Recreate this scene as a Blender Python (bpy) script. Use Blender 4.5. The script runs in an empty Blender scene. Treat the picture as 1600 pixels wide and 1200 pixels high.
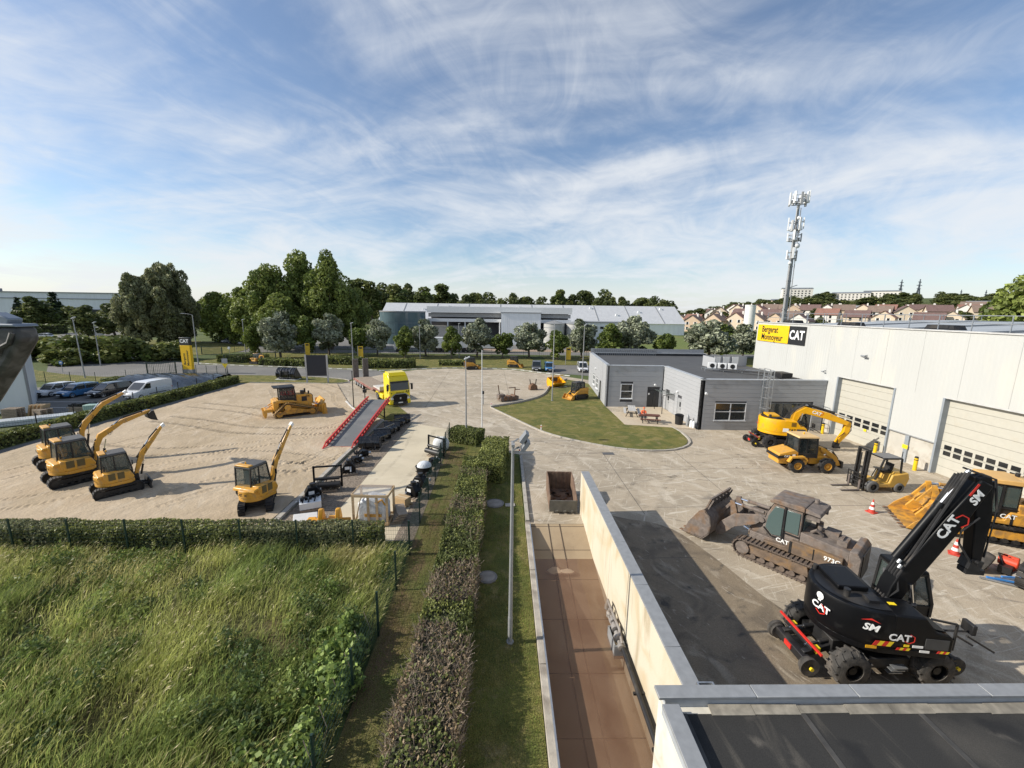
import bpy, bmesh, math, random
import numpy as np
from mathutils import Vector, Matrix, Euler
random.seed(7)
RNG = np.random.default_rng(7)
R = math.radians
SC = bpy.context.scene
COL = SC.collection
# ------------------------------------------------------------------ camera
H = 11.2
def camera():
    yaw, pitch, roll = R(1.2), math.atan(116 / 640.), R(0.8)
    F = Vector((math.sin(yaw) * math.cos(pitch), math.cos(yaw) * math.cos(pitch), -math.sin(pitch)))
    r = Vector((math.cos(yaw), -math.sin(yaw), 0)); u = r.cross(F)
    r2 = math.cos(roll) * r + math.sin(roll) * u; u2 = -math.sin(roll) * r + math.cos(roll) * u
    cd = bpy.data.cameras.new('camera'); cd.sensor_width = 36; cd.lens = 14.4
    cd.clip_start = .1; cd.clip_end = 9000
    co = bpy.data.objects.new('camera', cd); COL.objects.link(co)
    m = Matrix((r2, u2, -F)).transposed().to_4x4(); m.translation = (0, 0, H)
    co.matrix_world = m; SC.camera = co
camera()
# ------------------------------------------------------------------ sky and sun
SUN_EL, SUN_AZ = R(31), R(183)          # azimuth the light comes FROM, ccw from +x
def world():
    w = bpy.data.worlds.new('World'); SC.world = w; w.use_nodes = True
    nt = w.node_tree; N = nt.nodes; L = nt.links; N.clear()
    out = N.new('ShaderNodeOutputWorld'); bg = N.new('ShaderNodeBackground'); bg.inputs[1].default_value = .105
    sky = N.new('ShaderNodeTexSky'); sky.sky_type = 'NISHITA'; sky.sun_disc = False
    sky.sun_elevation = SUN_EL; sky.sun_rotation = R(90) - SUN_AZ
    sky.altitude = 100; sky.air_density = 1.0; sky.dust_density = .6; sky.ozone_density = 3.0
    tc = N.new('ShaderNodeTexCoord'); sep = N.new('ShaderNodeSeparateXYZ'); L.new(tc.outputs['Generated'], sep.inputs[0])
    def math_(op, a, b=None, clamp=False):
        n = N.new('ShaderNodeMath'); n.operation = op; n.use_clamp = clamp
        for i, v in enumerate((a, b)):
            if v is None: continue
            if isinstance(v, (int, float)): n.inputs[i].default_value = v
            else: L.new(v, n.inputs[i])
        return n.outputs[0]
    zz = math_('ADD', math_('MAXIMUM', sep.outputs[2], 0.0), .20)
    cb = N.new('ShaderNodeCombineXYZ')
    L.new(math_('DIVIDE', sep.outputs[0], zz), cb.inputs[0]); L.new(math_('DIVIDE', sep.outputs[1], zz), cb.inputs[1])
    def noise(scale, det, rough, dist, loc, rot, sc):
        mp = N.new('ShaderNodeMapping'); mp.vector_type = 'TEXTURE'; mp.inputs['Location'].default_value = loc
        mp.inputs['Rotation'].default_value = (0, 0, rot); mp.inputs['Scale'].default_value = sc
        L.new(cb.outputs[0], mp.inputs[0])
        n = N.new('ShaderNodeTexNoise'); n.inputs['Scale'].default_value = scale; n.inputs['Detail'].default_value = det
        n.inputs['Roughness'].default_value = rough; n.inputs['Distortion'].default_value = dist
        L.new(mp.outputs[0], n.inputs['Vector']); return n.outputs[0]
    def ramp(v, a, b):
        m = N.new('ShaderNodeMapRange'); m.interpolation_type = 'SMOOTHSTEP'
        m.inputs[1].default_value = a; m.inputs[2].default_value = b; L.new(v, m.inputs[0]); return m.outputs[0]
    # feathery high cloud: broad masses, fibres drawn out one way, fine wisps
    big = noise(.62, 4, .5, 1.1, (2.3, 5.2, 0), R(160), (1.5, 1, 1))
    fib = noise(1.05, 8, .56, 2.0, (3.1, .4, 0), R(150), (1.5, .95, 1))
    fine = noise(3.2, 6, .62, 2.2, (8.1, 2.2, 0), R(60), (1.4, .9, 1))
    low = ramp(sep.outputs[2], .50, .05)
    c = math_('ADD', math_('MULTIPLY', big, .55), math_('ADD', math_('MULTIPLY', fib, .40), math_('MULTIPLY', fine, .16)))
    c = math_('ADD', c, math_('MULTIPLY', low, .075))
    c = math_('ADD', math_('MULTIPLY', ramp(c, .475, .745), .83), .05)
    c = math_('MAXIMUM', c, math_('MULTIPLY', ramp(sep.outputs[2], .16, -.02), .72))
    mix = N.new('ShaderNodeMix'); mix.data_type = 'RGBA'
    L.new(c, mix.inputs[0]); L.new(sky.outputs[0], mix.inputs[6]); mix.inputs[7].default_value = (5.9, 6.1, 6.35, 1)
    L.new(mix.outputs[2], bg.inputs[0]); L.new(bg.outputs[0], out.inputs[0])
world()
def sun():
    s = bpy.data.lights.new('sun', 'SUN'); s.energy = 4.3; s.angle = R(.55); s.color = (1, .93, .82)
    o = bpy.data.objects.new('sun', s); COL.objects.link(o)
    d = -Vector((math.cos(SUN_AZ) * math.cos(SUN_EL), math.sin(SUN_AZ) * math.cos(SUN_EL), math.sin(SUN_EL)))
    o.rotation_euler = d.to_track_quat('-Z', 'Y').to_euler(); o.location = (-60, 0, 60)
sun()
SC.view_settings.view_transform = 'Standard'; SC.view_settings.look = 'None'
SC.view_settings.gamma = 1; SC.view_settings.use_curve_mapping = False
SC.view_settings.exposure = 0.45
SC.render.resolution_x = 1024; SC.render.resolution_y = 768

# ------------------------------------------------------------------ materials
MATS = {}
def mat(name, col, rough=.6, metal=0., var=.12, scale=3., bump=0., bscale=25., dirt=None, damt=0., dscale=1.5, coat=0., spec=.5, stretch=None, alpha=1., transl=0., island=0., rnd=True, ior=1.45):
    if name in MATS: return MATS[name]
    m = bpy.data.materials.new(name); m.use_nodes = True; nt = m.node_tree; N = nt.nodes; L = nt.links
    b = N['Principled BSDF']; b.inputs['Roughness'].default_value = rough; b.inputs['Metallic'].default_value = metal
    b.inputs['Coat Weight'].default_value = coat; b.inputs['Specular IOR Level'].default_value = spec
    tc = N.new('ShaderNodeTexCoord'); vec = tc.outputs['Object']
    if stretch:
        mp = N.new('ShaderNodeMapping'); mp.inputs['Scale'].default_value = stretch; L.new(vec, mp.inputs[0]); vec = mp.outputs[0]
    def noise(s, d=4, dist=0.):
        n = N.new('ShaderNodeTexNoise'); n.inputs['Scale'].default_value = s; n.inputs['Detail'].default_value = d
        n.inputs['Distortion'].default_value = dist; L.new(vec, n.inputs['Vector']); return n.outputs[0]
    def mixc(f, a, c, mode='MIX'):
        x = N.new('ShaderNodeMix'); x.data_type = 'RGBA'; x.blend_type = mode
        if isinstance(f, (int, float)): x.inputs[0].default_value = f
        else: L.new(f, x.inputs[0])
        for i, q in ((6, a), (7, c)):
            if isinstance(q, tuple): x.inputs[i].default_value = (*q[:3], 1)
            else: L.new(q, x.inputs[i])
        return x.outputs[2]
    def rng(v, a, c):
        x = N.new('ShaderNodeMapRange'); x.inputs[1].default_value = a; x.inputs[2].default_value = c; L.new(v, x.inputs[0]); return x.outputs[0]
    lo = tuple(max(0, c * (1 - var)) for c in col); hi = tuple(min(1, c * (1 + var)) for c in col)
    out = mixc(rng(noise(scale, 5), .3, .7), lo, hi)
    if island:
        gi = N.new('ShaderNodeNewGeometry')
        out = mixc(gi.outputs['Random Per Island'], mixc(1., out, (1 - island,) * 3, 'MULTIPLY'), mixc(1., out, (1 + island, 1 + island, 1 + island * .6), 'MULTIPLY'))
    if dirt:
        f = rng(noise(dscale, 6, .6), .62 - damt * .5, .95 - damt * .5)
        out = mixc(f, out, dirt)
        rr = N.new('ShaderNodeMapRange'); rr.inputs[3].default_value = rough; rr.inputs[4].default_value = .85
        L.new(f, rr.inputs[0]); L.new(rr.outputs[0], b.inputs['Roughness'])
    L.new(out, b.inputs['Base Color'])
    if bump:
        bn = N.new('ShaderNodeBump'); bn.inputs['Strength'].default_value = bump; bn.inputs['Distance'].default_value = .05
        L.new(noise(bscale, 6), bn.inputs['Height']); L.new(bn.outputs[0], b.inputs['Normal'])
    if transl:
        t = N.new('ShaderNodeBsdfTranslucent'); L.new(out, t.inputs[0]); ms = N.new('ShaderNodeMixShader'); ms.inputs[0].default_value = transl
        o = N['Material Output']; L.new(b.outputs[0], ms.inputs[1]); L.new(t.outputs[0], ms.inputs[2]); L.new(ms.outputs[0], o.inputs[0])
    MATS[name] = m; return m
def glass(name, col=(.02, .03, .035), rough=.04, alpha=.72):
    """tinted pane: partly see-through, mirror-like"""
    if name in MATS: return MATS[name]
    m = bpy.data.materials.new(name); m.use_nodes = True; nt = m.node_tree; N = nt.nodes
    b = N['Principled BSDF']; b.inputs['Base Color'].default_value = (*col, 1); b.inputs['Roughness'].default_value = rough
    b.inputs['Alpha'].default_value = alpha; b.inputs['Specular IOR Level'].default_value = .9
    MATS[name] = m; return m

YEL = (.64, .325, .04)
M_yel = mat('machine_yellow', YEL, .38, var=.05, dirt=(.30, .22, .12), damt=.22, dscale=2.8, coat=.1)
M_yel2 = mat('worn_yellow', (.60, .30, .04), .5, var=.1, dirt=(.16, .10, .05), damt=.42, dscale=2.6)
M_oran = mat('rail_yellow', (.80, .40, .005), .32, var=.04, dirt=(.25, .18, .1), damt=.08, coat=.25)
M_blk = mat('black_paint', (.004, .0042, .005), .42, var=.2, coat=.03, spec=.25, dirt=(.03, .03, .028), damt=.05, dscale=3)
M_gloss = mat('gloss_black', (.008, .0085, .01), .18, var=.2, coat=.5, dirt=(.10, .09, .08), damt=.12, dscale=4)
M_dark = mat('dark_steel', (.014, .014, .015), .5, var=.25, dirt=(.06, .052, .042), damt=.22)
M_rub = mat('rubber', (.017, .017, .018), .8, var=.3, scale=6, dirt=(.11, .095, .08), damt=.25, bump=.2)
M_dustrub = mat('dusty_rubber', (.045, .042, .038), .9, var=.3, scale=5, dirt=(.16, .14, .12), damt=.36, bump=.3)
M_steel = mat('galvanised', (.42, .44, .46), .42, .75, var=.12, scale=8)
M_chrome = mat('chrome_rod', (.75, .76, .78), .12, 1., var=.02)
M_gls = glass('cab_glass', (.03, .04, .042), .04, .55)
M_cgls = glass('car_glass', (.015, .02, .022), .05, .86)
M_glsc = glass('clear_cab_glass', (.10, .13, .12), .05, .42)
M_white = mat('white_paint', (.74, .75, .75), .4, var=.04)
M_wht2 = mat('white_print', (.82, .82, .80), .5, var=.02)
M_redp = mat('red_print', (.62, .03, .02), .5, var=.05)
M_blkp = mat('black_print', (.01, .01, .01), .6, var=.05)
M_yelp = mat('yellow_print', (.85, .62, .02), .5, var=.04)
M_grey = mat('grey_paint', (.22, .23, .245), .45, var=.06)
M_mud = mat('mud_caked', (.165, .138, .120), .9, var=.3, scale=5, dirt=(.24, .12, .04), damt=.22, dscale=1.6, bump=.5, bscale=22)
M_rust = mat('rusty_steel', (.16, .085, .045), .8, var=.35, scale=6, dirt=(.10, .085, .075), damt=.4, bump=.2)
M_wood = mat('raw_timber', (.46, .33, .19), .75, var=.2, scale=3, stretch=(1, 8, 8))
M_oldwood = mat('grey_timber', (.30, .24, .18), .85, var=.25, scale=3, stretch=(1, 8, 8))
M_film = mat('plastic_wrap', (.60, .63, .66), .18, var=.1, scale=5, bump=.5, bscale=9)
M_galvd = mat('dull_galvanised', (.31, .318, .322), .55, .3, var=.1, scale=5)

# ------------------------------------------------------------------ mesh builder
class MB:
    def __init__(s): s.v = []; s.f = []; s.m = []
    def add(s, vs, fs, mi=0):
        o = len(s.v); s.v += [tuple(p) for p in vs]; s.f += [tuple(i + o for i in q) for q in fs]; s.m += [mi] * len(fs); return s
    def box(s, c, d, rot=None, mi=0, top=1., topy=None):
        x, y, z = (k / 2 for k in d); ty = top if topy is None else topy
        P = [(-x, -y, -z), (x, -y, -z), (x, y, -z), (-x, y, -z), (-x * top, -y * ty, z), (x * top, -y * ty, z), (x * top, y * ty, z), (-x * top, y * ty, z)]
        if rot is not None:
            m = rot if isinstance(rot, Matrix) else Euler(rot).to_matrix(); P = [m @ Vector(p) for p in P]
        return s.add([(p[0] + c[0], p[1] + c[1], p[2] + c[2]) for p in P], [(3, 2, 1, 0), (4, 5, 6, 7), (0, 1, 5, 4), (1, 2, 6, 5), (2, 3, 7, 6), (3, 0, 4, 7)], mi)
    def rod(s, p0, p1, w, h=None, mi=0):
        """rectangular bar between two points"""
        p0, p1 = Vector(p0), Vector(p1); d = p1 - p0; h = h or w
        q = d.to_track_quat('X', 'Z').to_matrix()
        return s.box((p0 + p1) / 2, (d.length, w, h), q, mi)
    def prism(s, poly, y0, y1, axis='y', mi=0):
        """polygon of (a,b) extruded along axis: y -> (a,y,b); z -> (a,b,z); x -> (x,a,b)"""
        n = len(poly); mk = {'y': lambda a, b, t: (a, t, b), 'z': lambda a, b, t: (a, b, t), 'x': lambda a, b, t: (t, a, b)}[axis]
        vs = [mk(a, b, y0) for a, b in poly] + [mk(a, b, y1) for a, b in poly]
        fs = [tuple(range(n)), tuple(range(2 * n - 1, n - 1, -1))] + [(i, i + n, (i + 1) % n + n, (i + 1) % n) for i in range(n)]
        return s.add(vs, fs, mi)
    def cyl(s, p0, p1, r, r1=None, n=12, mi=0, caps=True):
        p0, p1 = Vector(p0), Vector(p1); r1 = r if r1 is None else r1
        q = (p1 - p0).to_track_quat('Z', 'Y').to_matrix(); vs = []
        for p, rr in ((p0, r), (p1, r1)):
            for i in range(n):
                a = 2 * math.pi * i / n; vs.append(p + q @ Vector((rr * math.cos(a), rr * math.sin(a), 0)))
        fs = [(i, (i + 1) % n, (i + 1) % n + n, i + n) for i in range(n)]
        if caps: fs += [tuple(range(n - 1, -1, -1)), tuple(range(n, 2 * n))]
        return s.add(vs, fs, mi)
    def tube(s, pts, r, n=6, mi=0):
        pts = [Vector(p) for p in pts]; vs = []; k = len(pts)
        for i, p in enumerate(pts):
            d = (pts[min(i + 1, k - 1)] - pts[max(i - 1, 0)]).normalized(); q = d.to_track_quat('Z', 'Y').to_matrix()
            for j in range(n):
                a = 2 * math.pi * j / n; vs.append(p + q @ Vector((r * math.cos(a), r * math.sin(a), 0)))
        fs = [(i * n + j, i * n + (j + 1) % n, (i + 1) * n + (j + 1) % n, (i + 1) * n + j) for i in range(k - 1) for j in range(n)]
        fs += [tuple(range(n - 1, -1, -1)), tuple(range((k - 1) * n, k * n))]
        return s.add(vs, fs, mi)
    def lathe(s, prof, c=(0, 0, 0), axis='y', n=20, mi=0, caps=True):
        """profile of (r,h) turned about axis"""
        vs = []; k = len(prof)
        for r_, h in prof:
            for j in range(n):
                a = 2 * math.pi * j / n; x, y = r_ * math.cos(a), r_ * math.sin(a)
                p = {'y': (x, h, y), 'z': (x, y, h), 'x': (h, x, y)}[axis]; vs.append((p[0] + c[0], p[1] + c[1], p[2] + c[2]))
        fs = [(i * n + j, i * n + (j + 1) % n, (i + 1) * n + (j + 1) % n, (i + 1) * n + j) for i in range(k - 1) for j in range(n)]
        if caps: fs += [tuple(range(n - 1, -1, -1)), tuple(range((k - 1) * n, k * n))]
        return s.add(vs, fs, mi)
    def loft(s, rings, mi=0, caps=True):
        n = len(rings[0]); vs = [p for r_ in rings for p in r_]; k = len(rings)
        fs = [(i * n + j, i * n + (j + 1) % n, (i + 1) * n + (j + 1) % n, (i + 1) * n + j) for i in range(k - 1) for j in range(n)]
        if caps: fs += [tuple(range(n - 1, -1, -1)), tuple(range((k - 1) * n, k * n))]
        return s.add(vs, fs, mi)
    def mesh(s, name, mats):
        me = bpy.data.meshes.new(name); me.from_pydata(s.v, [], s.f)
        for m in (mats if isinstance(mats, (list, tuple)) else [mats]): me.materials.append(m)
        if any(s.m): me.polygons.foreach_set('material_index', s.m)
        bm = bmesh.new(); bm.from_mesh(me); bmesh.ops.recalc_face_normals(bm, faces=bm.faces); bm.to_mesh(me); bm.free()
        me.shade_smooth(); me.set_sharp_from_angle(angle=R(38)); me.update(); return me
    def obj(s, name, mats, parent=None, bevel=0., loc=None, rot=None, kind=None):
        return link(name, s.mesh(name, mats), parent, bevel, loc, rot, kind)
def link(name, me, parent=None, bevel=0., loc=None, rot=None, kind=None):
    o = bpy.data.objects.new(name, me); COL.objects.link(o)
    if parent: o.parent = parent
    if loc: o.location = loc
    if rot: o.rotation_euler = rot
    if kind: o['kind'] = kind
    if bevel:
        md = o.modifiers.new('bevel', 'BEVEL'); md.width = bevel; md.segments = 2; md.limit_method = 'ANGLE'; md.angle_limit = R(40)
    return o
def tag(o, label, cat, group=None):
    o['label'] = label; o['category'] = cat
    if group: o['group'] = group
    return o
def thing(name, label, cat, loc=(0, 0, 0), rz=0., group=None):
    o = bpy.data.objects.new(name, None); COL.objects.link(o); o.empty_display_size = .3
    o.location = loc; o.rotation_euler = (0, 0, rz); return tag(o, label, cat, group)
def copy_tree(o, parent=None, loc=None, rz=None, label=None, scale=None):
    c = o.copy(); COL.objects.link(c); c.parent = parent
    if loc is not None: c.location = loc
    if rz is not None: c.rotation_euler = (0, 0, rz)
    if scale is not None: c.scale = scale if isinstance(scale, tuple) else (scale,) * 3
    if label: c['label'] = label
    for ch in list(o.children): copy_tree(ch, c)
    return c
def structure(name, me_or_mb, mats=None):
    o = me_or_mb.obj(name, mats) if isinstance(me_or_mb, MB) else link(name, me_or_mb)
    o['kind'] = 'structure'; return o
def text(s, size, m, parent, loc, rot, name='lettering', weight=.02, align='CENTER', depth=.006, shear=0., sx=1.):
    cu = bpy.data.curves.new('lettering', 'FONT'); cu.body = s; cu.size = size; cu.align_x = align; cu.align_y = 'CENTER'
    cu.extrude = depth / 2; cu.offset = weight * size; cu.shear = shear; cu.resolution_u = 3; cu.space_character = 1.0
    o = bpy.data.objects.new('tmp', cu); COL.objects.link(o)
    dg = bpy.context.evaluated_depsgraph_get(); me = bpy.data.meshes.new_from_object(o.evaluated_get(dg))
    bpy.data.objects.remove(o); bpy.data.curves.remove(cu)
    me.materials.clear(); me.materials.append(m)
    q = link(name, me, parent, loc=loc)
    if isinstance(rot, Matrix): q.rotation_euler = rot.to_euler()
    else: q.rotation_euler = rot
    q.scale = (sx, 1, 1); return q
def face_rot(right, up):
    """rotation whose x = right and y = up (for lettering on a face)"""
    r_ = Vector(right).normalized(); u = Vector(up).normalized(); n = r_.cross(u).normalized(); u = n.cross(r_)
    return Matrix((r_, u, n)).transposed()
# fast mesh from numpy quads (n,4,3)
def quad_mesh(name, Q, mats, midx=None, smooth=False):
    n = len(Q); me = bpy.data.meshes.new(name)
    me.vertices.add(n * 4); me.vertices.foreach_set('co', np.ascontiguousarray(Q, dtype=np.float32).ravel())
    me.loops.add(n * 4); me.loops.foreach_set('vertex_index', np.arange(n * 4, dtype=np.int32))
    me.polygons.add(n); me.polygons.foreach_set('loop_start', np.arange(0, n * 4, 4, dtype=np.int32))
    for m in (mats if isinstance(mats, (list, tuple)) else [mats]): me.materials.append(m)
    if midx is not None: me.polygons.foreach_set('material_index', np.asarray(midx, dtype=np.int32))
    me.update(); me.validate(); return me
def tri_mesh(name, T, mats, midx=None):
    n = len(T); me = bpy.data.meshes.new(name)
    me.vertices.add(n * 3); me.vertices.foreach_set('co', np.ascontiguousarray(T, dtype=np.float32).ravel())
    me.loops.add(n * 3); me.loops.foreach_set('vertex_index', np.arange(n * 3, dtype=np.int32))
    me.polygons.add(n); me.polygons.foreach_set('loop_start', np.arange(0, n * 3, 3, dtype=np.int32))
    for m in (mats if isinstance(mats, (list, tuple)) else [mats]): me.materials.append(m)
    if midx is not None: me.polygons.foreach_set('material_index', np.asarray(midx, dtype=np.int32))
    me.update(); me.validate(); return me
def grid_mesh(name, X, Y, Z, m, skip=None):
    """heightfield over grid lines X (nx), Y (ny); Z (ny,nx)"""
    nx, ny = len(X), len(Y); gx, gy = np.meshgrid(X, Y); V = np.stack([gx, gy, Z], -1).reshape(-1, 3)
    i = (np.arange(ny - 1)[:, None] * nx + np.arange(nx - 1)[None]); F = np.stack([i, i + 1, i + 1 + nx, i + nx], -1)
    if skip is not None: F = F[~skip]
    F = F.reshape(-1, 4); me = bpy.data.meshes.new(name)
    me.vertices.add(len(V)); me.vertices.foreach_set('co', V.astype(np.float32).ravel())
    me.loops.add(F.size); me.loops.foreach_set('vertex_index', F.astype(np.int32).ravel())
    me.polygons.add(len(F)); me.polygons.foreach_set('loop_start', np.arange(0, F.size, 4, dtype=np.int32))
    me.materials.append(m); me.update(); me.validate(); me.shade_smooth(); return me
def vnoise(x, y, seed=0):
    """value noise, vectorised"""
    xi, yi = np.floor(x).astype(np.int64), np.floor(y).astype(np.int64); fx, fy = x - xi, y - yi
    fx = fx * fx * (3 - 2 * fx); fy = fy * fy * (3 - 2 * fy)
    def h(a, b):
        n = (a * 374761393 + b * 668265263 + seed * 974711) & 0x7fffffff
        n = ((n ^ (n >> 13)) * 1274126177) & 0x7fffffff
        return ((n ^ (n >> 16)) & 0xffff) / 65535.
    return (h(xi, yi) * (1 - fx) + h(xi + 1, yi) * fx) * (1 - fy) + (h(xi, yi + 1) * (1 - fx) + h(xi + 1, yi + 1) * fx) * fy
def fbm(x, y, oct=4, seed=0):
    t = 0; a = .5
    for k in range(oct): t = t + a * vnoise(x * 2 ** k, y * 2 ** k, seed + k); a *= .5
    return t
# leaf cards: rhombus leaves scattered at points with outward bias
def leaf_quads(P, size, nrm=None, bias=.6, flat=1.5, rng=RNG):
    n = len(P); d = rng.normal(size=(n, 3)); d /= np.linalg.norm(d, axis=1)[:, None]
    if nrm is not None:
        d = d * (1 - bias) + nrm * bias; d /= np.linalg.norm(d, axis=1)[:, None] + 1e-9
    a = np.cross(d, rng.normal(size=(n, 3))); a /= np.linalg.norm(a, axis=1)[:, None] + 1e-9; b = np.cross(d, a)
    s = (size * (.6 + .8 * rng.random(n)))[:, None]; a = a * s * .5 * flat; b = b * s * .5
    return np.stack([P - a, P - b * .9 + a * .1, P + a, P + b * .9 + a * .1], 1)

# ================================================================== SETTING
def ground_mat(name, cols, scales, rough=.9, bump=.3, bscale=8., bdist=.05, fine=60., finev=.15, marks=None, world_=True):
    """layered noise ground: cols = [base, (col, noise scale, lo, hi, stretch, distortion), ...]"""
    m = bpy.data.materials.new(name); m.use_nodes = True; nt = m.node_tree; N = nt.nodes; L = nt.links
    b = N['Principled BSDF']; b.inputs['Roughness'].default_value = rough; b.inputs['Specular IOR Level'].default_value = .25
    tc = N.new('ShaderNodeTexCoord')
    def noise(s, st=(1, 1, 1), rot=0, dist=0., det=6, loc=(0, 0, 0)):
        mp = N.new('ShaderNodeMapping'); mp.vector_type = 'TEXTURE'; mp.inputs['Scale'].default_value = tuple(1 / k for k in st); mp.inputs['Rotation'].default_value = (0, 0, rot); mp.inputs['Location'].default_value = loc
        L.new(tc.outputs['Object'], mp.inputs[0])
        n = N.new('ShaderNodeTexNoise'); n.inputs['Scale'].default_value = s; n.inputs['Detail'].default_value = det; n.inputs['Distortion'].default_value = dist
        L.new(mp.outputs[0], n.inputs['Vector']); return n.outputs[0]
    def rng(v, a, c, o0=0., o1=1.):
        x = N.new('ShaderNodeMapRange'); x.interpolation_type = 'SMOOTHSTEP'; x.inputs[1].default_value = a; x.inputs[2].default_value = c
        x.inputs[3].default_value = o0; x.inputs[4].default_value = o1; L.new(v, x.inputs[0]); return x.outputs[0]
    cur = None
    for k, c in enumerate(cols):
        if k == 0:
            rgb = N.new('ShaderNodeRGB'); rgb.outputs[0].default_value = (*c, 1); cur = rgb.outputs[0]; continue
        col, s, lo, hi = c[:4]; st = c[4] if len(c) > 4 else (1, 1, 1); rot = c[5] if len(c) > 5 else 0; dist = c[6] if len(c) > 6 else .3
        x = N.new('ShaderNodeMix'); x.data_type = 'RGBA'; L.new(rng(noise(s, st, rot, dist, loc=(k * 13.7, k * 5.1, 0)), lo, hi), x.inputs[0])
        L.new(cur, x.inputs[6]); x.inputs[7].default_value = (*col, 1); cur = x.outputs[2]
    x = N.new('ShaderNodeMix'); x.data_type = 'RGBA'; x.blend_type = 'MULTIPLY'; x.inputs[0].default_value = 1; L.new(cur, x.inputs[6])
    cbn = N.new('ShaderNodeCombineColor'); v = rng(noise(fine, det=3), .25, .75, 1 - finev, 1 + finev)
    for i in range(3): L.new(v, cbn.inputs[i])
    L.new(cbn.outputs[0], x.inputs[7]); L.new(x.outputs[2], b.inputs['Base Color'])
    if bump:
        bn = N.new('ShaderNodeBump'); bn.inputs['Strength'].default_value = bump; bn.inputs['Distance'].default_value = bdist
        L.new(noise(bscale, det=8), bn.inputs['Height']); L.new(bn.outputs[0], b.inputs['Normal'])
    MATS[name] = m; return m
G_conc = ground_mat('yard_concrete', [(.415, .350, .262), ((.335, .285, .215), .13, .40, .62, (1, 1, 1), 0, 1.6), ((.485, .425, .335), .45, .50, .70, (1, .4, 1), .5, 2.6),
    ((.26, .222, .17), .8, .58, .74, (.3, 1.6, 1), -.35, 2.8), ((.53, .475, .385), 1.3, .57, .68, (.22, 2.4, 1), .25, 2.4), ((.52, .465, .375), 1.6, .59, .70, (.22, 2.6, 1), 1.2, 2.2), ((.23, .20, .16), .4, .66, .78, (1, 1, 1), 0, 1.8),
    ((.13, .118, .10), 2.2, .69, .75, (.5, 1.2, 1), .9, 1.6), ((.50, .46, .39), 5., .67, .74, (1, 1, 1), 0, 1.2)], None, .88, .3, 14, .02, 30, .16)
G_slab = ground_mat('pale_slab_concrete', [(.56, .49, .36), ((.47, .41, .30), .35, .4, .7), ((.61, .55, .43), 1.1, .55, .8, (.3, 1.4, 1), .2, 1.5), ((.40, .35, .27), .8, .68, .85)], None, .9, .15, 14, .02, 40, .08)
G_sand = ground_mat('compacted_sand', [(.455, .365, .255), ((.385, .305, .205), .22, .4, .66, (1, 1, 1), 0, 1.), ((.50, .415, .305), .8, .5, .75, (1, .4, 1), .4, 1.6), ((.31, .25, .18), 1.3, .66, .84, (.6, 1.4, 1), .2, 1.6)], None, .95, .55, 7, .06, 30, .12)
G_asph = ground_mat('asphalt', [(.165, .160, .150), ((.205, .197, .182), .15, .4, .7), ((.12, .118, .112), .6, .6, .8), ((.24, .228, .205), 2.5, .62, .8)], None, .92, .2, 60, .01, 120, .2)
G_lawn = ground_mat('mown_lawn', [(.155, .148, .040), ((.105, .118, .032), .45, .42, .62, (1, 1, 1), 0, 1.5), ((.225, .19, .068), .6, .48, .68, (1, 1, 1), 0, 1.5), ((.22, .185, .085), 1.9, .56, .75)], None, .95, .8, 22, .08, 35, .35)
G_land = ground_mat('open_land', [(.10, .125, .04), ((.075, .10, .03), .02, .4, .6), ((.15, .135, .06), .013, .55, .75), ((.06, .085, .028), .08, .5, .8)], None, .95, .5, 2, .2, 3, .25)
G_soil = ground_mat('meadow_soil', [(.075, .075, .026), ((.11, .085, .04), .5, .45, .75), ((.05, .062, .018), 1.3, .5, .8)], None, .97, .8, 9, .1, 25, .3)
G_gravel = ground_mat('gravel', [(.25, .205, .16), ((.18, .145, .11), 6., .45, .6), ((.36, .31, .25), 9., .58, .7)], None, .95, .9, 18, .06, 22, .4)
G_wet = ground_mat('stained_pit_floor', [(.34, .265, .175), ((.27, .205, .135), .5, .4, .7), ((.20, .15, .10), 1.2, .62, .85), ((.44, .37, .26), 1.0, .58, .8, (1, .4, 1))], None, .8, .2, 12, .02, 40, .1)
G_cream = ground_mat('cream_concrete', [(.56, .51, .405), ((.50, .41, .27), .45, .42, .68, (1, 1, 1), 0, 1.2), ((.40, .335, .235), 1.0, .54, .74, (1, 1.0, .18), 0, 1.2), ((.27, .235, .175), 1.6, .62, .78, (1, 1.6, .10), 0, .8)], None, .85, .15, 12, .02, 35, .07)
def smooth(pts, n=6, closed=False):
    out = []; k = len(pts); rngk = range(k) if closed else range(k - 1)
    for i in rngk:
        p0 = pts[(i - 1) % k] if closed or i > 0 else pts[i]; p1 = pts[i]; p2 = pts[(i + 1) % k]; p3 = pts[(i + 2) % k] if closed or i + 2 < k else p2
        for j in range(n):
            t = j / n; out.append(tuple(.5 * (2 * b + (c - a) * t + (2 * a - 5 * b + 4 * c - d) * t * t + (3 * b - a - 3 * c + d) * t ** 3) for a, b, c, d in zip(p0, p1, p2, p3)))
    if not closed: out.append(tuple(pts[-1]))
    return out
def sheet(name, poly, z, m, thick=0.):
    mb = MB()
    if thick: mb.prism(poly, z - thick, z, 'z')
    else: mb.add([(x, y, z) for x, y in poly], [tuple(range(len(poly)))])
    o = structure(name, mb, m)
    if o.data.polygons[0].normal.z < 0 and not thick: o.data.flip_normals()
    return o
STONE = None
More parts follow.
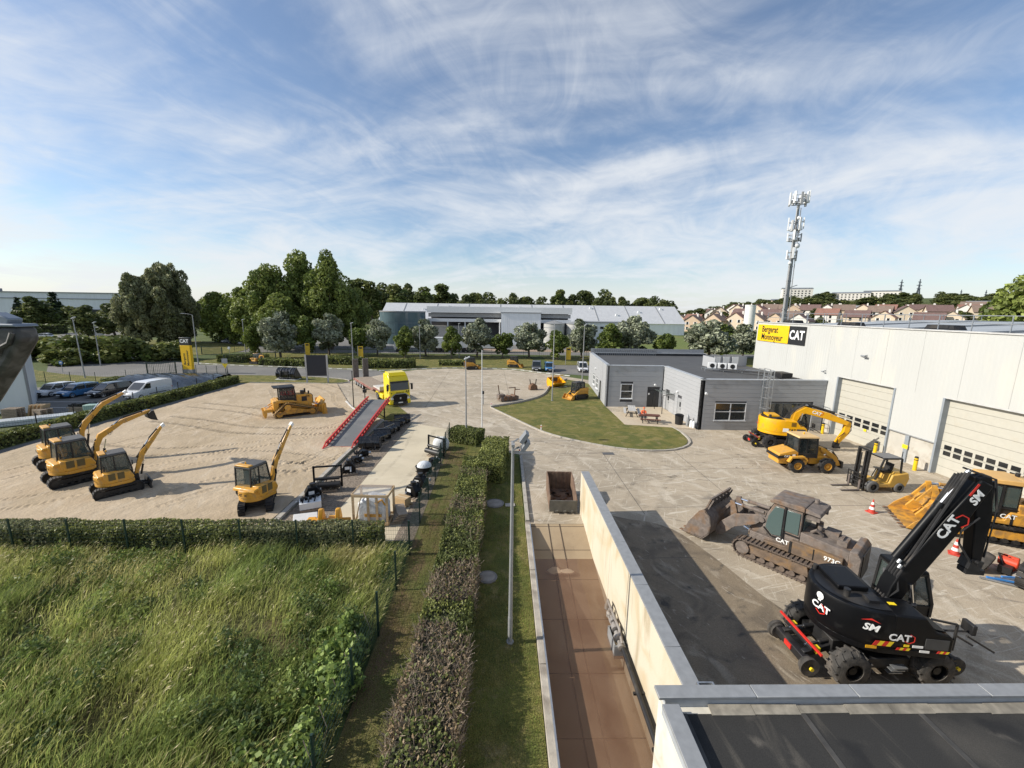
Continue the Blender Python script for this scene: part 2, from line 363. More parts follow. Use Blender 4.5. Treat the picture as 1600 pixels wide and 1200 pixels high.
def kerb(name, pts, m, step=1.0, w=.16, h=.12, z=0., gap=.02, skip=None, label=None):
    """kerb made of stones laid along a polyline, each its own piece"""
    global STONE
    if STONE is None: STONE = MB().box((0, 0, 0), (1, 1, 1), top=.98).mesh('kerb_stone', m)
    e = bpy.data.objects.new(name, None); COL.objects.link(e); e['kind'] = 'structure'; e.empty_display_size = .2
    me = STONE.copy(); me.materials.clear(); me.materials.append(m) if not isinstance(m, list) else me.materials.append(m[0])
    me2 = None
    if isinstance(m, list): me2 = me.copy(); me2.materials.clear(); me2.materials.append(m[1])
    P = [Vector((*p[:2], 0)) for p in pts]; seg = [(a, b, (b - a).length) for a, b in zip(P, P[1:])]; tot = sum(s[2] for s in seg); n = max(1, round(tot / step)); st = tot / n
    def at(d):
        for a, b, l in seg:
            if d <= l or (a, b, l) == seg[-1]: return a + (b - a) * min(1, d / l)
            d -= l
    for i in range(n):
        a, b = at(i * st), at((i + 1) * st); d = b - a
        o = bpy.data.objects.new('kerb_stone', me2 if me2 and i % 2 else me); COL.objects.link(o); o.parent = e
        c = (a + b) / 2; o.location = (c.x, c.y, z + h / 2 - .02); o.rotation_euler = (0, 0, math.atan2(d.y, d.x)); o.scale = (d.length - gap, w, h + .04 + random.uniform(-.006, .006))
    return e
def S(t): t = np.clip(t, 0, 1); return t * t * (3 - 2 * t)
def terrain(x, y):
    r_ = np.hypot(x, y); az = np.arctan2(x, np.maximum(y, 1e-3))
    return 9 * S((r_ - 215) / 130) * S((az - .40) / .12) + 24 * S((r_ - 330) / 560) * S((az - .40) / .28) + 5 * S((r_ - 320) / 900)
def build_ground():
    gx = np.unique(np.concatenate([np.linspace(-4200, -600, 12), np.linspace(-560, 900, 74), np.linspace(950, 4600, 20), np.linspace(-80, 80, 9), [1.5, 4.35]]))
    gy = np.unique(np.concatenate([[-400, -150, -60, -20, -3], [20.1], np.linspace(30, 280, 11), np.linspace(300, 1500, 61), np.linspace(1600, 6500, 24)]))
    X, Y = np.meshgrid(gx, gy); Z = terrain(X, Y)
    xm, ym = (gx[:-1] + gx[1:]) / 2, (gy[:-1] + gy[1:]) / 2
    skip = ((ym > -3) & (ym < 20.1))[:, None] & ((xm > 1.5) & (xm < 4.35))[None]
    structure('ground', grid_mesh('ground', gx, gy, Z, G_land, skip))
build_ground()
# --- concrete yard, pale slab, asphalt
sheet('concrete_yard', [(4.35, 2), (60, 2), (60, 62), (14, 66), (10.3, 69.7), (8.3, 71.7), (1.6, 76.7), (-4, 77.6), (-10.6, 77.5), (-16.2, 75.4), (-20.5, 70), (-23.2, 64), (-24.8, 59.8), (-17, 45), (-12.2, 40), (-9.1, 39), (-5.3, 37), (-5.0, 33.5), (1.5, 30.6), (1.5, 20.1), (4.35, 20.1)], .010, G_conc)
sheet('pale_slab', [(-9.2, 18.4), (-5.3, 18.4), (-5.2, 37.4), (-9.0, 39.4)], .016, G_slab)
sheet('road', [(-70, 63), (-53, 66.5), (-40, 66), (-25.5, 63), (-22, 66), (-20, 71), (-23, 74), (-40, 76.5), (-58, 79.5), (-75, 88), (-140, 150), (-152, 140), (-100, 92)], .006, G_asph)
sheet('car_park', [(-90, 41), (-41, 42), (-40.6, 55.5), (-90, 55.5)], .008, G_asph)
sheet('car_park', smooth([(-95, 92), (-118, 104), (-170, 165), (-150, 178), (-112, 128)], 4, True), .012, G_asph)
sheet('path', [(-38.8, 24), (-37.55, 24), (-37.55, 60.2), (-38.8, 60.2)], .009, G_asph)
sheet('road', [(-150, 104), (120, 103), (120, 110), (-150, 112)], .005, G_asph)
sheet('car_park', [(8, 73.5), (16, 70), (30, 64), (40, 64), (40, 84.3), (8.6, 84.3)], .014, G_asph)
sheet('path', [(-85, 100), (-60, 102), (-40, 98), (-52, 128), (-92, 150)], .010, G_asph)
# joints in the concrete
def joints():
    e = bpy.data.objects.new('expansion_joints', None); COL.objects.link(e); e['kind'] = 'structure'
    mj = mat('joint_filler', (.10, .09, .08), .9)
    for a, b in (((-4.5, 33.6), (12.5, 35.6)), ((1.6, 30.6), (15, 32)), ((5, 27.5), (30.9, 28.6)), ((9, 22), (30.5, 22.6)), ((5, 17), (9, 17.1)), ((14, 31.8), (14, 10)), ((22.5, 38), (22.5, 9)), ((8, 31), (8, 21.2)), ((-8, 44), (24, 39)), ((-6, 60), (9, 58)), ((0, 76), (1, 46)), ((-10, 76), (-9, 46))):
        mb = MB(); d = (Vector(b) - Vector(a)); n = Vector((-d.y, d.x)).normalized() * .016
        mb.add([(a[0] - n.x, a[1] - n.y, .0145), (b[0] - n.x, b[1] - n.y, .0145), (b[0] + n.x, b[1] + n.y, .0145), (a[0] + n.x, a[1] + n.y, .0145)], [(0, 1, 2, 3)])
        mb.obj('joint', mj, e)
joints()
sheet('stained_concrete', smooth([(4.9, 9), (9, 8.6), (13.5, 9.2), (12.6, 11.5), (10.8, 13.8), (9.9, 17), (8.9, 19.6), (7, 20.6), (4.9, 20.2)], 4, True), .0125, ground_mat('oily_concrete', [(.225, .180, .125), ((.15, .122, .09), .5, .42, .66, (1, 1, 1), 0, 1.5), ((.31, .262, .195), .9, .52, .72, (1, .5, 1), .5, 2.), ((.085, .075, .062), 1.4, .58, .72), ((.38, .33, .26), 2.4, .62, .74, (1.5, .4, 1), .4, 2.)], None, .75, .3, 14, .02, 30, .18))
def tyre_marks():
    m = bpy.data.materials.new('tyre_smear'); m.use_nodes = True; N = m.node_tree.nodes; L = m.node_tree.links; b = N['Principled BSDF']; b.inputs['Base Color'].default_value = (.085, .075, .06, 1); b.inputs['Roughness'].default_value = .9
    tc = N.new('ShaderNodeTexCoord'); n = N.new('ShaderNodeTexNoise'); n.inputs['Scale'].default_value = 1.6; n.inputs['Detail'].default_value = 8; n.inputs['Roughness'].default_value = .7; r_ = N.new('ShaderNodeMapRange'); r_.inputs[1].default_value = .42; r_.inputs[2].default_value = .8; r_.inputs[4].default_value = .26
    L.new(tc.outputs['Object'], n.inputs[0]); L.new(n.outputs[0], r_.inputs[0]); L.new(r_.outputs[0], b.inputs['Alpha'])
    e = bpy.data.objects.new('tyre_marks', None); COL.objects.link(e); e['kind'] = 'structure'; rr = random.Random(12)
    runs = [[(6, 25), (12, 27.5), (18, 26), (24, 22)], [(8, 22), (11, 27), (17, 31), (24, 31.5)], [(-3, 37), (4, 32.5), (10, 29), (16, 23.5)], [(-8, 44), (-3, 40), (4, 34.5), (12, 30.5), (20, 30)], [(-10, 60), (-7, 52), (-4, 45), (3, 36)], [(-18, 66), (-10, 68), (-2, 66), (3, 58)], [(-14, 52), (-8, 58), (0, 62), (5, 66)], [(-18, 60), (-12, 54), (-6, 47), (1, 40), (6, 33)], [(14, 22), (18, 24.5), (20, 29), (19, 34)], [(9, 26), (15, 24.8), (21, 24.6), (27, 26.5)], [(2.4, 34), (5.6, 28), (6.8, 24), (7.4, 21.6)], [(17, 19), (19, 16), (18.5, 13), (15.5, 10)], [(-7.4, 37), (-7, 30), (-7.6, 24)], [(-16, 72), (-6, 73), (2, 70)]]
    for k, p in enumerate(runs):
        for off in (-.95, .95):
            P = smooth(p, 10); v = []; w = rr.uniform(.11, .2)
            for i, q in enumerate(P):
                a, c = Vector(P[max(i - 1, 0)]), Vector(P[min(i + 1, len(P) - 1)]); d = (c - a).normalized(); nn = Vector((-d.y, d.x)); o = Vector(q) + nn * off; v += [(*(o - nn * w), .0175 + .0004 * k), (*(o + nn * w), .0175 + .0004 * k)]
            MB().add(v, [(2 * i, 2 * i + 2, 2 * i + 3, 2 * i + 1) for i in range(len(P) - 1)]).obj('tyre_mark', m, e)
tyre_marks()
# --- sand yard as a height field with ruts and cleat prints
def build_sand():
    x0, x1, y0, y1, st = -37.6, -12.1, 18.3, 60.0, .085
    gx = np.arange(x0, x1, st); gy = np.arange(y0, y1, st * 1.25); X, Y = np.meshgrid(gx, gy)
    Z = .10 + .10 * (fbm(X * .22, Y * .22, 3, 3) - .45) + .055 * (fbm(X * 1.1, Y * 1.1, 4, 9) - .45) + .045 * (fbm(X * 3.3, Y * 3.3, 3, 21) - .4)
    def run(pts, gauge, w, cleat, depth):
        """a machine's two tracks: lowered bands with cleat ridges"""
        nonlocal Z
        P = np.array(smooth(pts, 14)); d = np.gradient(P, axis=0); d /= np.linalg.norm(d, axis=1)[:, None]; nrm = np.stack([-d[:, 1], d[:, 0]], 1)
        s = np.concatenate([[0], np.cumsum(np.linalg.norm(np.diff(P, axis=0), axis=1))])
        for side in (-.5, .5):
            Q = P + nrm * gauge * side
            for k in range(len(Q) - 1):
                a, b = Q[k], Q[k + 1]; l = np.linalg.norm(b - a); t = (b - a) / l
                bx0, bx1 = min(a[0], b[0]) - w, max(a[0], b[0]) + w; by0, by1 = min(a[1], b[1]) - w, max(a[1], b[1]) + w
                ix = np.where((gx > bx0) & (gx < bx1))[0]; iy = np.where((gy > by0) & (gy < by1))[0]
                if not len(ix) or not len(iy): continue
                sl = np.ix_(iy, ix); dx, dy = X[sl] - a[0], Y[sl] - a[1]; u = dx * t[0] + dy * t[1]; v = dx * -t[1] + dy * t[0]
                inn = (u >= 0) & (u < l) & (np.abs(v) < w / 2); ridge = (np.sin((s[k] + u) * 2 * math.pi / cleat) > .1)
                edge = (u >= 0) & (u < l) & (np.abs(v) >= w / 2) & (np.abs(v) < w / 2 + .12)
                Z[sl] += 1.1 * (np.where(inn, -depth + ridge * depth * 1.6, 0) + np.where(edge, depth * .5, 0))
    run([(-34, 40), (-29, 38.5), (-24, 36.5), (-18, 36), (-14, 37)], 1.9, .5, .34, .034)
    run([(-36, 33), (-31, 31), (-26, 30.5), (-20, 32.5), (-16, 37), (-14.5, 41)], 1.6, .42, .30, .034)
    run([(-31, 56), (-27, 50), (-24, 46), (-22, 42)], 1.95, .55, .36, .034)
    run([(-35, 46), (-30, 44.5), (-25, 42.5), (-23, 41)], 1.9, .5, .34, .034)
    run([(-20, 22), (-18, 25), (-15, 27), (-13, 31)], 1.7, .4, .30, .032)
    run([(-30, 21), (-26, 23), (-24, 27), (-20, 30), (-14, 29)], 1.6, .4, .30, .03)
    run([(-17, 26), (-15.5, 27.5), (-14, 27.6), (-13, 29.5)], 1.5, .45, .32, .045)
    run([(-28, 60), (-22, 54), (-19, 48), (-15, 43)], 1.9, .5, .34, .03)
    run([(-33, 24), (-30, 34), (-27, 44), (-29, 57)], 1.8, .45, .33, .03)
    # corner cut off along the lawn: y < line from (-24.8,60) to (-17,45) to (-12.2,40)
    xm = (gx[:-1] + gx[1:]) / 2; ym = (gy[:-1] + gy[1:]) / 2; XM, YM = np.meshgrid(xm, ym)
    lim = np.interp(XM, [-38, -24.6, -17, -12], [60, 60, 45, 40]); left = np.interp(YM, [20, 40, 50, 60], [-37.6, -37.6, -37.8, -37.5])
    structure('sand_yard', grid_mesh('sand_yard', gx, gy, Z, G_sand, (YM > lim) | (XM < left)))
build_sand()
M_kerb = mat('kerb_concrete', (.40, .37, .32), .85, var=.15, scale=2, bump=.1)
M_kwhite = mat('kerb_white', (.68, .66, .62), .7, var=.1)
kerb('kerb', [(-11.9, 18.4), (-12.1, 30), (-12.15, 40)], M_kerb, 2.0, .28, .16)
# dark strip beside the sand kerb
sheet('gravel_strip', [(-11.75, 18.4), (-9.2, 18.4), (-9.05, 39), (-11.95, 39.6)], .012, G_gravel)
sheet('gravel_strip', [(-5.3, 18.4), (-4.25, 18.4), (-4.65, 33.8), (-5.2, 34)], .018, G_gravel)
kerb('kerb', [(-12.1, 40.2), (-14.6, 42.2), (-17, 45.2), (-19, 48.6)], M_kwhite, 1.6, .2, .12)
def lawn(name, poly, z=.07, m=None): return sheet(name, poly, z, m or G_lawn, z + .03)
# island lawn by the grey building
ISL = smooth([(-1.4, 46.0), (1.2, 41.2), (4.3, 36.2), (8.3, 33.0), (11.2, 31.9), (14.0, 32.1), (16.0, 33.8), (16.6, 36.4), (16.4, 38.6), (12.2, 39.2)], 5) + [(12.1, 47.3), (13.2, 62.3), (10.6, 66)] + smooth([(10.6, 66), (8.6, 62.5), (7.0, 59.5), (5.4, 53), (2.4, 49), (-1.4, 46.0)], 5)[1:-1]
lawn('lawn', ISL)
kerb('kerb', smooth([(-1.4, 46.1), (1.2, 41.2), (4.2, 36.1), (8.2, 32.9), (11.2, 31.75), (14.1, 31.95), (16.2, 33.7), (16.8, 36.4), (16.6, 38.8)], 6), M_kerb, 1.0)
kerb('kerb', smooth([(-1.5, 46.1), (2.4, 49.2), (5.2, 53.2), (6.9, 59.7), (8.5, 62.7), (10.4, 66.2)], 6), M_kerb, 1.0, h=.28)
sheet('terrace', [(12.2, 44.5), (12.15, 39.4), (16.6, 38.4), (18.7, 38.0), (18.8, 46.9), (15.6, 46.9), (15.4, 44.4)], .082, mat('terrace_paving', (.50, .42, .31), .85, var=.08, bump=.1), .09)
# triangular lawn by the ramp and the lawn strip behind the sand yard
lawn('lawn', [(-12.0, 40.4), (-14.6, 42.5), (-17, 45.4), (-15.4, 47.4), (-12.3, 46.6), (-9.9, 42.3), (-9.6, 39.8)])
lawn('lawn', smooth([(-38.5, 60.6), (-30, 60.8), (-25.2, 60.4), (-23.8, 62.2), (-25.8, 64.2), (-33, 66.4), (-44, 67), (-52, 66), (-46, 62.3)], 5, True))
kerb('kerb', smooth([(-37.6, 60.4), (-30, 60.6), (-25.1, 60.2), (-23.6, 62.2), (-25.7, 64.5), (-33, 66.6), (-44, 67.2)], 6), M_kerb, 1.5)
lawn('lawn', smooth([(-17, 76.3), (-10.6, 78.6), (-4, 78.8), (2, 77.9), (6.6, 74.9), (6.8, 80), (6.8, 90), (5.5, 98), (0, 100), (-20, 100.6), (-50, 101), (-60, 99), (-62, 90), (-60, 82), (-40, 78), (-24, 75.8)], 3, True))
kerb('kerb', smooth([(-22.5, 73.6), (-17, 75.9), (-10.6, 78.1), (-4, 78.3), (1.8, 77.4), (6, 74.2), (8.4, 72.4), (11.5, 70)], 8), [M_kwhite, M_kerb], .95, .3, .10)
kerb('kerb', smooth([(-62, 81.6), (-52, 78.9), (-40, 77.1), (-30, 75.6), (-23, 74.3)], 8), [M_kwhite, M_kerb], 1.0, .3, .10)
lawn('lawn', [(16, 84.5), (60, 84.5), (60, 101), (9.5, 101), (9.5, 84.5)], .055)
lawn('lawn', smooth([(-100, 62), (-75, 60), (-58, 60), (-56, 63), (-70, 66), (-90, 76), (-110, 90), (-140, 110)], 4, True))
lawn('lawn', smooth([(-88, 98), (-76, 92), (-66, 100), (-72, 116), (-96, 132), (-118, 134), (-108, 116)], 4, True))
lawn('lawn', [(-52, 55.9), (-41, 55.9), (-40.5, 61.5), (-46, 65.5), (-56, 65.5)], .05)
# bright field in front of the far warehouse
sheet('field', [(20, 112), (150, 112), (190, 205), (20, 200)], .02, ground_mat('green_field', [(.13, .165, .045), ((.17, .17, .06), .06, .45, .7), ((.09, .13, .035), .2, .55, .8)], None, .95, .4, 3, .1, 6, .2))
sheet('bare_earth', [(-20, 111.5), (60, 111.5), (40, 118), (-20, 118)], .024, mat('bare_earth', (.34, .25, .18), .95, var=.2, scale=.2))
sheet('service_yard', [(-75, 113), (20, 113), (20, 200), (-75, 200)], .012, G_asph)
# mown strips beside the long hedge
lawn('worn_path', [(-4.15, 2), (-2.9, 2), (-2.9, 33.2), (-4.5, 33.6)], .03, ground_mat('worn_grass', [(.135, .125, .045), ((.15, .105, .055), .7, .42, .62, (1, .5, 1), 0, 1.2), ((.10, .12, .035), 1.1, .5, .72)], None, .95, .8, 22, .08, 35, .35))
lawn('lawn', [(-2.9, 2), (1.2, 2), (1.2, 29.8), (-.4, 32.4), (-2.9, 33.2)], .034)
# meadow soil
def build_meadow_ground():
    gx = np.arange(-62, -4.25, .4); gy = np.arange(1, 17.6, .4); X, Y = np.meshgrid(gx, gy); Z = .05 + .35 * (fbm(X * .25, Y * .25, 3, 5) - .3)
    edge = np.minimum(S((-4.3 - X) / 1.5), S((17.6 - Y) / 1.5)); structure('meadow_ground', grid_mesh('meadow_ground', gx, gy, .02 + Z * edge, G_soil))
build_meadow_ground()
# --- settling pit: ramped floor, muddy water, side walls
def pit_z(y): return max(-1.25, -(20.1 - y) * .17)
def build_pit():
    ys = [20.1, 18, 16, 14, 12.7, 12.6, -3]; mb = MB(); v = []
    for y in ys: v += [(1.5, y, pit_z(y)), (4.35, y, pit_z(y))]
    mb.add(v, [(2 * i, 2 * i + 1, 2 * i + 3, 2 * i + 2) for i in range(len(ys) - 1)])
    fl = structure('pit_floor', mb, G_wet)
    mj = mat('floor_groove', (.07, .05, .035), .9)
    for x in (2.45, 3.05):
        g_ = MB()
        for a, b in zip(ys[:-2], ys[1:-1]): g_.rod((x + .1 * (20 - a) * .03, a, pit_z(a) + .006), (x + .1 * (20 - b) * .03, b, pit_z(b) + .006), .045, .02)
        g_.rod((x + .02, 12.6, pit_z(12.6) + .006), (x + .02, -2, pit_z(0) + .006), .045, .02); g_.obj('floor_groove', mj, fl)
    for y in (19.9, 18.2, 16.4, 14.4, 12.2, 10.0, 7.6):
        MB().rod((1.52, y, pit_z(y) + .004), (4.33, y, pit_z(y) + .004), .025, .012).obj('floor_joint', mj, fl)
    w = bpy.data.materials.new('muddy_water'); w.use_nodes = True; N = w.node_tree.nodes; L = w.node_tree.links; b = N['Principled BSDF']
    b.inputs['Roughness'].default_value = .05; b.inputs['Alpha'].default_value = .58; b.inputs['Specular IOR Level'].default_value = .35
    tc = N.new('ShaderNodeTexCoord'); n = N.new('ShaderNodeTexNoise'); n.inputs['Scale'].default_value = .45; n.inputs['Detail'].default_value = 5; n.inputs['Distortion'].default_value = 1.4
    cr = N.new('ShaderNodeValToRGB'); cr.color_ramp.elements[0].color = (.19, .105, .062, 1); cr.color_ramp.elements[1].color = (.26, .16, .10, 1); cr.color_ramp.elements[0].position = .35; cr.color_ramp.elements[1].position = .65
    L.new(tc.outputs['Object'], n.inputs[0]); L.new(n.outputs[0], cr.inputs[0]); L.new(cr.outputs[0], b.inputs['Base Color'])
    nb = N.new('ShaderNodeTexNoise'); nb.inputs['Scale'].default_value = 5; bp = N.new('ShaderNodeBump'); bp.inputs['Strength'].default_value = .05; bp.inputs['Distance'].default_value = .02
    L.new(tc.outputs['Object'], nb.inputs[0]); L.new(nb.outputs[0], bp.inputs['Height']); L.new(bp.outputs[0], b.inputs['Normal'])
    zw = -.42; yw = 20.1 + zw / .17
    MB().add([(1.502, -3, zw), (4.348, -3, zw), (4.348, yw, zw), (1.502, yw, zw)], [(0, 1, 2, 3)]).obj('water', w)['kind'] = 'structure'
    # a dry scab of silt standing proud of the water
    for cx, cy, rx, ry in ((2.4, 16.75, .42, .3), (2.95, 16.7, .4, .22)):
        mb = MB(); k = 18; ring = [(cx + rx * math.cos(t) * random.uniform(.85, 1.1), cy + ry * math.sin(t) * random.uniform(.8, 1.15), zw - .03) for t in [2 * math.pi * i / k for i in range(k)]]
        mb.add(ring + [(cx + (x - cx) * .7, cy + (y - cy) * .7, zw + .012) for x, y, z in ring] + [(cx, cy, zw + .014)], [(i, (i + 1) % k, k + (i + 1) % k, k + i) for i in range(k)] + [(k + i, k + (i + 1) % k, 2 * k) for i in range(k)])
        mb.obj('silt_bank', mat('silt', (.30, .215, .145), .9, var=.15, bump=.2))['kind'] = 'structure'
    # left side wall with weathered top edge and steel angle
    e = thing('pit_wall', 'low weathered concrete edge wall with steel rail along the left of the pit', 'wall', (1.36, 9, 0))
    y = -3.
    for ln in (5.2, 4.6, 4.4, 4.8, 4.1): MB().box((0, 0, 0), (.27, ln - .03, 1.7)).obj('wall_panel', mat('weathered_wall', (.40, .36, .30), .9, var=.25, scale=2, dirt=(.16, .13, .10), damt=.35, bump=.3), e, .015, (0, y + ln / 2 - 9, -.70)); y += ln
    MB().box((.10, -.5, .185), (.05, 22.5, .06)).obj('steel_rail', M_steel, e)
    kerb('kerb', [(1.36, 20.2), (1.4, 30.2)], M_kerb, 1.0, .2, .16)
    # tall wall on the right: big panels and sheet-metal coping
    t = thing('retaining_wall', 'tall cream concrete wall with grey metal coping beside the flooded pit', 'wall', (4.55, 14.5, 0))
    cuts = [21.4, 17.9, 14.9, 12.6, 7.55]
    for a, b in zip(cuts, cuts[1:]): MB().box((0, (a + b) / 2 - 14.5, .55), (.40, a - b - .03, 3.66)).obj('wall_panel', G_cream, t, .012)
    MB().box((.0, 0, .55), (.30, 13.6, 3.6)).obj('joint_core', mat('joint_dark', (.12, .10, .08), .9), t)
    cc = [21.43, 19.4, 16.9, 14.4, 11.9, 9.4, 7.56]
    for a, b in zip(cc, cc[1:]): MB().box((.02, (a + b) / 2 - 14.5, 2.41), (.43, a - b - .012, .06)).obj('coping', M_galvd, t, .008)
    MB().box((.235, 5.7, 1.15), (.08, .5, 2.2)).obj('steel_plate', M_steel, t)
build_pit()
# --- foreground flat roof
def build_near_roof():
    t = thing('flat_roof_building', 'near building with dark flat roof and grey metal parapet', 'building', (10, 3, 0))
    M_memb = ground_mat('roof_membrane', [(.034, .033, .031), ((.062, .058, .051), .5, .45, .7), ((.13, .118, .10), 1.6, .60, .8), ((.022, .022, .022), .9, .56, .72), ((.085, .078, .066), .7, .58, .74, (2.5, .3, 1), 0, 1.5)], None, .75, .3, 20, .01, 60, .2)
    ox, oy = 10, 3
    MB().box((3.9, -2.6, 1.47), (20.9, 14.2, 2.94)).obj('wall', mat('cream_render', (.66, .63, .55), .7, var=.05, dirt=(.4, .35, .25), damt=.15), t)
    y = 4.12
    for k in range(8):
        x0 = -6.20 + 2.5 * k; MB().box((x0 + .03, -1.5, 2.972), (.11, 11.2, .012)).obj('roof_seam', mat('seam_strip', (.06, .057, .052), .7, var=.3), t); MB().box((x0 + 1.25, -1.5, 2.953 + (.004 if k % 2 else 0)), (2.56, 11.2, .02)).obj('roof_sheet', M_memb, t)
    x = -6.66
    for ln in (2.1, 2.2, 2.9, 3.2, 3.2, 3.2, 3.2): MB().box((x + ln / 2, 4.40, 3.17), (ln - .012, .30, .07)).obj('coping', M_galvd, t, .012); x += ln
    MB().box((3.9, 4.40, 3.03), (20.8, .24, .22)).obj('parapet', mat('parapet_grey', (.36, .38, .40), .6), t)
    MB().box((-6.47, -1.3, 3.03), (.30, 10.9, .22)).obj('parapet', MATS['parapet_grey'], t)
    y = 4.12
    for ln in (3.6, 3.6, 3.6): MB().box((-6.47, y - ln / 2, 3.168), (.36, ln - .012, .07)).obj('coping', M_galvd, t, .012); y -= ln
    # ragged pale flashing along the inside of the parapet
    x = -5.6
    while x < 13:
        ln = random.uniform(.3, 1.6); MB().box((x + ln / 2, 4.16, 2.985), (ln - .01, random.uniform(.12, .24), .03), (R(random.uniform(8, 16)), 0, R(random.uniform(-.6, .6)))).obj('flashing', mat('pale_flashing', (.26, .235, .19), .8, var=.3, scale=5, dirt=(.12, .11, .09), damt=.3), t); x += ln
    hb = MB()
    for p, d in (((-5.62, 4.62, 2.95), (.04, .2, .3)), ((-5.28, 4.62, 2.95), (.04, .2, .3)), ((-5.45, 4.71, 2.95), (.30, .03, .3)), ((-5.45, 4.62, 2.82), (.30, .2, .03))): hb.box(p, d)
    hb.obj('rain_hopper', M_steel, t)
build_near_roof()

# ================================================================== PLANTS
def leafmat(name, col, var=.35, tr=.30, rough=.55): return mat(name, col, rough, var=.22, scale=.6, transl=tr, island=var, spec=.3)
L_hedge = leafmat('hedge_leaf', (.125, .148, .048)); L_hedge2 = leafmat('hedge_leaf_grey', (.24, .245, .135)); L_hedge3 = leafmat('hedge_leaf_light', (.225, .245, .075)); L_dead = leafmat('dead_leaf', (.25, .185, .12), .4, .2)
M_core = mat('hedge_core', (.022, .024, .012), .95, var=.3, scale=4, bump=.6, bscale=12); M_twig = mat('twig', (.27, .215, .16), .85, var=.3, scale=4)
M_bark = mat('bark', (.12, .095, .072), .9, var=.3, scale=5, bump=.5, bscale=14)
L_silver = leafmat('silver_leaf', (.30, .325, .25), .42, .15); L_silver2 = leafmat('silver_leaf_dark', (.13, .155, .09), .4, .15)
L_green = leafmat('lime_leaf', (.11, .15, .038), .4); L_green2 = leafmat('lime_leaf_light', (.20, .245, .062), .4)
L_pop = leafmat('poplar_leaf', (.115, .158, .042), .4); L_pop2 = leafmat('poplar_leaf_light', (.235, .28, .08), .4)
L_will = leafmat('willow_leaf', (.165, .185, .095), .4); L_will2 = leafmat('willow_leaf_pale', (.28, .29, .17), .4)
L_con = leafmat('conifer_needle', (.028, .048, .026), .4, .05); L_far = leafmat('wood_leaf', (.10, .125, .05), .4); L_far2 = leafmat('wood_leaf_warm', (.18, .20, .07), .4)
L_weed = leafmat('weed_leaf', (.13, .18, .048)); L_weed2 = leafmat('weed_leaf_pale', (.24, .29, .085)); L_weed3 = leafmat('weed_leaf_dark', (.085, .125, .045))
def rbox_pts(n, L_, W, Ht, rng, wob=.10, seed=1):
    """points on a clipped hedge: top and two long sides, with a wavy surface. x in 0..L, y in -W/2..W/2"""
    u = rng.random(n); per = W + 2 * Ht; s = rng.random(n) * per; x = u * L_
    top = s < W; sideA = (s >= W) & (s < W + Ht)
    y = np.where(top, s - W / 2, np.where(sideA, -W / 2, W / 2)); z = np.where(top, Ht, np.where(sideA, s - W, s - W - Ht))
    nx = np.zeros(n); ny = np.where(top, 0, np.where(sideA, -1., 1.)); nz = np.where(top, 1., .15)
    w = (fbm(x * 1.3, (y + z) * 1.3, 3, seed) - .45) * wob * 4 - rng.random(n) ** 2 * .16
    edge = np.where(top, np.abs(y) / (W / 2), z / Ht); w = w - .10 * np.clip(edge - .8, 0, 1) * 5 * .5
    P = np.stack([x, y + ny * w, z + (top) * w], 1); return P, np.stack([nx, ny, nz], 1), x
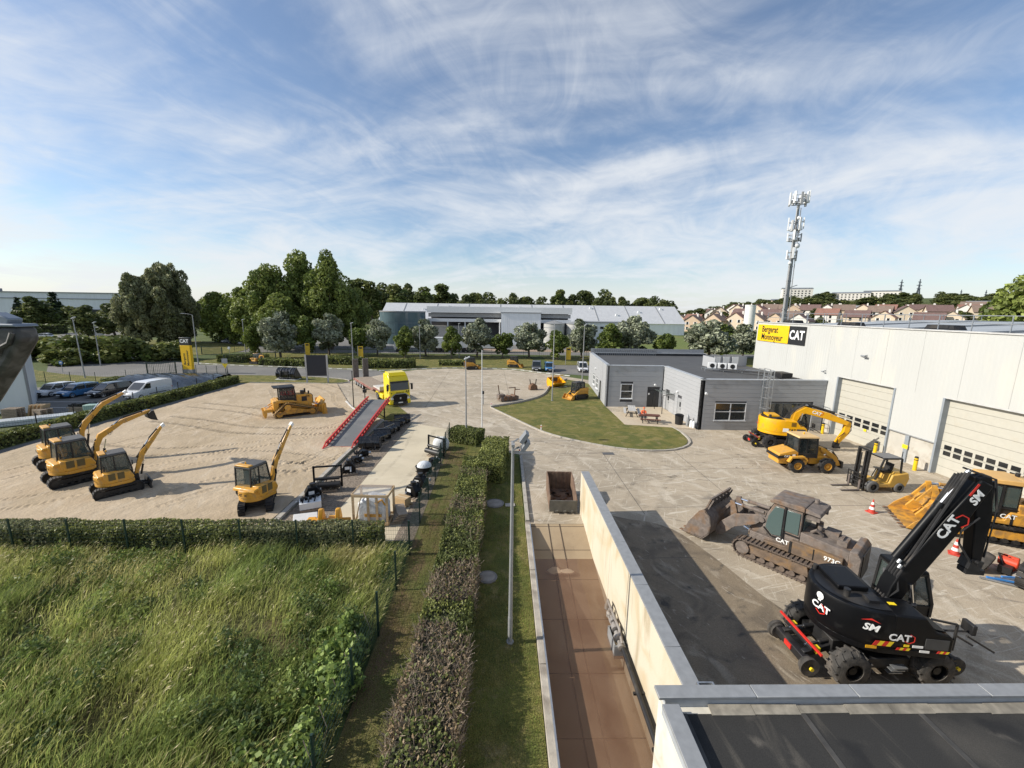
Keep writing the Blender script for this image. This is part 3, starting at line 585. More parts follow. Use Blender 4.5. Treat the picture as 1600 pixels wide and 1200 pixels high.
def hedge(label, a, b, W, Ht, dens, leaf, mats, zones=None, wob=.10, seed=1, name='hedge', cat='hedge'):
    a, b = Vector(a), Vector(b); d = b - a; Ln = d.length; t = thing(name, label, cat, (a.x, a.y, .03), math.atan2(d.y, d.x))
    rng = np.random.default_rng(seed); n = int(Ln * (W + 2 * Ht) * dens); P, Nn, x = rbox_pts(n, Ln, W, Ht, rng, wob, seed)
    # end caps
    k = int(W * Ht * dens * 2); e = np.stack([np.where(rng.random(k) < .5, 0., Ln), (rng.random(k) - .5) * W, rng.random(k) * Ht], 1); P = np.concatenate([P, e]); Nn = np.concatenate([Nn, np.stack([np.where(e[:, 0] > 1, 1., -1.), e[:, 0] * 0, e[:, 0] * 0], 1)]); x = P[:, 0]
    dead = np.zeros(len(P), bool)
    if zones:
        wz = x + 3.2 * (fbm(P[:, 0] * .8, P[:, 1] * .8, 3, 5) - .44)
        for z0, z1, pr in zones: dead |= (wz > z0) & (wz < z1) & (rng.random(len(P)) < pr)
    G = P[~dead]; Q = leaf_quads(G, leaf, Nn[~dead], .45, 1.4, rng); mi = (rng.random(len(Q)) * len(mats)).astype(int)
    patch = fbm(G[:, 0] * .35, G[:, 1] * .5, 2, seed + 4); mi = np.where(rng.random(len(Q)) < .6, np.clip(((patch - .28) * 2.6 * len(mats)).astype(int), 0, len(mats) - 1), mi)
    link('foliage', quad_mesh('foliage', Q, mats, mi), t, kind='stuff')
    if zones:
        D = P[dead]; keep = rng.random(len(D)) < .38; Q = leaf_quads(D[keep], leaf * .8, Nn[dead][keep], .3, 1.6, rng); link('dead_foliage', quad_mesh('dead_foliage', Q, [L_dead]), t, kind='stuff')['label'] = 'brown dead patches of the hedge'
        D = D[rng.random(len(D)) < .55]; m = len(D); dirn = rng.normal(size=(m, 3)); dirn[:, 2] = np.abs(dirn[:, 2]) + .6; dirn /= np.linalg.norm(dirn, axis=1)[:, None]
        side = np.cross(dirn, rng.normal(size=(m, 3))); side /= np.linalg.norm(side, axis=1)[:, None]; l = (.14 + .22 * rng.random(m))[:, None]; B = D - np.array([0, 0, .12]); T = B + dirn * l
        link('twigs', quad_mesh('twigs', np.stack([B - side * .008, B + side * .008, T + side * .005, T - side * .005], 1), [M_twig]), t, kind='stuff')
    mb = MB(); ns = max(2, int(Ln / .8)); rings = []
    for i in range(ns + 1):
        xx = .12 + (Ln - .24) * i / ns; ww, hh = W / 2 - .14 + random.uniform(-.04, .03), Ht - .16 + random.uniform(-.05, .03)
        rings.append([(xx, -ww, 0), (xx, -ww, hh * .9), (xx, -ww * .8, hh), (xx, ww * .8, hh), (xx, ww, hh * .9), (xx, ww, 0)])
    mb.loft(rings).obj('branches', M_core, t); return t
hedge('long clipped hedge behind the meadow fence, in front of the sand yard', (-45, 17.95), (-5.7, 17.95), .95, 1.12, 420, .085, [L_hedge3, L_hedge2, L_hedge2], wob=.08, seed=3)
hedge('long hedge with brown dead patches between two mown strips', (-1.85, 4.5), (-1.85, 27.2), 1.75, 1.1, 560, .072, [L_hedge, L_hedge3, L_hedge], zones=[(1.5, 3.4, .45), (3.5, 7.0, .88), (8.8, 10.7, .8), (12.8, 14.2, .35), (15, 16.4, .55), (19, 20.4, .25)], wob=.09, seed=5)
hedge('bushy far end of the dead-patched hedge with a dark gap', (-.95, 25.2), (-.45, 31.4), 1.9, 1.25, 420, .09, [L_hedge3, L_hedge], wob=.12, seed=6)
hedge('short hedge beside the lamp post where the mesh fence ends', (-4.3, 34.2), (-1.9, 33.0), 1.5, 1.2, 420, .09, [L_hedge, L_hedge3], wob=.12, seed=7)
hedge('low hedge between car park and sand yard on the left', (-39.75, 25), (-39.7, 60.4), 1.3, 1.0, 110, .17, [L_hedge, L_hedge3, L_hedge], wob=.10, seed=8)
for i, (a, b, w, h, lb) in enumerate([((-46.5, 79.5), (-41.5, 79.0), 2.6, 1.3, 'clipped hedge block right of the parked mini digger'), ((-40.8, 79), (-37.2, 78.7), 2.2, 1.2, 'small clipped hedge block behind the dark signboard'), ((-39.5, 83), (-28.5, 82), 3.2, 1.4, 'long clipped hedge mound on the verge behind the signboard'), ((-26.6, 77.8), (-17.2, 78.6), 3.6, 1.5, 'rounded clipped hedge behind the upright trailer ramps'), ((-57, 83), (-48, 83.5), 2.2, 1.5, 'dark hedge by the entrance gate left of the mini digger'), ((-13, 82), (-6, 82.4), 2.2, .9, 'low shrubs behind the dashed kerb near the yellow machine')]):
    hedge(lb, a, b, w, h, 40, .26, [L_hedge, L_hedge3], wob=.14, seed=20 + i)
# ---- trees
def crown_mesh(name, blobs, n, leaf, mats, seed, bias=.5, flat=1.3, droop=0., shell=.78):
    rng = np.random.default_rng(seed); B = np.array(blobs, float); w = B[:, 3] ** 2; w /= w.sum(); k = rng.choice(len(B), n, p=w)
    d = rng.normal(size=(n, 3)); d /= np.linalg.norm(d, axis=1)[:, None]; rr = B[k, 3] * (shell + (1.08 - shell) * rng.random(n) ** .6)
    sc = B[:, 4] if B.shape[1] > 4 else np.ones(len(B)); P = B[k, :3] + d * rr[:, None] * np.stack([np.ones(n), np.ones(n), sc[k]], 1)
    nb = d.copy(); nb[:, 2] += .35; nb /= np.linalg.norm(nb, axis=1)[:, None]
    Q = leaf_quads(P, leaf, nb, bias, flat, rng)
    if droop: Q[:, :, 2] -= droop * np.linalg.norm(Q[:, :, :2] - P[:, None, :2], axis=2)
    mi = np.where(rng.random(n) < .25, rng.integers(0, len(mats), n), (k * 7919 % 101 / 101. * len(mats)).astype(int)); return quad_mesh(name, Q, mats, mi)
def blob_crown(rng, n, c, rx, rz, r0, r1, top=1., zs=1.):
    """blobs spread through an ellipsoid volume, uneven"""
    out = []
    for i in range(n):
        d = rng.normal(size=3); d /= np.linalg.norm(d); q = rng.random() ** .45; z = d[2] * q; wid = (1 - max(0, z) ** 1.5 * top * .5)
        out.append((c[0] + d[0] * q * rx * wid, c[1] + d[1] * q * rx * wid, c[2] + z * rz, rng.uniform(r0, r1), zs))
    return out
def trunk_mesh(h, r, limbs, seed, name='trunk'):
    rr = random.Random(seed); mb = MB(); x = y = 0; pts = []
    for i in range(5): pts.append((x, y, h * i / 4)); x += rr.uniform(-.03, .03) * h; y += rr.uniform(-.03, .03) * h
    n = 8; rings = []
    for i, p in enumerate(pts): q = r * (1.25 - .95 * i / 4); rings.append([(p[0] + q * math.cos(2 * math.pi * j / n), p[1] + q * math.sin(2 * math.pi * j / n), p[2]) for j in range(n)])
    mb.loft(rings)
    for k in range(limbs):
        a = k * 2.4 + rr.random(); s = pts[2 + k % 2]; l = h * rr.uniform(.3, .45); mb.cyl(s, (s[0] + math.cos(a) * l * .7, s[1] + math.sin(a) * l * .7, s[2] + l * .75), r * .45, r * .12, 6)
    return mb.mesh(name, M_bark)
PROTO = {}
def proto(kind, hh, ww, crowns, trunk): PROTO[kind] = (hh, ww, crowns, trunk)
def make_protos():
    g = np.random.default_rng(11)
    def var(n, f): return [f(i) for i in range(n)]
    proto('silver', 9., 7., var(3, lambda i: crown_mesh('crown', blob_crown(g, 60, (0, 0, 4.9), 2.9, 3.5, .45, 1.05), 7500, .36, [L_silver, L_silver, L_silver, L_silver2], 40 + i, .35)), trunk_mesh(6.5, .17, 6, 1))
    proto('green', 7.5, 4.8, var(3, lambda i: crown_mesh('crown', blob_crown(g, 44, (0, 0, 4.0), 1.8, 2.95, .35, .85), 5200, .31, [L_green, L_green, L_green2], 50 + i, .4)), trunk_mesh(5.2, .13, 5, 2))
    proto('big', 25., 16., var(3, lambda i: crown_mesh('crown', blob_crown(g, 170, (0, 0, 12.3), 6.8, 11.2, .7, 1.9, 1.2), 24000, .5, [L_pop, L_pop2, L_pop2], 60 + i, .45)), trunk_mesh(17, .45, 8, 3))
    proto('willow', 23., 16., var(2, lambda i: crown_mesh('crown', [(b[0], b[1], b[2], b[3], 1.35) for b in blob_crown(g, 150, (0, 0, 10.8), 6.9, 10.9, .6, 1.5, .8)], 24000, .48, [L_will, L_will2, L_will2], 70 + i, .25, 2.0, .9)), trunk_mesh(15, .5, 8, 4))
    proto('horn', 16., 7.6, var(2, lambda i: crown_mesh('crown', blob_crown(g, 46, (0, 0, 8.0), 2.7, 6.9, .9, 1.8, .8), 9000, .5, [L_green2, L_pop2, L_green], 80 + i, .45)), trunk_mesh(10, .25, 6, 5))
    proto('wood', 20., 12., var(4, lambda i: crown_mesh('crown', blob_crown(g, 60, (0, 0, 9.8), 4.9, 8.8, .9, 2.0, 1.2), 4200, .85, [L_far, L_far, L_far2], 90 + i, .4)), trunk_mesh(11, .35, 4, 6))
    proto('poplar', 24., 8., var(2, lambda i: crown_mesh('crown', blob_crown(g, 30, (0, 0, 13.0), 2.4, 10.0, 1.0, 1.9, .9), 2600, .95, [L_far2, L_pop, L_far], 100 + i, .4)), trunk_mesh(14, .3, 4, 7))
    def con(i):
        b = []
        for k in range(34):
            z = 1.6 + 11.5 * k / 33; rr = 2.9 * (1 - k / 36.) + .2; a = k * 2.4; b.append((math.cos(a) * rr * .6, math.sin(a) * rr * .6, z, max(.45, rr * .55), .55))
        return crown_mesh('crown', b, 3600, .5, [L_con, L_con, L_green], 110 + i, .3, 1.8, .5)
    proto('conifer', 14., 6.5, var(2, con), trunk_mesh(9, .2, 0, 8))
    proto('bush', 3.4, 5., var(3, lambda i: crown_mesh('crown', [(x, y, max(z, .5), r_, .9) for x, y, z, r_, _ in blob_crown(g, 18, (0, 0, 1.5), 1.9, 1.3, .55, 1.0, .4)], 2600, .36, [L_hedge, L_hedge3, L_green], 120 + i, .4)), trunk_mesh(1.6, .1, 4, 9))
make_protos()
TREE_I = 0
def tree(kind, x, y, top, w, label, group, name, z=None, cat='tree'):
    global TREE_I
    hh, ww, crowns, tm = PROTO[kind]; z = float(terrain(np.array(x), np.array(y))) if z is None else z
    t = thing(name, label, cat, (x, y, z - .02), (TREE_I * 2.399) % 6.28, group); s = (top - z) / hh; sw = w / ww; t.scale = (sw, sw, s)
    link('trunk', tm, t); link('crown', crowns[TREE_I % len(crowns)], t); TREE_I += 1; return t
ORD = ['first', 'second', 'third', 'fourth', 'fifth', 'sixth', 'seventh', 'eighth', 'ninth', 'tenth', 'eleventh', 'twelfth']
GR = 'row of small street trees in front of the warehouse'
for i, a in enumerate([(-48.7, 90.0, 10.2, 8.6), (-41.1, 97.0, 9.4, 7.9), (-29.9, 97.0, 9.1, 6.1), (-18.4, 97.0, 8.8, 7.0), (-6.4, 97.0, 8.9, 7.3), (6.0, 97.0, 8.8, 8.2), (18.5, 97.0, 9.3, 7.3), (30.9, 97.0, 9.9, 9.4), (47.0, 92.0, 10.2, 10.8), (59.0, 100.0, 8.6, 8.0)]):
    tree('silver', a[0], a[1], a[2] * 1.06, a[3] * 1.1, f'silver-leaved tree, {ORD[i]} silvery one from the left in the street row', GR, 'silver_tree')
for i, a in enumerate([(-54.4, 90.0, 7.8, 4.1), (-44.9, 94.0, 8.8, 5.2), (-33.6, 95.0, 7.9, 4.7), (-22.5, 93.0, 7.4, 4.6), (-11.8, 93.0, 7.0, 4.6), (-0.4, 95.0, 7.0, 5.0), (12.2, 93.0, 6.9, 5.1), (24.5, 94.0, 8.0, 6.4), (37.1, 94.0, 7.4, 5.5), (55.6, 103.0, 8.8, 6.8)]):
    tree('green', a[0], a[1], a[2] * 1.06, a[3] * 1.12, f'small dark green round-crowned tree, {ORD[i]} green one from the left in the street row', GR, 'lime_tree')
for a, lb in (((-62.0, 112.0, 24.5, 15.0), 'tall leafy tree at the left of the big dark group'), ((-55.6, 116.0, 28.0, 14.5), 'tallest tree in the middle of the big dark group'), ((-46.6, 112.0, 26.6, 14.8), 'tall broad tree at the right of the big dark group'), ((-42.0, 117.0, 18.5, 9.5), 'lower tree at the right foot of the big dark group'), ((-56.0, 105.0, 15.5, 14.0), 'leafy lower tree in front of the big dark group')):
    tree('big', *a, lb, 'big trees left of the warehouse', 'broadleaf_tree')
for a, lb in (((-101.4, 118.0, 21.0, 13.2), 'grey-green willow, left half of the large pale clump'), ((-97.0, 122.0, 25.0, 15.0), 'tallest grey-green willow of the large pale clump'), ((-97.5, 128.0, 19.6, 10.5), 'grey-green willow at the right edge of the pale clump')):
    tree('willow', *a, lb, 'grey-green willows by the entrance', 'willow_tree')
for a, lb in (((-86.8, 128.0, 16.5, 8.4), 'slim hornbeam nearest the willows along the car park'), ((-79.3, 122.0, 16.8, 8.4), 'slim hornbeam in the middle of the car park row'), ((-72.7, 118.0, 17.6, 8.2), 'slim hornbeam next to the big dark group'), ((-105.2, 150.0, 18.0, 10.4), 'hornbeam showing behind the willow clump')):
    tree('horn', *a, lb, 'hornbeams along the far car park', 'hornbeam_tree')
for k, a, lb in (('conifer', (-222.2, 210.0, 17.6, 11.5), 'dark conifer in front of the long white factory'), ('wood', (-205, 186.0, 14.6, 13.4), 'round tree left of the dark conifer'), ('conifer', (-219, 192.0, 14.5, 8.), 'small conifer at the left edge of the factory view'), ('wood', (-226, 172.0, 14.0, 14.), 'tree at the far left edge above the grey bucket'), ('wood', (-193.5, 190.0, 11.2, 12.1), 'low round tree right of the dark conifer'), ('wood', (-139.0, 140.0, 11.2, 9.5), 'dense tree on the grass mound beside the bus shelter'), ('wood', (-141.0, 152.0, 12.6, 11.5), 'tree behind the dense tree on the mound'), ('willow', (-140.6, 160.0, 14.6, 11.2), 'tree just left of the willow clump')):
    tree(k, *a, lb, 'trees in front of the long white factory', 'conifer_tree' if k == 'conifer' else 'garden_tree')
hedge('dark clipped hedge along the far car park', (-196, 152), (-166, 158), 5, 3.2, 5, .8, [L_far, L_hedge], wob=.2, seed=31)
for i, (x, y, tp, w, lb) in enumerate([(-94, 86, 5.0, 13, 'large bush on the verge left of the lamp post'), (-84, 84, 5.6, 13, 'tall bush behind the leaning lamp post'), (-76, 84, 5.4, 12, 'dark bush right of the leaning lamp post'), (-69, 85.5, 4.2, 9, 'end bush of the verge thicket beside the road'), (-97, 78, 2.6, 7, 'low bush behind the white shed'), (-82, 78, 3.2, 9, 'front bush in the verge thicket'), (-110, 100, 3.6, 9, 'bush beside the dark car on the far car park'), (-56.2, 59.5, 1.0, 4, 'scrubby plants behind the parked blue car'), (-49.5, 63.2, .9, 3, 'weedy plants at the top of the black sheeting')]):
    tree('bush', x, y, tp, w, lb, 'bushes on the verge', 'bush', cat='bush')
rf = random.Random(5)
FAR = [(-87.0, 250.0, 29.2, 13.9), (-79.4, 250.0, 29.0, 12.5), (-79.0, 275.0, 28.0, 15.5), (-59.6, 235.0, 26.7, 13.1), (-62.2, 275.0, 28.3, 13.0), (-48.2, 250.0, 26.1, 11.4), (-41.3, 275.0, 28.6, 14.9), (-35.0, 275.0, 23.8, 13.9), (-24.1, 250.0, 20.6, 11.6), (-16.5, 250.0, 22.9, 15.6), (-9.7, 275.0, 22.9, 16.3), (-1.1, 238.0, 19.6, 10.5), (6.1, 238.0, 21.4, 11.3), (11.5, 240.0, 20.5, 14.4), (22.9, 262.0, 20.1, 13.7), (35.5, 275.0, 26.9, 10.1), (43.2, 275.0, 22.5, 13.9), (53.8, 275.0, 26.7, 17.8), (60.6, 250.0, 24.7, 15.6), (65.7, 262.0, 22.2, 12.8), (79.3, 275.0, 21.4, 12.7), (90.0, 275.0, 22.3, 16.5), (93.9, 262.0, 21.5, 13.4), (107.1, 275.0, 21.3, 15.1)]
for i, a in enumerate(FAR): tree('poplar' if i in (0, 1, 3, 5, 6, 15) else 'wood', a[0], a[1], a[2], a[3] * 1.15, 'tree in the dark line on the skyline behind the warehouse', 'tree line behind the warehouse', 'skyline_tree')
for i in range(30): x = -150 + i * 9.0 + rf.uniform(-3, 3); tree('wood', x, rf.uniform(285, 330), rf.uniform(16, 22), rf.uniform(13, 19), 'tree in the dark line on the skyline behind the warehouse', 'tree line behind the warehouse', 'skyline_tree')
for i in range(16): x = -190 - i * 16 + rf.uniform(-4, 4); tree('wood', x, rf.uniform(290, 340), rf.uniform(13, 17), rf.uniform(13, 19), 'tree far behind the long white factory on the left', 'far trees on the left', 'skyline_tree')
# woods on the hill at the right
def hill_woods():
    k = 0
    for i in range(120):
        az = rf.uniform(.36, 1.02); r_ = rf.uniform(450, 760); x, y = r_ * math.sin(az), r_ * math.cos(az); z = float(terrain(np.array(x), np.array(y)))
        tree('wood', x, y, z + rf.uniform(8, 13), rf.uniform(13, 22), 'tree of the wooded hillside behind the houses', 'trees on the wooded hillside', 'hillside_tree', z)
    for i in range(34):
        az = rf.uniform(.44, 1.0); r_ = rf.uniform(250, 400); x, y = r_ * math.sin(az), r_ * math.cos(az); tree('wood', x, y, float(terrain(np.array(x), np.array(y))) + rf.uniform(4.5, 8), rf.uniform(6, 9), 'garden tree standing among the housing estate roofs', 'garden trees on the estate', 'garden_tree')
hill_woods()
for a, lb in (((99, 77, 21.5, 11), 'dark tree at the right edge of the view behind the hall'), ((84, 122, 8.6, 9), 'green tree beside the white silo'), ((66, 98, 9, 8), 'dark tree touching the corner of the white hall')): tree('horn', *a, lb, 'trees around the hall', 'garden_tree')
# ---- meadow grass: bent blades in patches of different growth
def build_meadow():
    rng = np.random.default_rng(77); n = 190000; x = rng.uniform(-44, -4.4, n); y = rng.uniform(2.5, 17.3, n)
    vis = (x > -(y * 1.42 + 3.2)) & (y > 5.2); x, y = x[vis], y[vis]
    dens = fbm(x * .55, y * .55, 3, 12); keep = rng.random(len(x)) < np.clip(.35 + (dens - .3) * 2.2, .12, 1); x, y = x[keep], y[keep]; n = len(x)
    def gz(x, y): e = np.minimum(S((-4.3 - x) / 1.5), S((17.6 - y) / 1.5)); return .02 + (.05 + .35 * (fbm(x * .25, y * .25, 3, 5) - .3)) * e
    z = gz(x, y); pt = fbm(x * .38, y * .38, 3, 31); straw = fbm(x * .30 + 4, y * .45, 3, 47); tall = .38 + .75 * np.clip(fbm(x * .6, y * .6, 3, 8) - .2, 0, 1)
    hgt = tall * (.55 + .75 * rng.random(n)); hgt *= np.where(x > -5.2, .75, 1)
    ang = rng.normal(.25, .75, n); lean = hgt * rng.uniform(.25, .95, n); dx, dy = np.cos(ang) * lean, np.sin(ang) * lean * .8
    wd = rng.uniform(.010, .021, n); wa = rng.uniform(0, 6.28, n); sx, sy = np.cos(wa) * wd / 2, np.sin(wa) * wd / 2
    b = np.stack([x, y, z - .02], 1); m = b + np.stack([dx * .35, dy * .35, hgt * .62], 1); t = b + np.stack([dx, dy, hgt * .98], 1); s = np.stack([sx, sy, sx * 0], 1)
    Q = np.concatenate([np.stack([b - s, b + s, m + s * .9, m - s * .9], 1), np.stack([m - s * .9, m + s * .9, t + s * .25, t - s * .25], 1)])
    sel = np.where(straw + rng.normal(0, .09, n) > .58, 0, np.where(pt + rng.normal(0, .10, n) > .47, 1, np.where(rng.random(n) < .75, 2, 3)))
    gm = [leafmat('grass_straw', (.60, .55, .25), .3, .45), leafmat('grass_light', (.44, .46, .16), .3, .5), leafmat('grass_mid', (.29, .355, .11), .3, .5), leafmat('grass_dark', (.22, .29, .085), .3, .45)]
    o = link('meadow_grass', quad_mesh('meadow_grass', Q, gm, np.concatenate([sel, sel])), kind='stuff'); tag(o, 'tall uncut meadow grass, green and straw coloured, filling the lower left', 'grass')
    # seed heads
    k = np.where((sel < 2) & (rng.random(n) < .11))[0]; P = t[k]; d = np.stack([dx[k], dy[k], hgt[k] * .35], 1); d /= np.linalg.norm(d, axis=1)[:, None]; sd = np.cross(d, rng.normal(size=(len(k), 3))); sd /= np.linalg.norm(sd, axis=1)[:, None]
    l = rng.uniform(.10, .2, len(k))[:, None]; Q = np.stack([P - d * .02, P + d * l * .5 + sd * .014, P + d * l, P + d * l * .5 - sd * .014], 1)
    o = link('grass_seed_heads', quad_mesh('grass_seed_heads', Q, [leafmat('seed_head', (.55, .48, .28), .25, .3)]), kind='stuff'); tag(o, 'pale seed heads nodding above the meadow grass', 'grass')
    # broad-leaved weeds in clumps
    cs = []; P = []; N_ = []; mi = []
    for i in range(330):
        cx, cy = rng.uniform(-30, -4.8), rng.uniform(5.4, 17.1)
        if cx < -(cy * 1.42 + 2) or fbm(np.array(cx * .38), np.array(cy * .38), 3, 31) > .54: continue
        r_ = rng.uniform(.25, .75); hh = rng.uniform(.35, .95); k = int(230 * r_ / .5); d = rng.normal(size=(k, 3)); d /= np.linalg.norm(d, axis=1)[:, None]; d[:, 2] = np.abs(d[:, 2]); q = rng.random(k) ** .4
        P.append(np.array([cx, cy, gz(np.array(cx), np.array(cy))]) + d * q[:, None] * np.array([r_, r_, hh])); N_.append(d); mi.append(np.full(k, rng.choice([0, 0, 0, 1, 2, 2])))
    P, N_, mi = np.concatenate(P), np.concatenate(N_), np.concatenate(mi)
    o = link('weeds', quad_mesh('weeds', leaf_quads(P, .065, N_, .35, 2.0, rng), [L_weed, L_weed2, L_weed3], mi), kind='stuff'); tag(o, 'broad-leaved weeds growing in dark green clumps through the meadow', 'weeds')
    # creeper on the fence at the bottom
    P = []; N_ = []
    for i in range(78):
        cy = rng.uniform(5.0, 12.6); cx = -4.5 - abs(rng.normal(0, .85)) * (1 + (11 - cy) * .05); r_ = rng.uniform(.25, .55); hh = rng.uniform(.5, 1.15) * (1 if cx > -5.4 else .6); k = 210
        d = rng.normal(size=(k, 3)); d /= np.linalg.norm(d, axis=1)[:, None]; d[:, 2] = np.abs(d[:, 2]); q = rng.random(k) ** .35; P.append(np.array([cx, cy, .05]) + d * q[:, None] * np.array([r_, r_, hh])); N_.append(d)
    P, N_ = np.concatenate(P), np.concatenate(N_)
    t_ = thing('creeper', 'bright green creeper scrambling over the mesh fence at the bottom', 'creeper', (-4.8, 9, 0)); P = P - np.array([-4.8, 9, 0])
    link('foliage', quad_mesh('foliage', leaf_quads(P, .12, N_, .4, 1.25, rng), [leafmat('creeper_leaf', (.25, .33, .095), .35), leafmat('creeper_leaf_dark', (.11, .165, .055), .35)], (rng.random(len(P)) < .4).astype(int)), t_, kind='stuff')
    st = MB()
    for i in range(9): yy = -3.6 + i * .85; st.tube([(.2, yy, 0), (.35, yy + .1, .5), (.1, yy + .25, 1.0)], .012, 5)
    st.obj('stems', M_twig, t_)
build_meadow()
def lawn_blades(name, label, rects, dens, h, mats, seed, z=.04):
    rng = np.random.default_rng(seed); T = []; mi = []
    for x0, x1, y0, y1 in rects:
        n = int((x1 - x0) * (y1 - y0) * dens); x, y = rng.uniform(x0, x1, n), rng.uniform(y0, y1, n); p = fbm(x * .8, y * .8, 3, seed); kp = rng.random(n) < np.clip(.4 + (p - .3) * 2, .15, 1); x, y, p = x[kp], y[kp], p[kp]; n = len(x)
        hh = h * rng.uniform(.5, 1.3, n); a = rng.uniform(0, 6.28, n); w = .016; l = hh * .6
        b = np.stack([x, y, np.full(n, z - .012)], 1); s = np.stack([np.cos(a) * w / 2, np.sin(a) * w / 2, a * 0], 1); tt = b + np.stack([rng.normal(.1, .5, n) * l, rng.normal(0, .5, n) * l, hh], 1)
        T.append(np.stack([b - s, b + s, tt], 1)); mi.append(np.where(p + rng.normal(0, .08, n) > .50, 1, 0))
    o = link(name, tri_mesh(name, np.concatenate(T), mats, np.concatenate(mi)), kind='stuff'); tag(o, label, 'grass')
LG = [leafmat('lawn_blade', (.19, .245, .06), .3, .3), leafmat('lawn_blade_dry', (.26, .24, .09), .3, .25)]
lawn_blades('strip_grass', 'short grass on the mown strip between long hedge and pit', [(-.95, 1.18, 5.2, 25), (0.1, 1.18, 25, 29.6)], 900, .075, LG, 61)
lawn_blades('strip_grass', 'short worn grass on the path between mesh fence and hedge', [(-4.12, -2.75, 5.2, 33)], 620, .07, LG, 62)

# ================================================================== BUILDINGS
def ribbed(name, col, axis, pitch, rough=.5, var=.05, dirt=None, damt=.0, depth=.6, metal=0.):
    """sheet cladding: fine ribs as bump, weather streaks"""
    if name in MATS: return MATS[name]
    m = mat(name, col, rough, metal, var=var, scale=.7, dirt=dirt, damt=damt, dscale=.5, stretch=(1, 1, .25)); nt = m.node_tree; N = nt.nodes; L = nt.links; b = N['Principled BSDF']
    tc = N.new('ShaderNodeTexCoord'); w = N.new('ShaderNodeTexWave'); w.bands_direction = axis; w.inputs['Scale'].default_value = .314 / pitch; w.wave_profile = 'TRI'
    L.new(tc.outputs['Object'], w.inputs[0]); bp = N.new('ShaderNodeBump'); bp.inputs['Strength'].default_value = depth; bp.inputs['Distance'].default_value = .02
    L.new(w.outputs[1], bp.inputs['Height']); L.new(bp.outputs[0], b.inputs['Normal']); return m
M_hall = ribbed('hall_cladding', (.475, .482, .465), 'Y', .30, .45, .025, (.55, .53, .46), .14, .35)
M_door = mat('door_cream', (.46, .445, .385), .45, var=.03, dirt=(.42, .38, .3), damt=.08)
M_pane = glass('dark_pane', (.018, .02, .022), .08, .95)
M_frame = mat('steel_frame_grey', (.25, .28, .31), .5, var=.06)
M_roofd = mat('dark_roofing', (.055, .056, .058), .8, var=.15, scale=1, bump=.1)
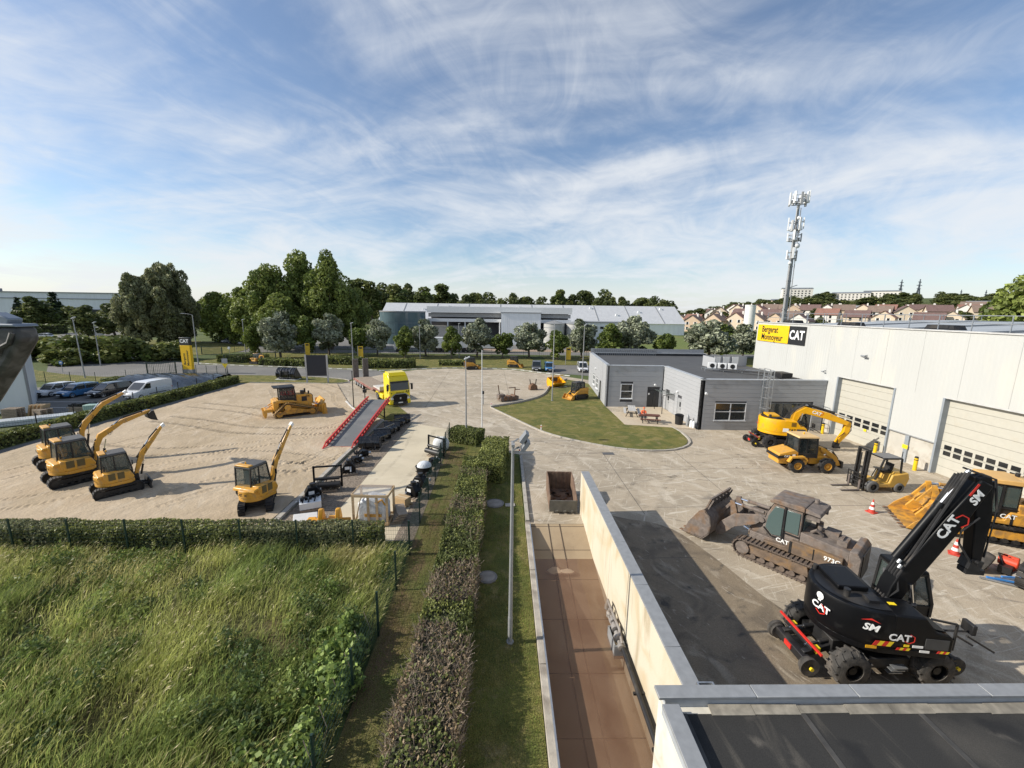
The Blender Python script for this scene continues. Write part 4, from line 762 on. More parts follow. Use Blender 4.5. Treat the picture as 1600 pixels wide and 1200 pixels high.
def hall():
    t = thing('workshop_hall', 'large white workshop hall with roller doors and yellow sign', 'hall', (31, 30, 0)); X = lambda x: x - 31; Y = lambda y: y - 30
    doors = [(31.2, 36.9), (21.9, 27.6), (12.6, 18.3), (3.3, 9.0)]; top = 5.52
    # facade pieces between and above the doors
    ys = [50.0]
    for a, b in doors: ys += [b, a]
    ys.append(-8.); low = mat('precast_plinth', (.46, .44, .39), .8, var=.08, scale=1.2, dirt=(.3, .26, .2), damt=.2)
    for k in range(0, len(ys), 2):
        b, a = ys[k], ys[k + 1]; MB().box((X(31.2), Y((a + b) / 2), (top + 2.2) / 2), (.4, b - a, top - 2.2)).obj('wall_panel', M_hall, t)
        MB().box((X(31.28), Y((a + b) / 2), 1.1), (.36, b - a, 2.2)).obj('plinth', low, t)
        MB().box((X(30.98), Y((a + b) / 2), 2.2), (.1, b - a, .07)).obj('drip_sill', M_galvd, t)
    [MB().box((X(31.2), Y(50 - 2.9 * (k + .5)), (top + 10.12) / 2), (.4, 2.888, 10.12 - top)).obj('wall_panel', M_hall, t) for k in range(20)]; MB().box((X(31.24), Y(21), (top + 10.1) / 2), (.36, 57.9, 10.06 - top)).obj('wall_core', M_galvd, t)
    MB().box((X(53), Y(49.8), 5.05), (43.6, .4, 10.1)).obj('end_wall', M_hall, t)
    MB().box((X(53), Y(-7.8), 5.05), (43.6, .4, 10.1)).obj('end_wall', M_hall, t); MB().box((X(74.8), Y(21), 5.05), (.4, 57.1, 10.1)).obj('rear_wall', M_hall, t)
    rf_ = MB().box((X(53), Y(21), 9.98), (43.2, 57.2, .2)).obj('roof', M_roofd, t)
    MB().box((X(31.16), Y(21), 10.16), (.5, 58.3, .09)).obj('parapet_coping', mat('coping_white', (.48, .48, .47), .5), t)
    for k in range(7):
        y0 = 46.5 - k * 6.3; mb = MB(); n = 8; rings = []
        for yy in (y0, y0 - 4.6): rings.append([(X(x_), Y(yy), z_) for x_, z_ in [(35 + 34 * i / n, 10.1 + .62 * math.sin(math.pi * i / n)) for i in range(n + 1)] + [(69, 10.08), (35, 10.08)]])
        mb.loft(rings).obj('skylight', mat('skylight_sheet', (.36, .38, .39), .5, var=.1, scale=.6, stretch=(.3, 2, 1)), t)
    rail = MB()
    for z in (10.72, 11.25): rail.rod((X(31.9), Y(49.6), z), (X(31.9), Y(-7), z), .045)
    rail.rod((X(31.9), Y(49.6), 11.25), (X(60), Y(49.6), 11.25), .045); rail.obj('guard_rail', M_steel, t)
    for k in range(26): MB().rod((X(31.9), Y(49.6 - k * 2.2), 10.05), (X(31.9), Y(49.6 - k * 2.2), 11.27), .05).obj('rail_post', M_steel, t)
    for k in range(1, 12): MB().rod((X(31.9 + k * 2.4), Y(49.6), 10.05), (X(31.9 + k * 2.4), Y(49.6), 11.27), .05).obj('rail_post', M_steel, t)
    for k, (y, z) in enumerate(((47, 10.3), (39, 10.3), (30.5, 10.35), (23, 10.3))): MB().box((X(33.2), Y(y), z), (1.0, 2.2, .35), top=.85).obj('roof_vent', M_dark, t)
    # doors: sections, lights, side jambs
    for a, b in doors[:3]:
        w = b - a; c = (a + b) / 2; d = MB().box((X(31.42), Y(c), top / 2), (.06, w - .02, top)).obj('sectional_door', M_door, t)
        for k in range(9): z0, z1 = top * k / 9, top * (k + 1) / 9; MB().box((X(31.375), Y(c), (z0 + z1) / 2), (.05, w - .14, z1 - z0 - .022)).obj('door_section', M_door, d, .008)
        nw = 6 if a > 30 else 8; pw = (w - .5) / nw
        for r_, z in enumerate((1.62, 2.05)):
            for k in range(nw): MB().box((X(31.345), Y(a + .25 + pw * (k + .5)), z), (.03, pw * .74, .31)).obj('pane', M_pane, d, .01)
        for y in (a + .05, b - .05): MB().box((X(31.16), Y(y), top / 2), (.44, .14, top)).obj('door_jamb', M_frame, t)
        MB().box((X(31.19), Y(c), top + .03), (.40, w + .2, .10)).obj('door_lintel', MATS['coping_white'], t)
        MB().box((X(31.34), Y(a + 1.1), .45), (.03, .16, .06)).obj('door_handle', M_blkp, d)
    # downpipe with yellow notice, floodlights
    MB().box((X(31.03), Y(29.6), 1.1), (.12, .3, 2.2)).obj('pipe_cover', M_frame, t); MB().box((X(30.95), Y(29.62), 1.25), (.02, .42, .3)).obj('notice', M_yelp, t)
    MB().box((X(31.3), Y(33.6), 1.35), (.02, .26, .2)).obj('notice', M_yelp, t)
    for y, z, s in ((34.25, 7.69, 1.), (38.45, 5.75, .6), (20, 7.69, 1.)):
        f = MB(); f.box((X(30.72), Y(y), z), (.28 * s, .42 * s, .12 * s), (0, R(25), 0)); f.rod((X(31), Y(y), z + .12), (X(30.72), Y(y), z + .04), .05); f.obj('floodlight', M_grey, t)
    s = thing('hall_sign', 'yellow and black company sign high on the hall wall', 'sign', (30.93, 45.8, 8.92))
    MB().box((.0, 1.1, 0), (.10, 5.5, 1.92)).obj('yellow_panel', mat('sign_yellow', (.80, .49, .01), .4, var=.03), s, .01); MB().box((0, -2.9, 0), (.10, 2.46, 1.92)).obj('black_panel', mat('sign_black', (.02, .021, .022), .4), s, .01)
    fr = face_rot((0, -1, 0), (0, 0, 1)); text('Bergerat', .98, M_blkp, s, (-.056, 1.6, .42), fr, weight=.022, sx=.84); text('Monnoyeur', .98, M_blkp, s, (-.056, 1.15, -.45), fr, weight=.022, sx=.82)
    text('CAT', 1.3, M_wht2, s, (-.056, -2.9, 0), fr, weight=.03, sx=.86)
hall()
def grey_building():
    hgt = 4.88; t = thing('office_building', 'low grey clad office building with flat roof joining the hall', 'building', (20, 47, 0)); X = lambda x: x - 20; Y = lambda y: y - 47
    Cw = mat('grey_cladding', (.335, .345, .36), .45, var=.04, scale=.6, dirt=(.22, .215, .20), damt=.10, dscale=.6); Cw2 = mat('grey_cladding_plain', (.35, .36, .375), .5, var=.04, scale=.6); gm = mat('wall_shadow_gap', (.05, .05, .055), .7)
    def wall(a, b, boards, m, openings=()):
        """clad wall from a to b (outside on the right-hand side going a->b); boards stacked, cut at openings (s0,s1,z0,z1)"""
        a, b = Vector((*a, 0)), Vector((*b, 0)); d = b - a; L_ = d.length; rz = math.atan2(d.y, d.x)
        w = bpy.data.objects.new('wall', None); COL.objects.link(w); w.parent = t; w.location = (X(a.x), Y(a.y), 0); w.rotation_euler = (0, 0, rz)
        segs = []; z0 = 0
        for i in range(boards):
            z0, z1 = hgt * i / boards, hgt * (i + 1) / boards; cuts = [(0, L_)]
            for s0, s1, o0, o1 in openings:
                if o0 < z1 - .05 and o1 > z0 + .05:
                    n = []
                    for p, q in cuts:
                        if s0 > p: n.append((p, min(q, s0)))
                        if s1 < q: n.append((max(p, s1), q))
                    cuts = n
            for p, q in cuts:
                if q - p > .05: MB().box(((p + q) / 2, .05, (z0 + z1) / 2), (q - p, .1, z1 - z0 - .012)).obj('cladding_panel', m, w, .004)
        bk = MB(); cuts = sorted(openings); p = 0
        for s0, s1, o0, o1 in cuts:
            bk.box(((p + s0) / 2, .2, hgt / 2), (s0 - p, .19, hgt - .01))
            if o0 > .06: bk.box(((s0 + s1) / 2, .2, o0 / 2), (s1 - s0, .19, o0))
            bk.box(((s0 + s1) / 2, .2, (o1 + hgt) / 2), (s1 - s0, .19, hgt - o1 - .01)); p = s1
        bk.box(((p + L_) / 2, .2, hgt / 2), (L_ - p, .19, hgt - .01)); bk.obj('wall_core', gm, w)
        MB().box((L_ / 2, .2, hgt + .05), (L_ + .16, .5, .1)).obj('coping', mat('coping_grey', (.36, .38, .40), .45), w, .01); return w
    def window(w, s0, s1, z0, z1, nx=1, nz=1, fm=None):
        fm = fm or mat('window_frame', (.52, .53, .54), .5); f = MB(); c = .07
        for s in [s0 + c / 2 + (s1 - s0 - c) * i / nx for i in range(nx + 1)]: f.box((s, .04, (z0 + z1) / 2), (c, .12, z1 - z0))
        for z in [z0 + c / 2 + (z1 - z0 - c) * i / nz for i in range(nz + 1)]: f.box(((s0 + s1) / 2, .045, z), (s1 - s0, .10, c))
        wo = f.obj('window_frame', fm, w)
        MB().box(((s0 + s1) / 2, -.03, z0 - .03), (s1 - s0 + .1, .16, .05)).obj('window_sill', fm, w)
        for i in range(nx):
            for j in range(nz): MB().box((s0 + (s1 - s0) * (i + .5) / nx, .07, z0 + (z1 - z0) * (j + .5) / nz), ((s1 - s0) / nx - .05, .02, (z1 - z0) / nz - .05)).obj('pane', glass('office_pane', (.05, .055, .055), .05, .8), w)
        MB().box(((s0 + s1) / 2, .34, (z0 + z1) / 2), (s1 - s0 + .2, .02, z1 - z0 + .2)).obj('blind', mat('inner_blind', (.22, .24, .22), .8, var=.2), w)
    def lamp(w, s, z):
        b = MB(); b.cyl((s, -.02, z), (s, -.20, z), .13, .11, 12); b.cyl((s, 0, z), (s, -.05, z), .05); b.obj('wall_lamp', M_white, w)
    # south front right: horizontal boards
    w = wall((18.85, 37.9), (24.6, 37.9), 12, Cw, [(1.45, 4.5, .95, 2.70)]); window(w, 1.45, 4.5, .95, 2.70, 2, 2); lamp(w, .45, 3.6)
    w = wall((24.9, 38.0), (30.95, 38.0), 12, Cw, [(.7, 5.0, .12, 2.70)]); MB().box((2.85, .16, 1.4), (4.3, .06, 2.6)).obj('bay_backing', M_frame, w)
    for k in range(3): MB().box((1.42 + 1.43 * k, .10, 1.4), (1.36, .05, 2.5)).obj('bay_pane', glass('office_pane'), w)
    MB().box((4.75, 37.95 - 47, hgt / 2), (.3, .12, hgt)).obj('corner_trim', M_frame, t)
    w = wall((18.85, 47.2), (18.85, 37.9), 12, Cw2, [(1.0, 2.0, .08, 2.15), (4.2, 5.2, .08, 2.1)])
    for s in (1.5, 4.7): MB().box((s, .06, 1.1), (.98, .06, 2.05)).obj('door', mat('door_grey', (.30, .31, .32), .5), w); MB().box((s + .2, .02, 1.5), (.3, .03, .5)).obj('pane', M_pane, w); MB().box((s + .38, 0, 1.05), (.04, .06, .14)).obj('door_handle', M_steel, w)
    lamp(w, 4.2, 2.75)
    c = MB(); c.box((2.3, -.7, 2.3), (2.4, 1.4, .05), (R(-8), 0, 0)); c.obj('canopy', M_glsc, w); c = MB()
    for s in (1.15, 3.45): c.rod((s, -1.3, 0), (s, -1.3, 2.15), .06); c.rod((s, 0, 2.36), (s, -1.3, 2.15), .05)
    c.obj('canopy_frame', M_dark, w)
    w = wall((12.1, 47.3), (18.8, 47.3), 8, Cw, [(1.75, 3.2, 1.0, 2.78), (4.95, 6.4, .08, 2.06)]); window(w, 1.75, 3.2, 1.0, 2.78, 1, 2, M_white)
    for k in range(2): MB().box((5.32 + .72 * k, .06, 1.07), (.70, .06, 1.94)).obj('door', mat('door_black', (.028, .03, .033), .4), w)
    MB().box((5.15, .02, 1.6), (.16, .02, .22)).obj('notice', M_wht2, w); lamp(w, 5.8, 2.7)
    w = wall((13.2, 62.5), (12.1, 47.3), 8, Cw2, [(4.7, 6.2, .9, 2.3), (7.6, 9.1, .9, 2.3), (10.4, 11.6, .08, 2.25)])
    for s in (4.7, 7.6): window(w, s, s + 1.5, .9, 2.3, 1, 2, M_white)
    MB().box((11, .06, 1.17), (1.16, .06, 2.1)).obj('door', MATS['door_black'], w); lamp(w, 6.9, 3.4)
    wall((31, 62.5), (13.2, 62.5), 8, Cw2)
    rf_ = MB(); rf_.add([(X(x), Y(y), hgt - .32) for x, y in ((19.1, 38.2), (30.9, 38.2), (30.9, 62.3), (13.4, 62.3), (12.4, 47.5), (19.1, 47.5))], [(0, 1, 2, 3, 4, 5)]); rf_.obj('roof', mat('office_roofing', (.075, .077, .08), .85, var=.12, scale=.8, bump=.15), t)
    # ribbed inner face of the far parapet
    for k in range(60): MB().box((X(13.7 + .29 * k), Y(62.17), hgt + .16), (.12, .06, .95)).obj('parapet_rib', M_grey, t) if k < 34 else None
    MB().box((X(22), Y(62.25), hgt + .2), (17.4, .04, 1.0)).obj('parapet_sheet', Cw2, t)
    # plant screen and condensers
    sc = MB(); sc.box((X(25.2), Y(49.6), hgt + .35), (.06, 3.0, 1.3)); sc.box((X(28.0), Y(51.1), hgt + .35), (5.6, .06, 1.3)); sc.obj('plant_screen', Cw2, t)
    for k in range(3): MB().box((X(26.9 + 1.15 * k), Y(50.9), hgt + .4), (.62, .08, .75)).obj('louvre', M_dark, t); MB().box((X(26.9 + 1.15 * k), Y(50.87), hgt + .4), (.8, .05, .95)).obj('louvre_frame', M_white, t)
    pf = MB(); 
    for y in (46.3, 47.1): pf.rod((X(23.2), Y(y), hgt - .02), (X(28.6), Y(y - 2.0), hgt - .02), .08)
    for s in (0, .33, .66, 1):
        for y in (46.3, 47.1): pf.rod((X(23.2 + 5.4 * s), Y(y - 2 * s), hgt - .33), (X(23.2 + 5.4 * s), Y(y - 2 * s), hgt), .07)
    pf.obj('plant_frame', M_steel, t)
    for k in range(3):
        x, y = X(24.0 + .98 * k), Y(46.4 - .36 * k); u = MB().box((x, y, hgt + .33), (.88, .36, .64), (0, 0, R(-20))).obj('condenser_unit', M_white, t, .02)
        MB().cyl((x - .06, y - .17, hgt + .33), (x - .07, y - .21, hgt + .33), .25, n=16).obj('fan_grille', M_dark, u)
    pk = MB()
    for k in range(4): pk.tube([(X(24.5 + k * .1), Y(46 - .2 * k), hgt + .02), (X(27 + .3 * k), Y(43.4), hgt + .05), (X(29.6), Y(41.2 - .4 * k), hgt - .1)], .06)
    pk.box((X(28.8), Y(41.3), hgt + .1), (1.1, 1.5, .5)); pk.obj('pipework', M_dark, t)
    # caged ladder
    ld = thing('caged_ladder', 'galvanised caged ladder up the grey office wall', 'ladder', (24.75, 37.55, 0)); m = MB()
    for s in (-.26, .26): m.rod((s, 0, 0), (s, 0, 6.0), .06)
    m.obj('stile', M_steel, ld)
    for k in range(19): MB().cyl((-.26, 0, .35 + k * .3), (.26, 0, .35 + k * .3), .02, n=6).obj('rung', M_steel, ld)
    for z in (2.4, 3.4, 4.4, 5.4, 5.95): MB().tube([(-.34 * math.cos(a) * 1.05, -.36 - .42 * math.sin(a) + .36 * (a < .02 or a > 3.12), z) for a in [math.pi * i / 10 for i in range(11)]], .03, 5).obj('cage_hoop', M_steel, ld)
    m = MB()
    for a in (.6, 1.2, 1.95, 2.55): m.rod((-.357 * math.cos(a), -.36 - .42 * math.sin(a), 2.4), (-.357 * math.cos(a), -.36 - .42 * math.sin(a), 5.95), .03)
    for s in (-.26, .26): m.rod((s, .0, 6.0), (s, .9, 6.0), .05); m.rod((s, .9, 6.0), (s, .9, 4.9), .05); m.rod((s, 0, 3), (s, .34, 3), .04)
    m.obj('cage_bar', M_steel, ld)
grey_building()
# ---- warehouse complex behind the tree row
def warehouse():
    Wm = ribbed('warehouse_sheet', (.86, .87, .87), 'X', .6, .4, .06); Wd = mat('warehouse_dark', (.03, .032, .035), .7); Wr = ribbed('warehouse_roof_sheet', (.50, .51, .52), 'X', .8, .45, .06)
    t = thing('warehouse', 'long white warehouse with pale roof behind the street trees', 'warehouse', (14, 200, 0))
    MB().box((0, 15, 2.75), (148, 30, 5.5)).obj('wall', Wm, t)
    mb = MB(); mb.prism([(-.6, 5.4), (15, 13.9), (30.6, 5.4)], -74.4, 74.4, 'x'); mb.obj('roof', Wr, t)
    for k in range(9): MB().rod((-64 + 16 * k, -.3, 5.66), (-64 + 16 * k, 14.6, 13.78), .4, .12).obj('roof_seam', M_galvd, t)
    for k in range(7): MB().box((25 + 2.7 * k, -.06, 4.2), (1.9, .16, 2.2)).obj('window', M_pane, t)
    MB().box((46, -.2, 2.6), (6, 1.2, 5.2)).obj('porch', M_grey, t); MB().box((46, -.85, 1.9), (4, .2, 3.6)).obj('door', Wd, t)
    for k in range(12): MB().box((-66 + 12 * k, 6 + (k % 3) * 3, 9.2 + (k % 3) * 1.6), (1.4, 1.4, 1.2), top=.7).obj('roof_vent', M_white, t)
    c = thing('glass_tower', 'round blue-grey glass stair tower at the left of the warehouse', 'tower', (-31.8, 131, 0)); n = 28; gm = mat('tower_glass', (.10, .15, .17), .15, var=.15, scale=.3, coat=.3)
    for k in range(n):
        a0, a1 = math.pi + math.pi * k / n * 1.0, math.pi + math.pi * (k + 1) / n
        for j in range(3): z0, z1 = .6 + j * 3.15, .6 + j * 3.15 + 3.05; MB().add([(7 * math.cos(a0), 7 * math.sin(a0), z0), (7 * math.cos(a1), 7 * math.sin(a1), z0), (7 * math.cos(a1), 7 * math.sin(a1), z1), (7 * math.cos(a0), 7 * math.sin(a0), z1)], [(0, 1, 2, 3)]).obj('pane', gm, c)
    MB().cyl((0, 0, 0), (0, 0, 10.1), 6.93, n=40).obj('tower_core', M_frame, c); MB().cyl((0, 0, 10.1), (0, 0, 10.35), 7.1, n=40).obj('rim', M_galvd, c)
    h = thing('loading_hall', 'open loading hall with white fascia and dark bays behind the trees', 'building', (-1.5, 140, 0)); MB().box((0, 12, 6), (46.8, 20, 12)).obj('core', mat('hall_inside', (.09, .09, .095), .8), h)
    MB().box((0, -1.2, 11.0), (47.4, 6.4, 2.0)).obj('fascia', mat('fascia_cream', (.86, .85, .82), .6, var=.06), h); MB().box((0, -1.0, 9.2), (46.9, 4, 1.2)).obj('soffit_band', mat('band_grey', (.36, .36, .36), .7), h); MB().box((0, -2.6, 7.6), (46.9, 4, 1.0)).obj('canopy', M_white, h)
    for k in range(9): MB().box((-22.6 + 5.65 * k, -4.2, 3.6), (.35, .35, 7.1)).obj('column', M_white, h)
    for k, (x, w, z, cc) in enumerate(((-20, 5.2, 5.6, (.55, .55, .54)), (-14, 5.2, 5.6, (.52, .52, .52)), (-8, 4.6, 3, (.32, .14, .08)), (-3.3, 1.8, 2.2, (.03, .12, .35)), (17, 9, 5, (.5, .5, .48)))): MB().box((x, 1.2, z / 2), (w, 1.2, z)).obj('bay_panel', mat('bay_%d' % k, cc, .7), h)
    b = thing('white_box_annex', 'plain white ribbed block standing out from the loading hall', 'building', (5.4, 140, 0)); MB().box((0, 0, 5.1), (12.8, 13, 10.2)).obj('wall', Wm, b); MB().box((0, 0, 10.3), (13.2, 13.4, .25)).obj('roof', M_galvd, b)
    for i, (x, lb) in enumerate(((16.2, 'left one of two pale round storage tanks'), (23.6, 'right one of two pale round storage tanks'))):
        k = thing('storage_tank', lb + ' beside the white block', 'tank', (x, 134, 0), 0, 'storage tanks'); MB().cyl((0, 0, 0), (0, 0, 7.0), 3.4, n=24).obj('shell', ribbed('tank_sheet', (.42, .42, .40), 'X', .5, .5, .12), k); MB().cyl((0, 0, 7.0), (0, 0, 8.0), 3.6, .4, n=24).obj('roof', M_galvd, k)
        for j in range(3): MB().cyl((0, 0, 1.7 + 2 * j), (0, 0, 1.85 + 2 * j), 3.45, n=24).obj('hoop', M_steel, k)
    a = thing('low_annex', 'low white annex with blank wall right of the tanks', 'building', (36, 150, 0)); MB().box((0, 0, 3.6), (14, 12, 7.2)).obj('wall', Wm, a); MB().box((0, 0, 7.3), (14.6, 12.6, .3)).obj('roof', M_galvd, a); MB().box((3, -6.1, 2.2), (7, .3, 4.4)).obj('door', mat('annex_door', (.5, .48, .42), .6), a)
    for j in range(5): MB().box((-4 + 2.2 * j, -6.05, 5.4), (1.2, .2, .8)).obj('window', M_pane, a)
    s = thing('white_silo', 'tall white cylindrical silo beside the estate houses', 'silo', (89.6, 150, 0)); MB().cyl((0, 0, 0), (0, 0, 13.8), 1.75, n=24).obj('shell', mat('silo_white', (.70, .70, .68), .5, var=.06), s); MB().cyl((0, 0, 13.8), (0, 0, 14.1), 1.85, n=24).obj('cap', M_white, s)
    # long factory far left
    f = thing('factory', 'long white factory on the far left skyline', 'factory', (-285, 262, 0), R(4)); Wf = ribbed('factory_sheet', (.70, .73, .76), 'X', 1.2, .4, .05); MB().box((0, 0, 8.6), (130, 30, 17.2)).obj('wall', Wf, f); MB().box((0, 0, 17.5), (131, 31, .5)).obj('roof', M_galvd, f); MB().box((-35, 0, 18.6), (18, 12, 2.6)).obj('roof_plant', M_grey, f); MB().box((0, -15.2, 14.0), (130.4, .4, .4)).obj('band', M_grey, f)
    for x in (14, 22): MB().box((x, -15.2, 11.2), (2.2, .4, 2)).obj('window', M_pane, f)
    MB().box((34, -15.4, 4.5), (40, 1, 7)).obj('dark_bay', Wd, f)
warehouse()
def trailer(x, y, rz, label):
    t = thing('trailer_lorry', label, 'lorry', (x, y, 0), rz, 'lorries on the back road'); MB().box((0, 0, 2.55), (11.5, 2.5, 2.7)).obj('box_body', M_white, t, .03); MB().box((0, 0, 1.1), (11.2, 1.2, .2)).obj('chassis', M_dark, t)
    MB().prism([(6.2, .6), (8.2, .6), (8.3, 1.8), (8.0, 2.9), (6.2, 3.1)], -1.2, 1.2).obj('cab', M_white, t, .05); MB().box((8.2, 0, 2.25), (.12, 2.1, .9), (0, R(-14), 0)).obj('windscreen', M_gls, t)
    for px in (-4.6, -3.4, -2.2, 5.6, 7.2):
        for s in (-1, 1): MB().cyl((px, s * 1.0, .5), (px, s * 1.25, .5), .5, n=14).obj('wheel', M_rub, t)
trailer(-20.2, 107.5, math.pi, 'white articulated lorry parked on the back road behind the street trees'); trailer(-6, 108.5, 0, 'white box lorry parked behind the fifth silver tree')
# ---- houses of the estate
def houses():
    walls = [mat('render_cream', (.60, .50, .38), .8, var=.04), mat('render_white', (.68, .65, .60), .8, var=.04), mat('render_sand', (.55, .42, .30), .8, var=.04)]
    roofs = [mat('tile_brown', (.20, .145, .115), .85, var=.15, scale=1.2, bump=.3, bscale=6), mat('tile_red', (.24, .125, .095), .85, var=.15, scale=1.2, bump=.3, bscale=6), mat('tile_dark', (.15, .095, .085), .85, var=.15, scale=1.2)]
    W, D, E, Rg = 8.5, 9.5, 5.2, 8.3; body = []; rr = []
    for w in walls: body.append(MB().prism([(-W / 2, 0), (W / 2, 0), (W / 2, E), (0, Rg), (-W / 2, E)], -D / 2, D / 2).mesh('wall', w))
    for r_ in roofs:
        m = MB()
        for s in (-1, 1): m.rod((s * 0.02, 0, Rg + .12), (s * (W / 2 + .5), 0, E - .22), D + .9, .2)
        rr.append(m.mesh('roof', r_))
    ch = MB().box((1.2, 1.5, 8.2), (.7, .7, 1.9)).mesh('chimney', walls[1]); win = MB().box((0, 0, 0), (1.0, .12, 1.35)).mesh('window', M_pane); shut = MB().box((0, 0, 0), (1.6, .08, 1.4)).mesh('shutters', M_white)
    gr = 'houses of the estate'; rq = random.Random(9)
    def house(x, y, rz, wi, ri, label, s=1.):
        z = float(terrain(np.array(x), np.array(y))); t = thing('house', label, 'house', (x, y, z - .3), rz, gr); t.scale = (s, s, s); link('wall', body[wi], t); link('roof', rr[ri], t); link('chimney', ch, t)
        for px, pz in ((-1.9, 1.7), (1.9, 1.7), (-1.9, 4.3), (1.9, 4.3)):
            o = link('shutters', shut, t, loc=(px, -D / 2 - .02, pz)); link('window', win, o, loc=(0, -.02, 0))
        for py in (-2, 2):
            o = link('window', win, t, loc=(-W / 2 - .03, py, 1.8)); o.rotation_euler = (0, 0, R(90)); o = link('window', win, t, loc=(-W / 2 - .03, py, 4.0)); o.rotation_euler = (0, 0, R(90))
    col = ['brown', 'red', 'dark']; wl = ['cream', 'white', 'sandy']
    for i, (x, y, rz, wi, ri, lb) in enumerate([(110, 238, R(-40), 2, 0, 'sandy house nearest the end of the warehouse'), (117, 226, R(-52), 2, 0, 'sandy gabled house second from the warehouse end'), (128, 224, R(-50), 0, 1, 'cream house under a red roof with shutters'), (134, 217, R(-50), 0, 0, 'cream house with shuttered front beside the red-roofed one'), (143, 214, R(-52), 2, 0, 'sandy house directly left of the silo'), (150, 207, R(-50), 1, 2, 'white gabled house directly right of the silo')]): house(x, y, rz, wi, ri, lb, 1.12)
    for row, (r_, a0, a1, n) in enumerate(((285, .435, .98, 13), (318, .43, 1.0, 14), (352, .42, 1.0, 13), (392, .42, 1.0, 12))):
        for i in range(n):
            az = a0 + (a1 - a0) * (i + rq.uniform(-.25, .25)) / (n - 1); rd = r_ + rq.uniform(-10, 10); wi, ri = rq.randrange(3), rq.choice([0, 1, 2, 2]); house(rd * math.sin(az), rd * math.cos(az), rq.choice([R(-50), R(40), R(-35), R(55)]), wi, ri, f'{wl[wi]} estate house with {col[ri]} tiled roof, {ORD[i % 12] if i < 12 else "last"} from the left in the {["nearest", "second", "third", "farthest"][row]} row', 1.05)
    # larger blocks on and below the hill
    for x, y, rz, w, d, h, m, lb in ((395, 560, R(-25), 34, 14, 20, walls[1], 'white apartment block with grey roof on the hillside left of the mast'), (470, 560, R(-35), 40, 14, 10, walls[1], 'low white block on the hill crest behind the mast'), (540, 590, R(-40), 40, 12, 11, walls[1], 'white block on the hill crest right of the mast'), (318, 262, R(-48), 34, 12, 8, walls[2], 'long sandy school-like block with brown roof below the hill'), (372, 300, R(-50), 44, 14, 7, walls[1], 'long dark-roofed shed at the right below the wood'), (330, 345, R(-45), 60, 6, 3.4, walls[1], 'row of white garages in front of the wooded hill'), (335, 500, R(-30), 20, 12, 9, walls[0], 'cream block half hidden on the lower hillside')):
        z = float(terrain(np.array(x), np.array(y))); t = thing('apartment_block', lb, 'building', (x, y, z - 1), rz); MB().box((0, 0, h / 2), (w, d, h)).obj('wall', m, t); MB().prism([(-d / 2 - .6, h), (d / 2 + .6, h), (0, h + (3.2 if h < 9 else 1.6))], -w / 2 - .5, w / 2 + .5, 'x').obj('roof', roofs[0] if 'brown' in lb else M_grey, t)
        for k in range(int(w / 4)):
            for j in range(max(1, int(h / 3))): MB().box((-w / 2 + 2 + 4 * k, -d / 2 - .05, 1.8 + 3 * j), (1.6, .3, 1.5)).obj('window', M_pane, t)
houses()
def pylons():
    gr = 'power pylons on the skyline'; m = MB(); hh = 46
    for sx in (-1, 1):
        for sy in (-1, 1): m.rod((sx * 4, sy * 4, 0), (sx * .8, sy * .8, hh * .62), 1.2); m.rod((sx * .8, sy * .8, hh * .62), (0, 0, hh), 1.0)
    for k in range(6):
        z0, z1 = hh * .1 * k, hh * .1 * (k + 1); w0, w1 = 4 - .5 * k, 4 - .5 * (k + 1)
        for sy in (-1, 1): m.rod((-w0, sy * w0, z0), (w1, sy * w1, z1), .4); m.rod((w0, sy * w0, z0), (-w1, sy * w1, z1), .4)
    tower = m.mesh('lattice', mat('pylon_steel', (.11, .13, .15), .6)); arms = []
    for z, w in ((.62, 8.5), (.75, 11), (.88, 7)):
        a = MB()
        for s in (-1, 1): a.rod((0, 0, hh * z + 1.4), (s * w, 0, hh * z), .5); a.rod((0, 0, hh * z - .6), (s * w, 0, hh * z), .5)
        arms.append(a.mesh('cross_arm', MATS['pylon_steel']))
    for i, (x, Y, sc, lb) in enumerate(((959.4, 1000, 1.28, 'left one of the two tall pylons'), (984.0, 980, 1.28, 'right one of the two tall pylons'), (1853.2, 1900, 1.4, 'small pylon between the two tall pylons'), (1666.3, 1500, 1.5, 'nearer of the two pylons toward the right'), (1759.5, 1500, 1.5, 'rightmost pylon'), (1941.2, 2100, 1.6, 'small far pylon left of the two tall pylons'))):
        z = float(terrain(np.array(x), np.array(float(Y)))); t = thing('pylon', lb + ' on the skyline', 'pylon', (x, Y, z - 1), R(25), gr); t.scale = (sc, sc, sc); link('lattice', tower, t)
        for a in arms: link('cross_arm', a, t)
pylons()
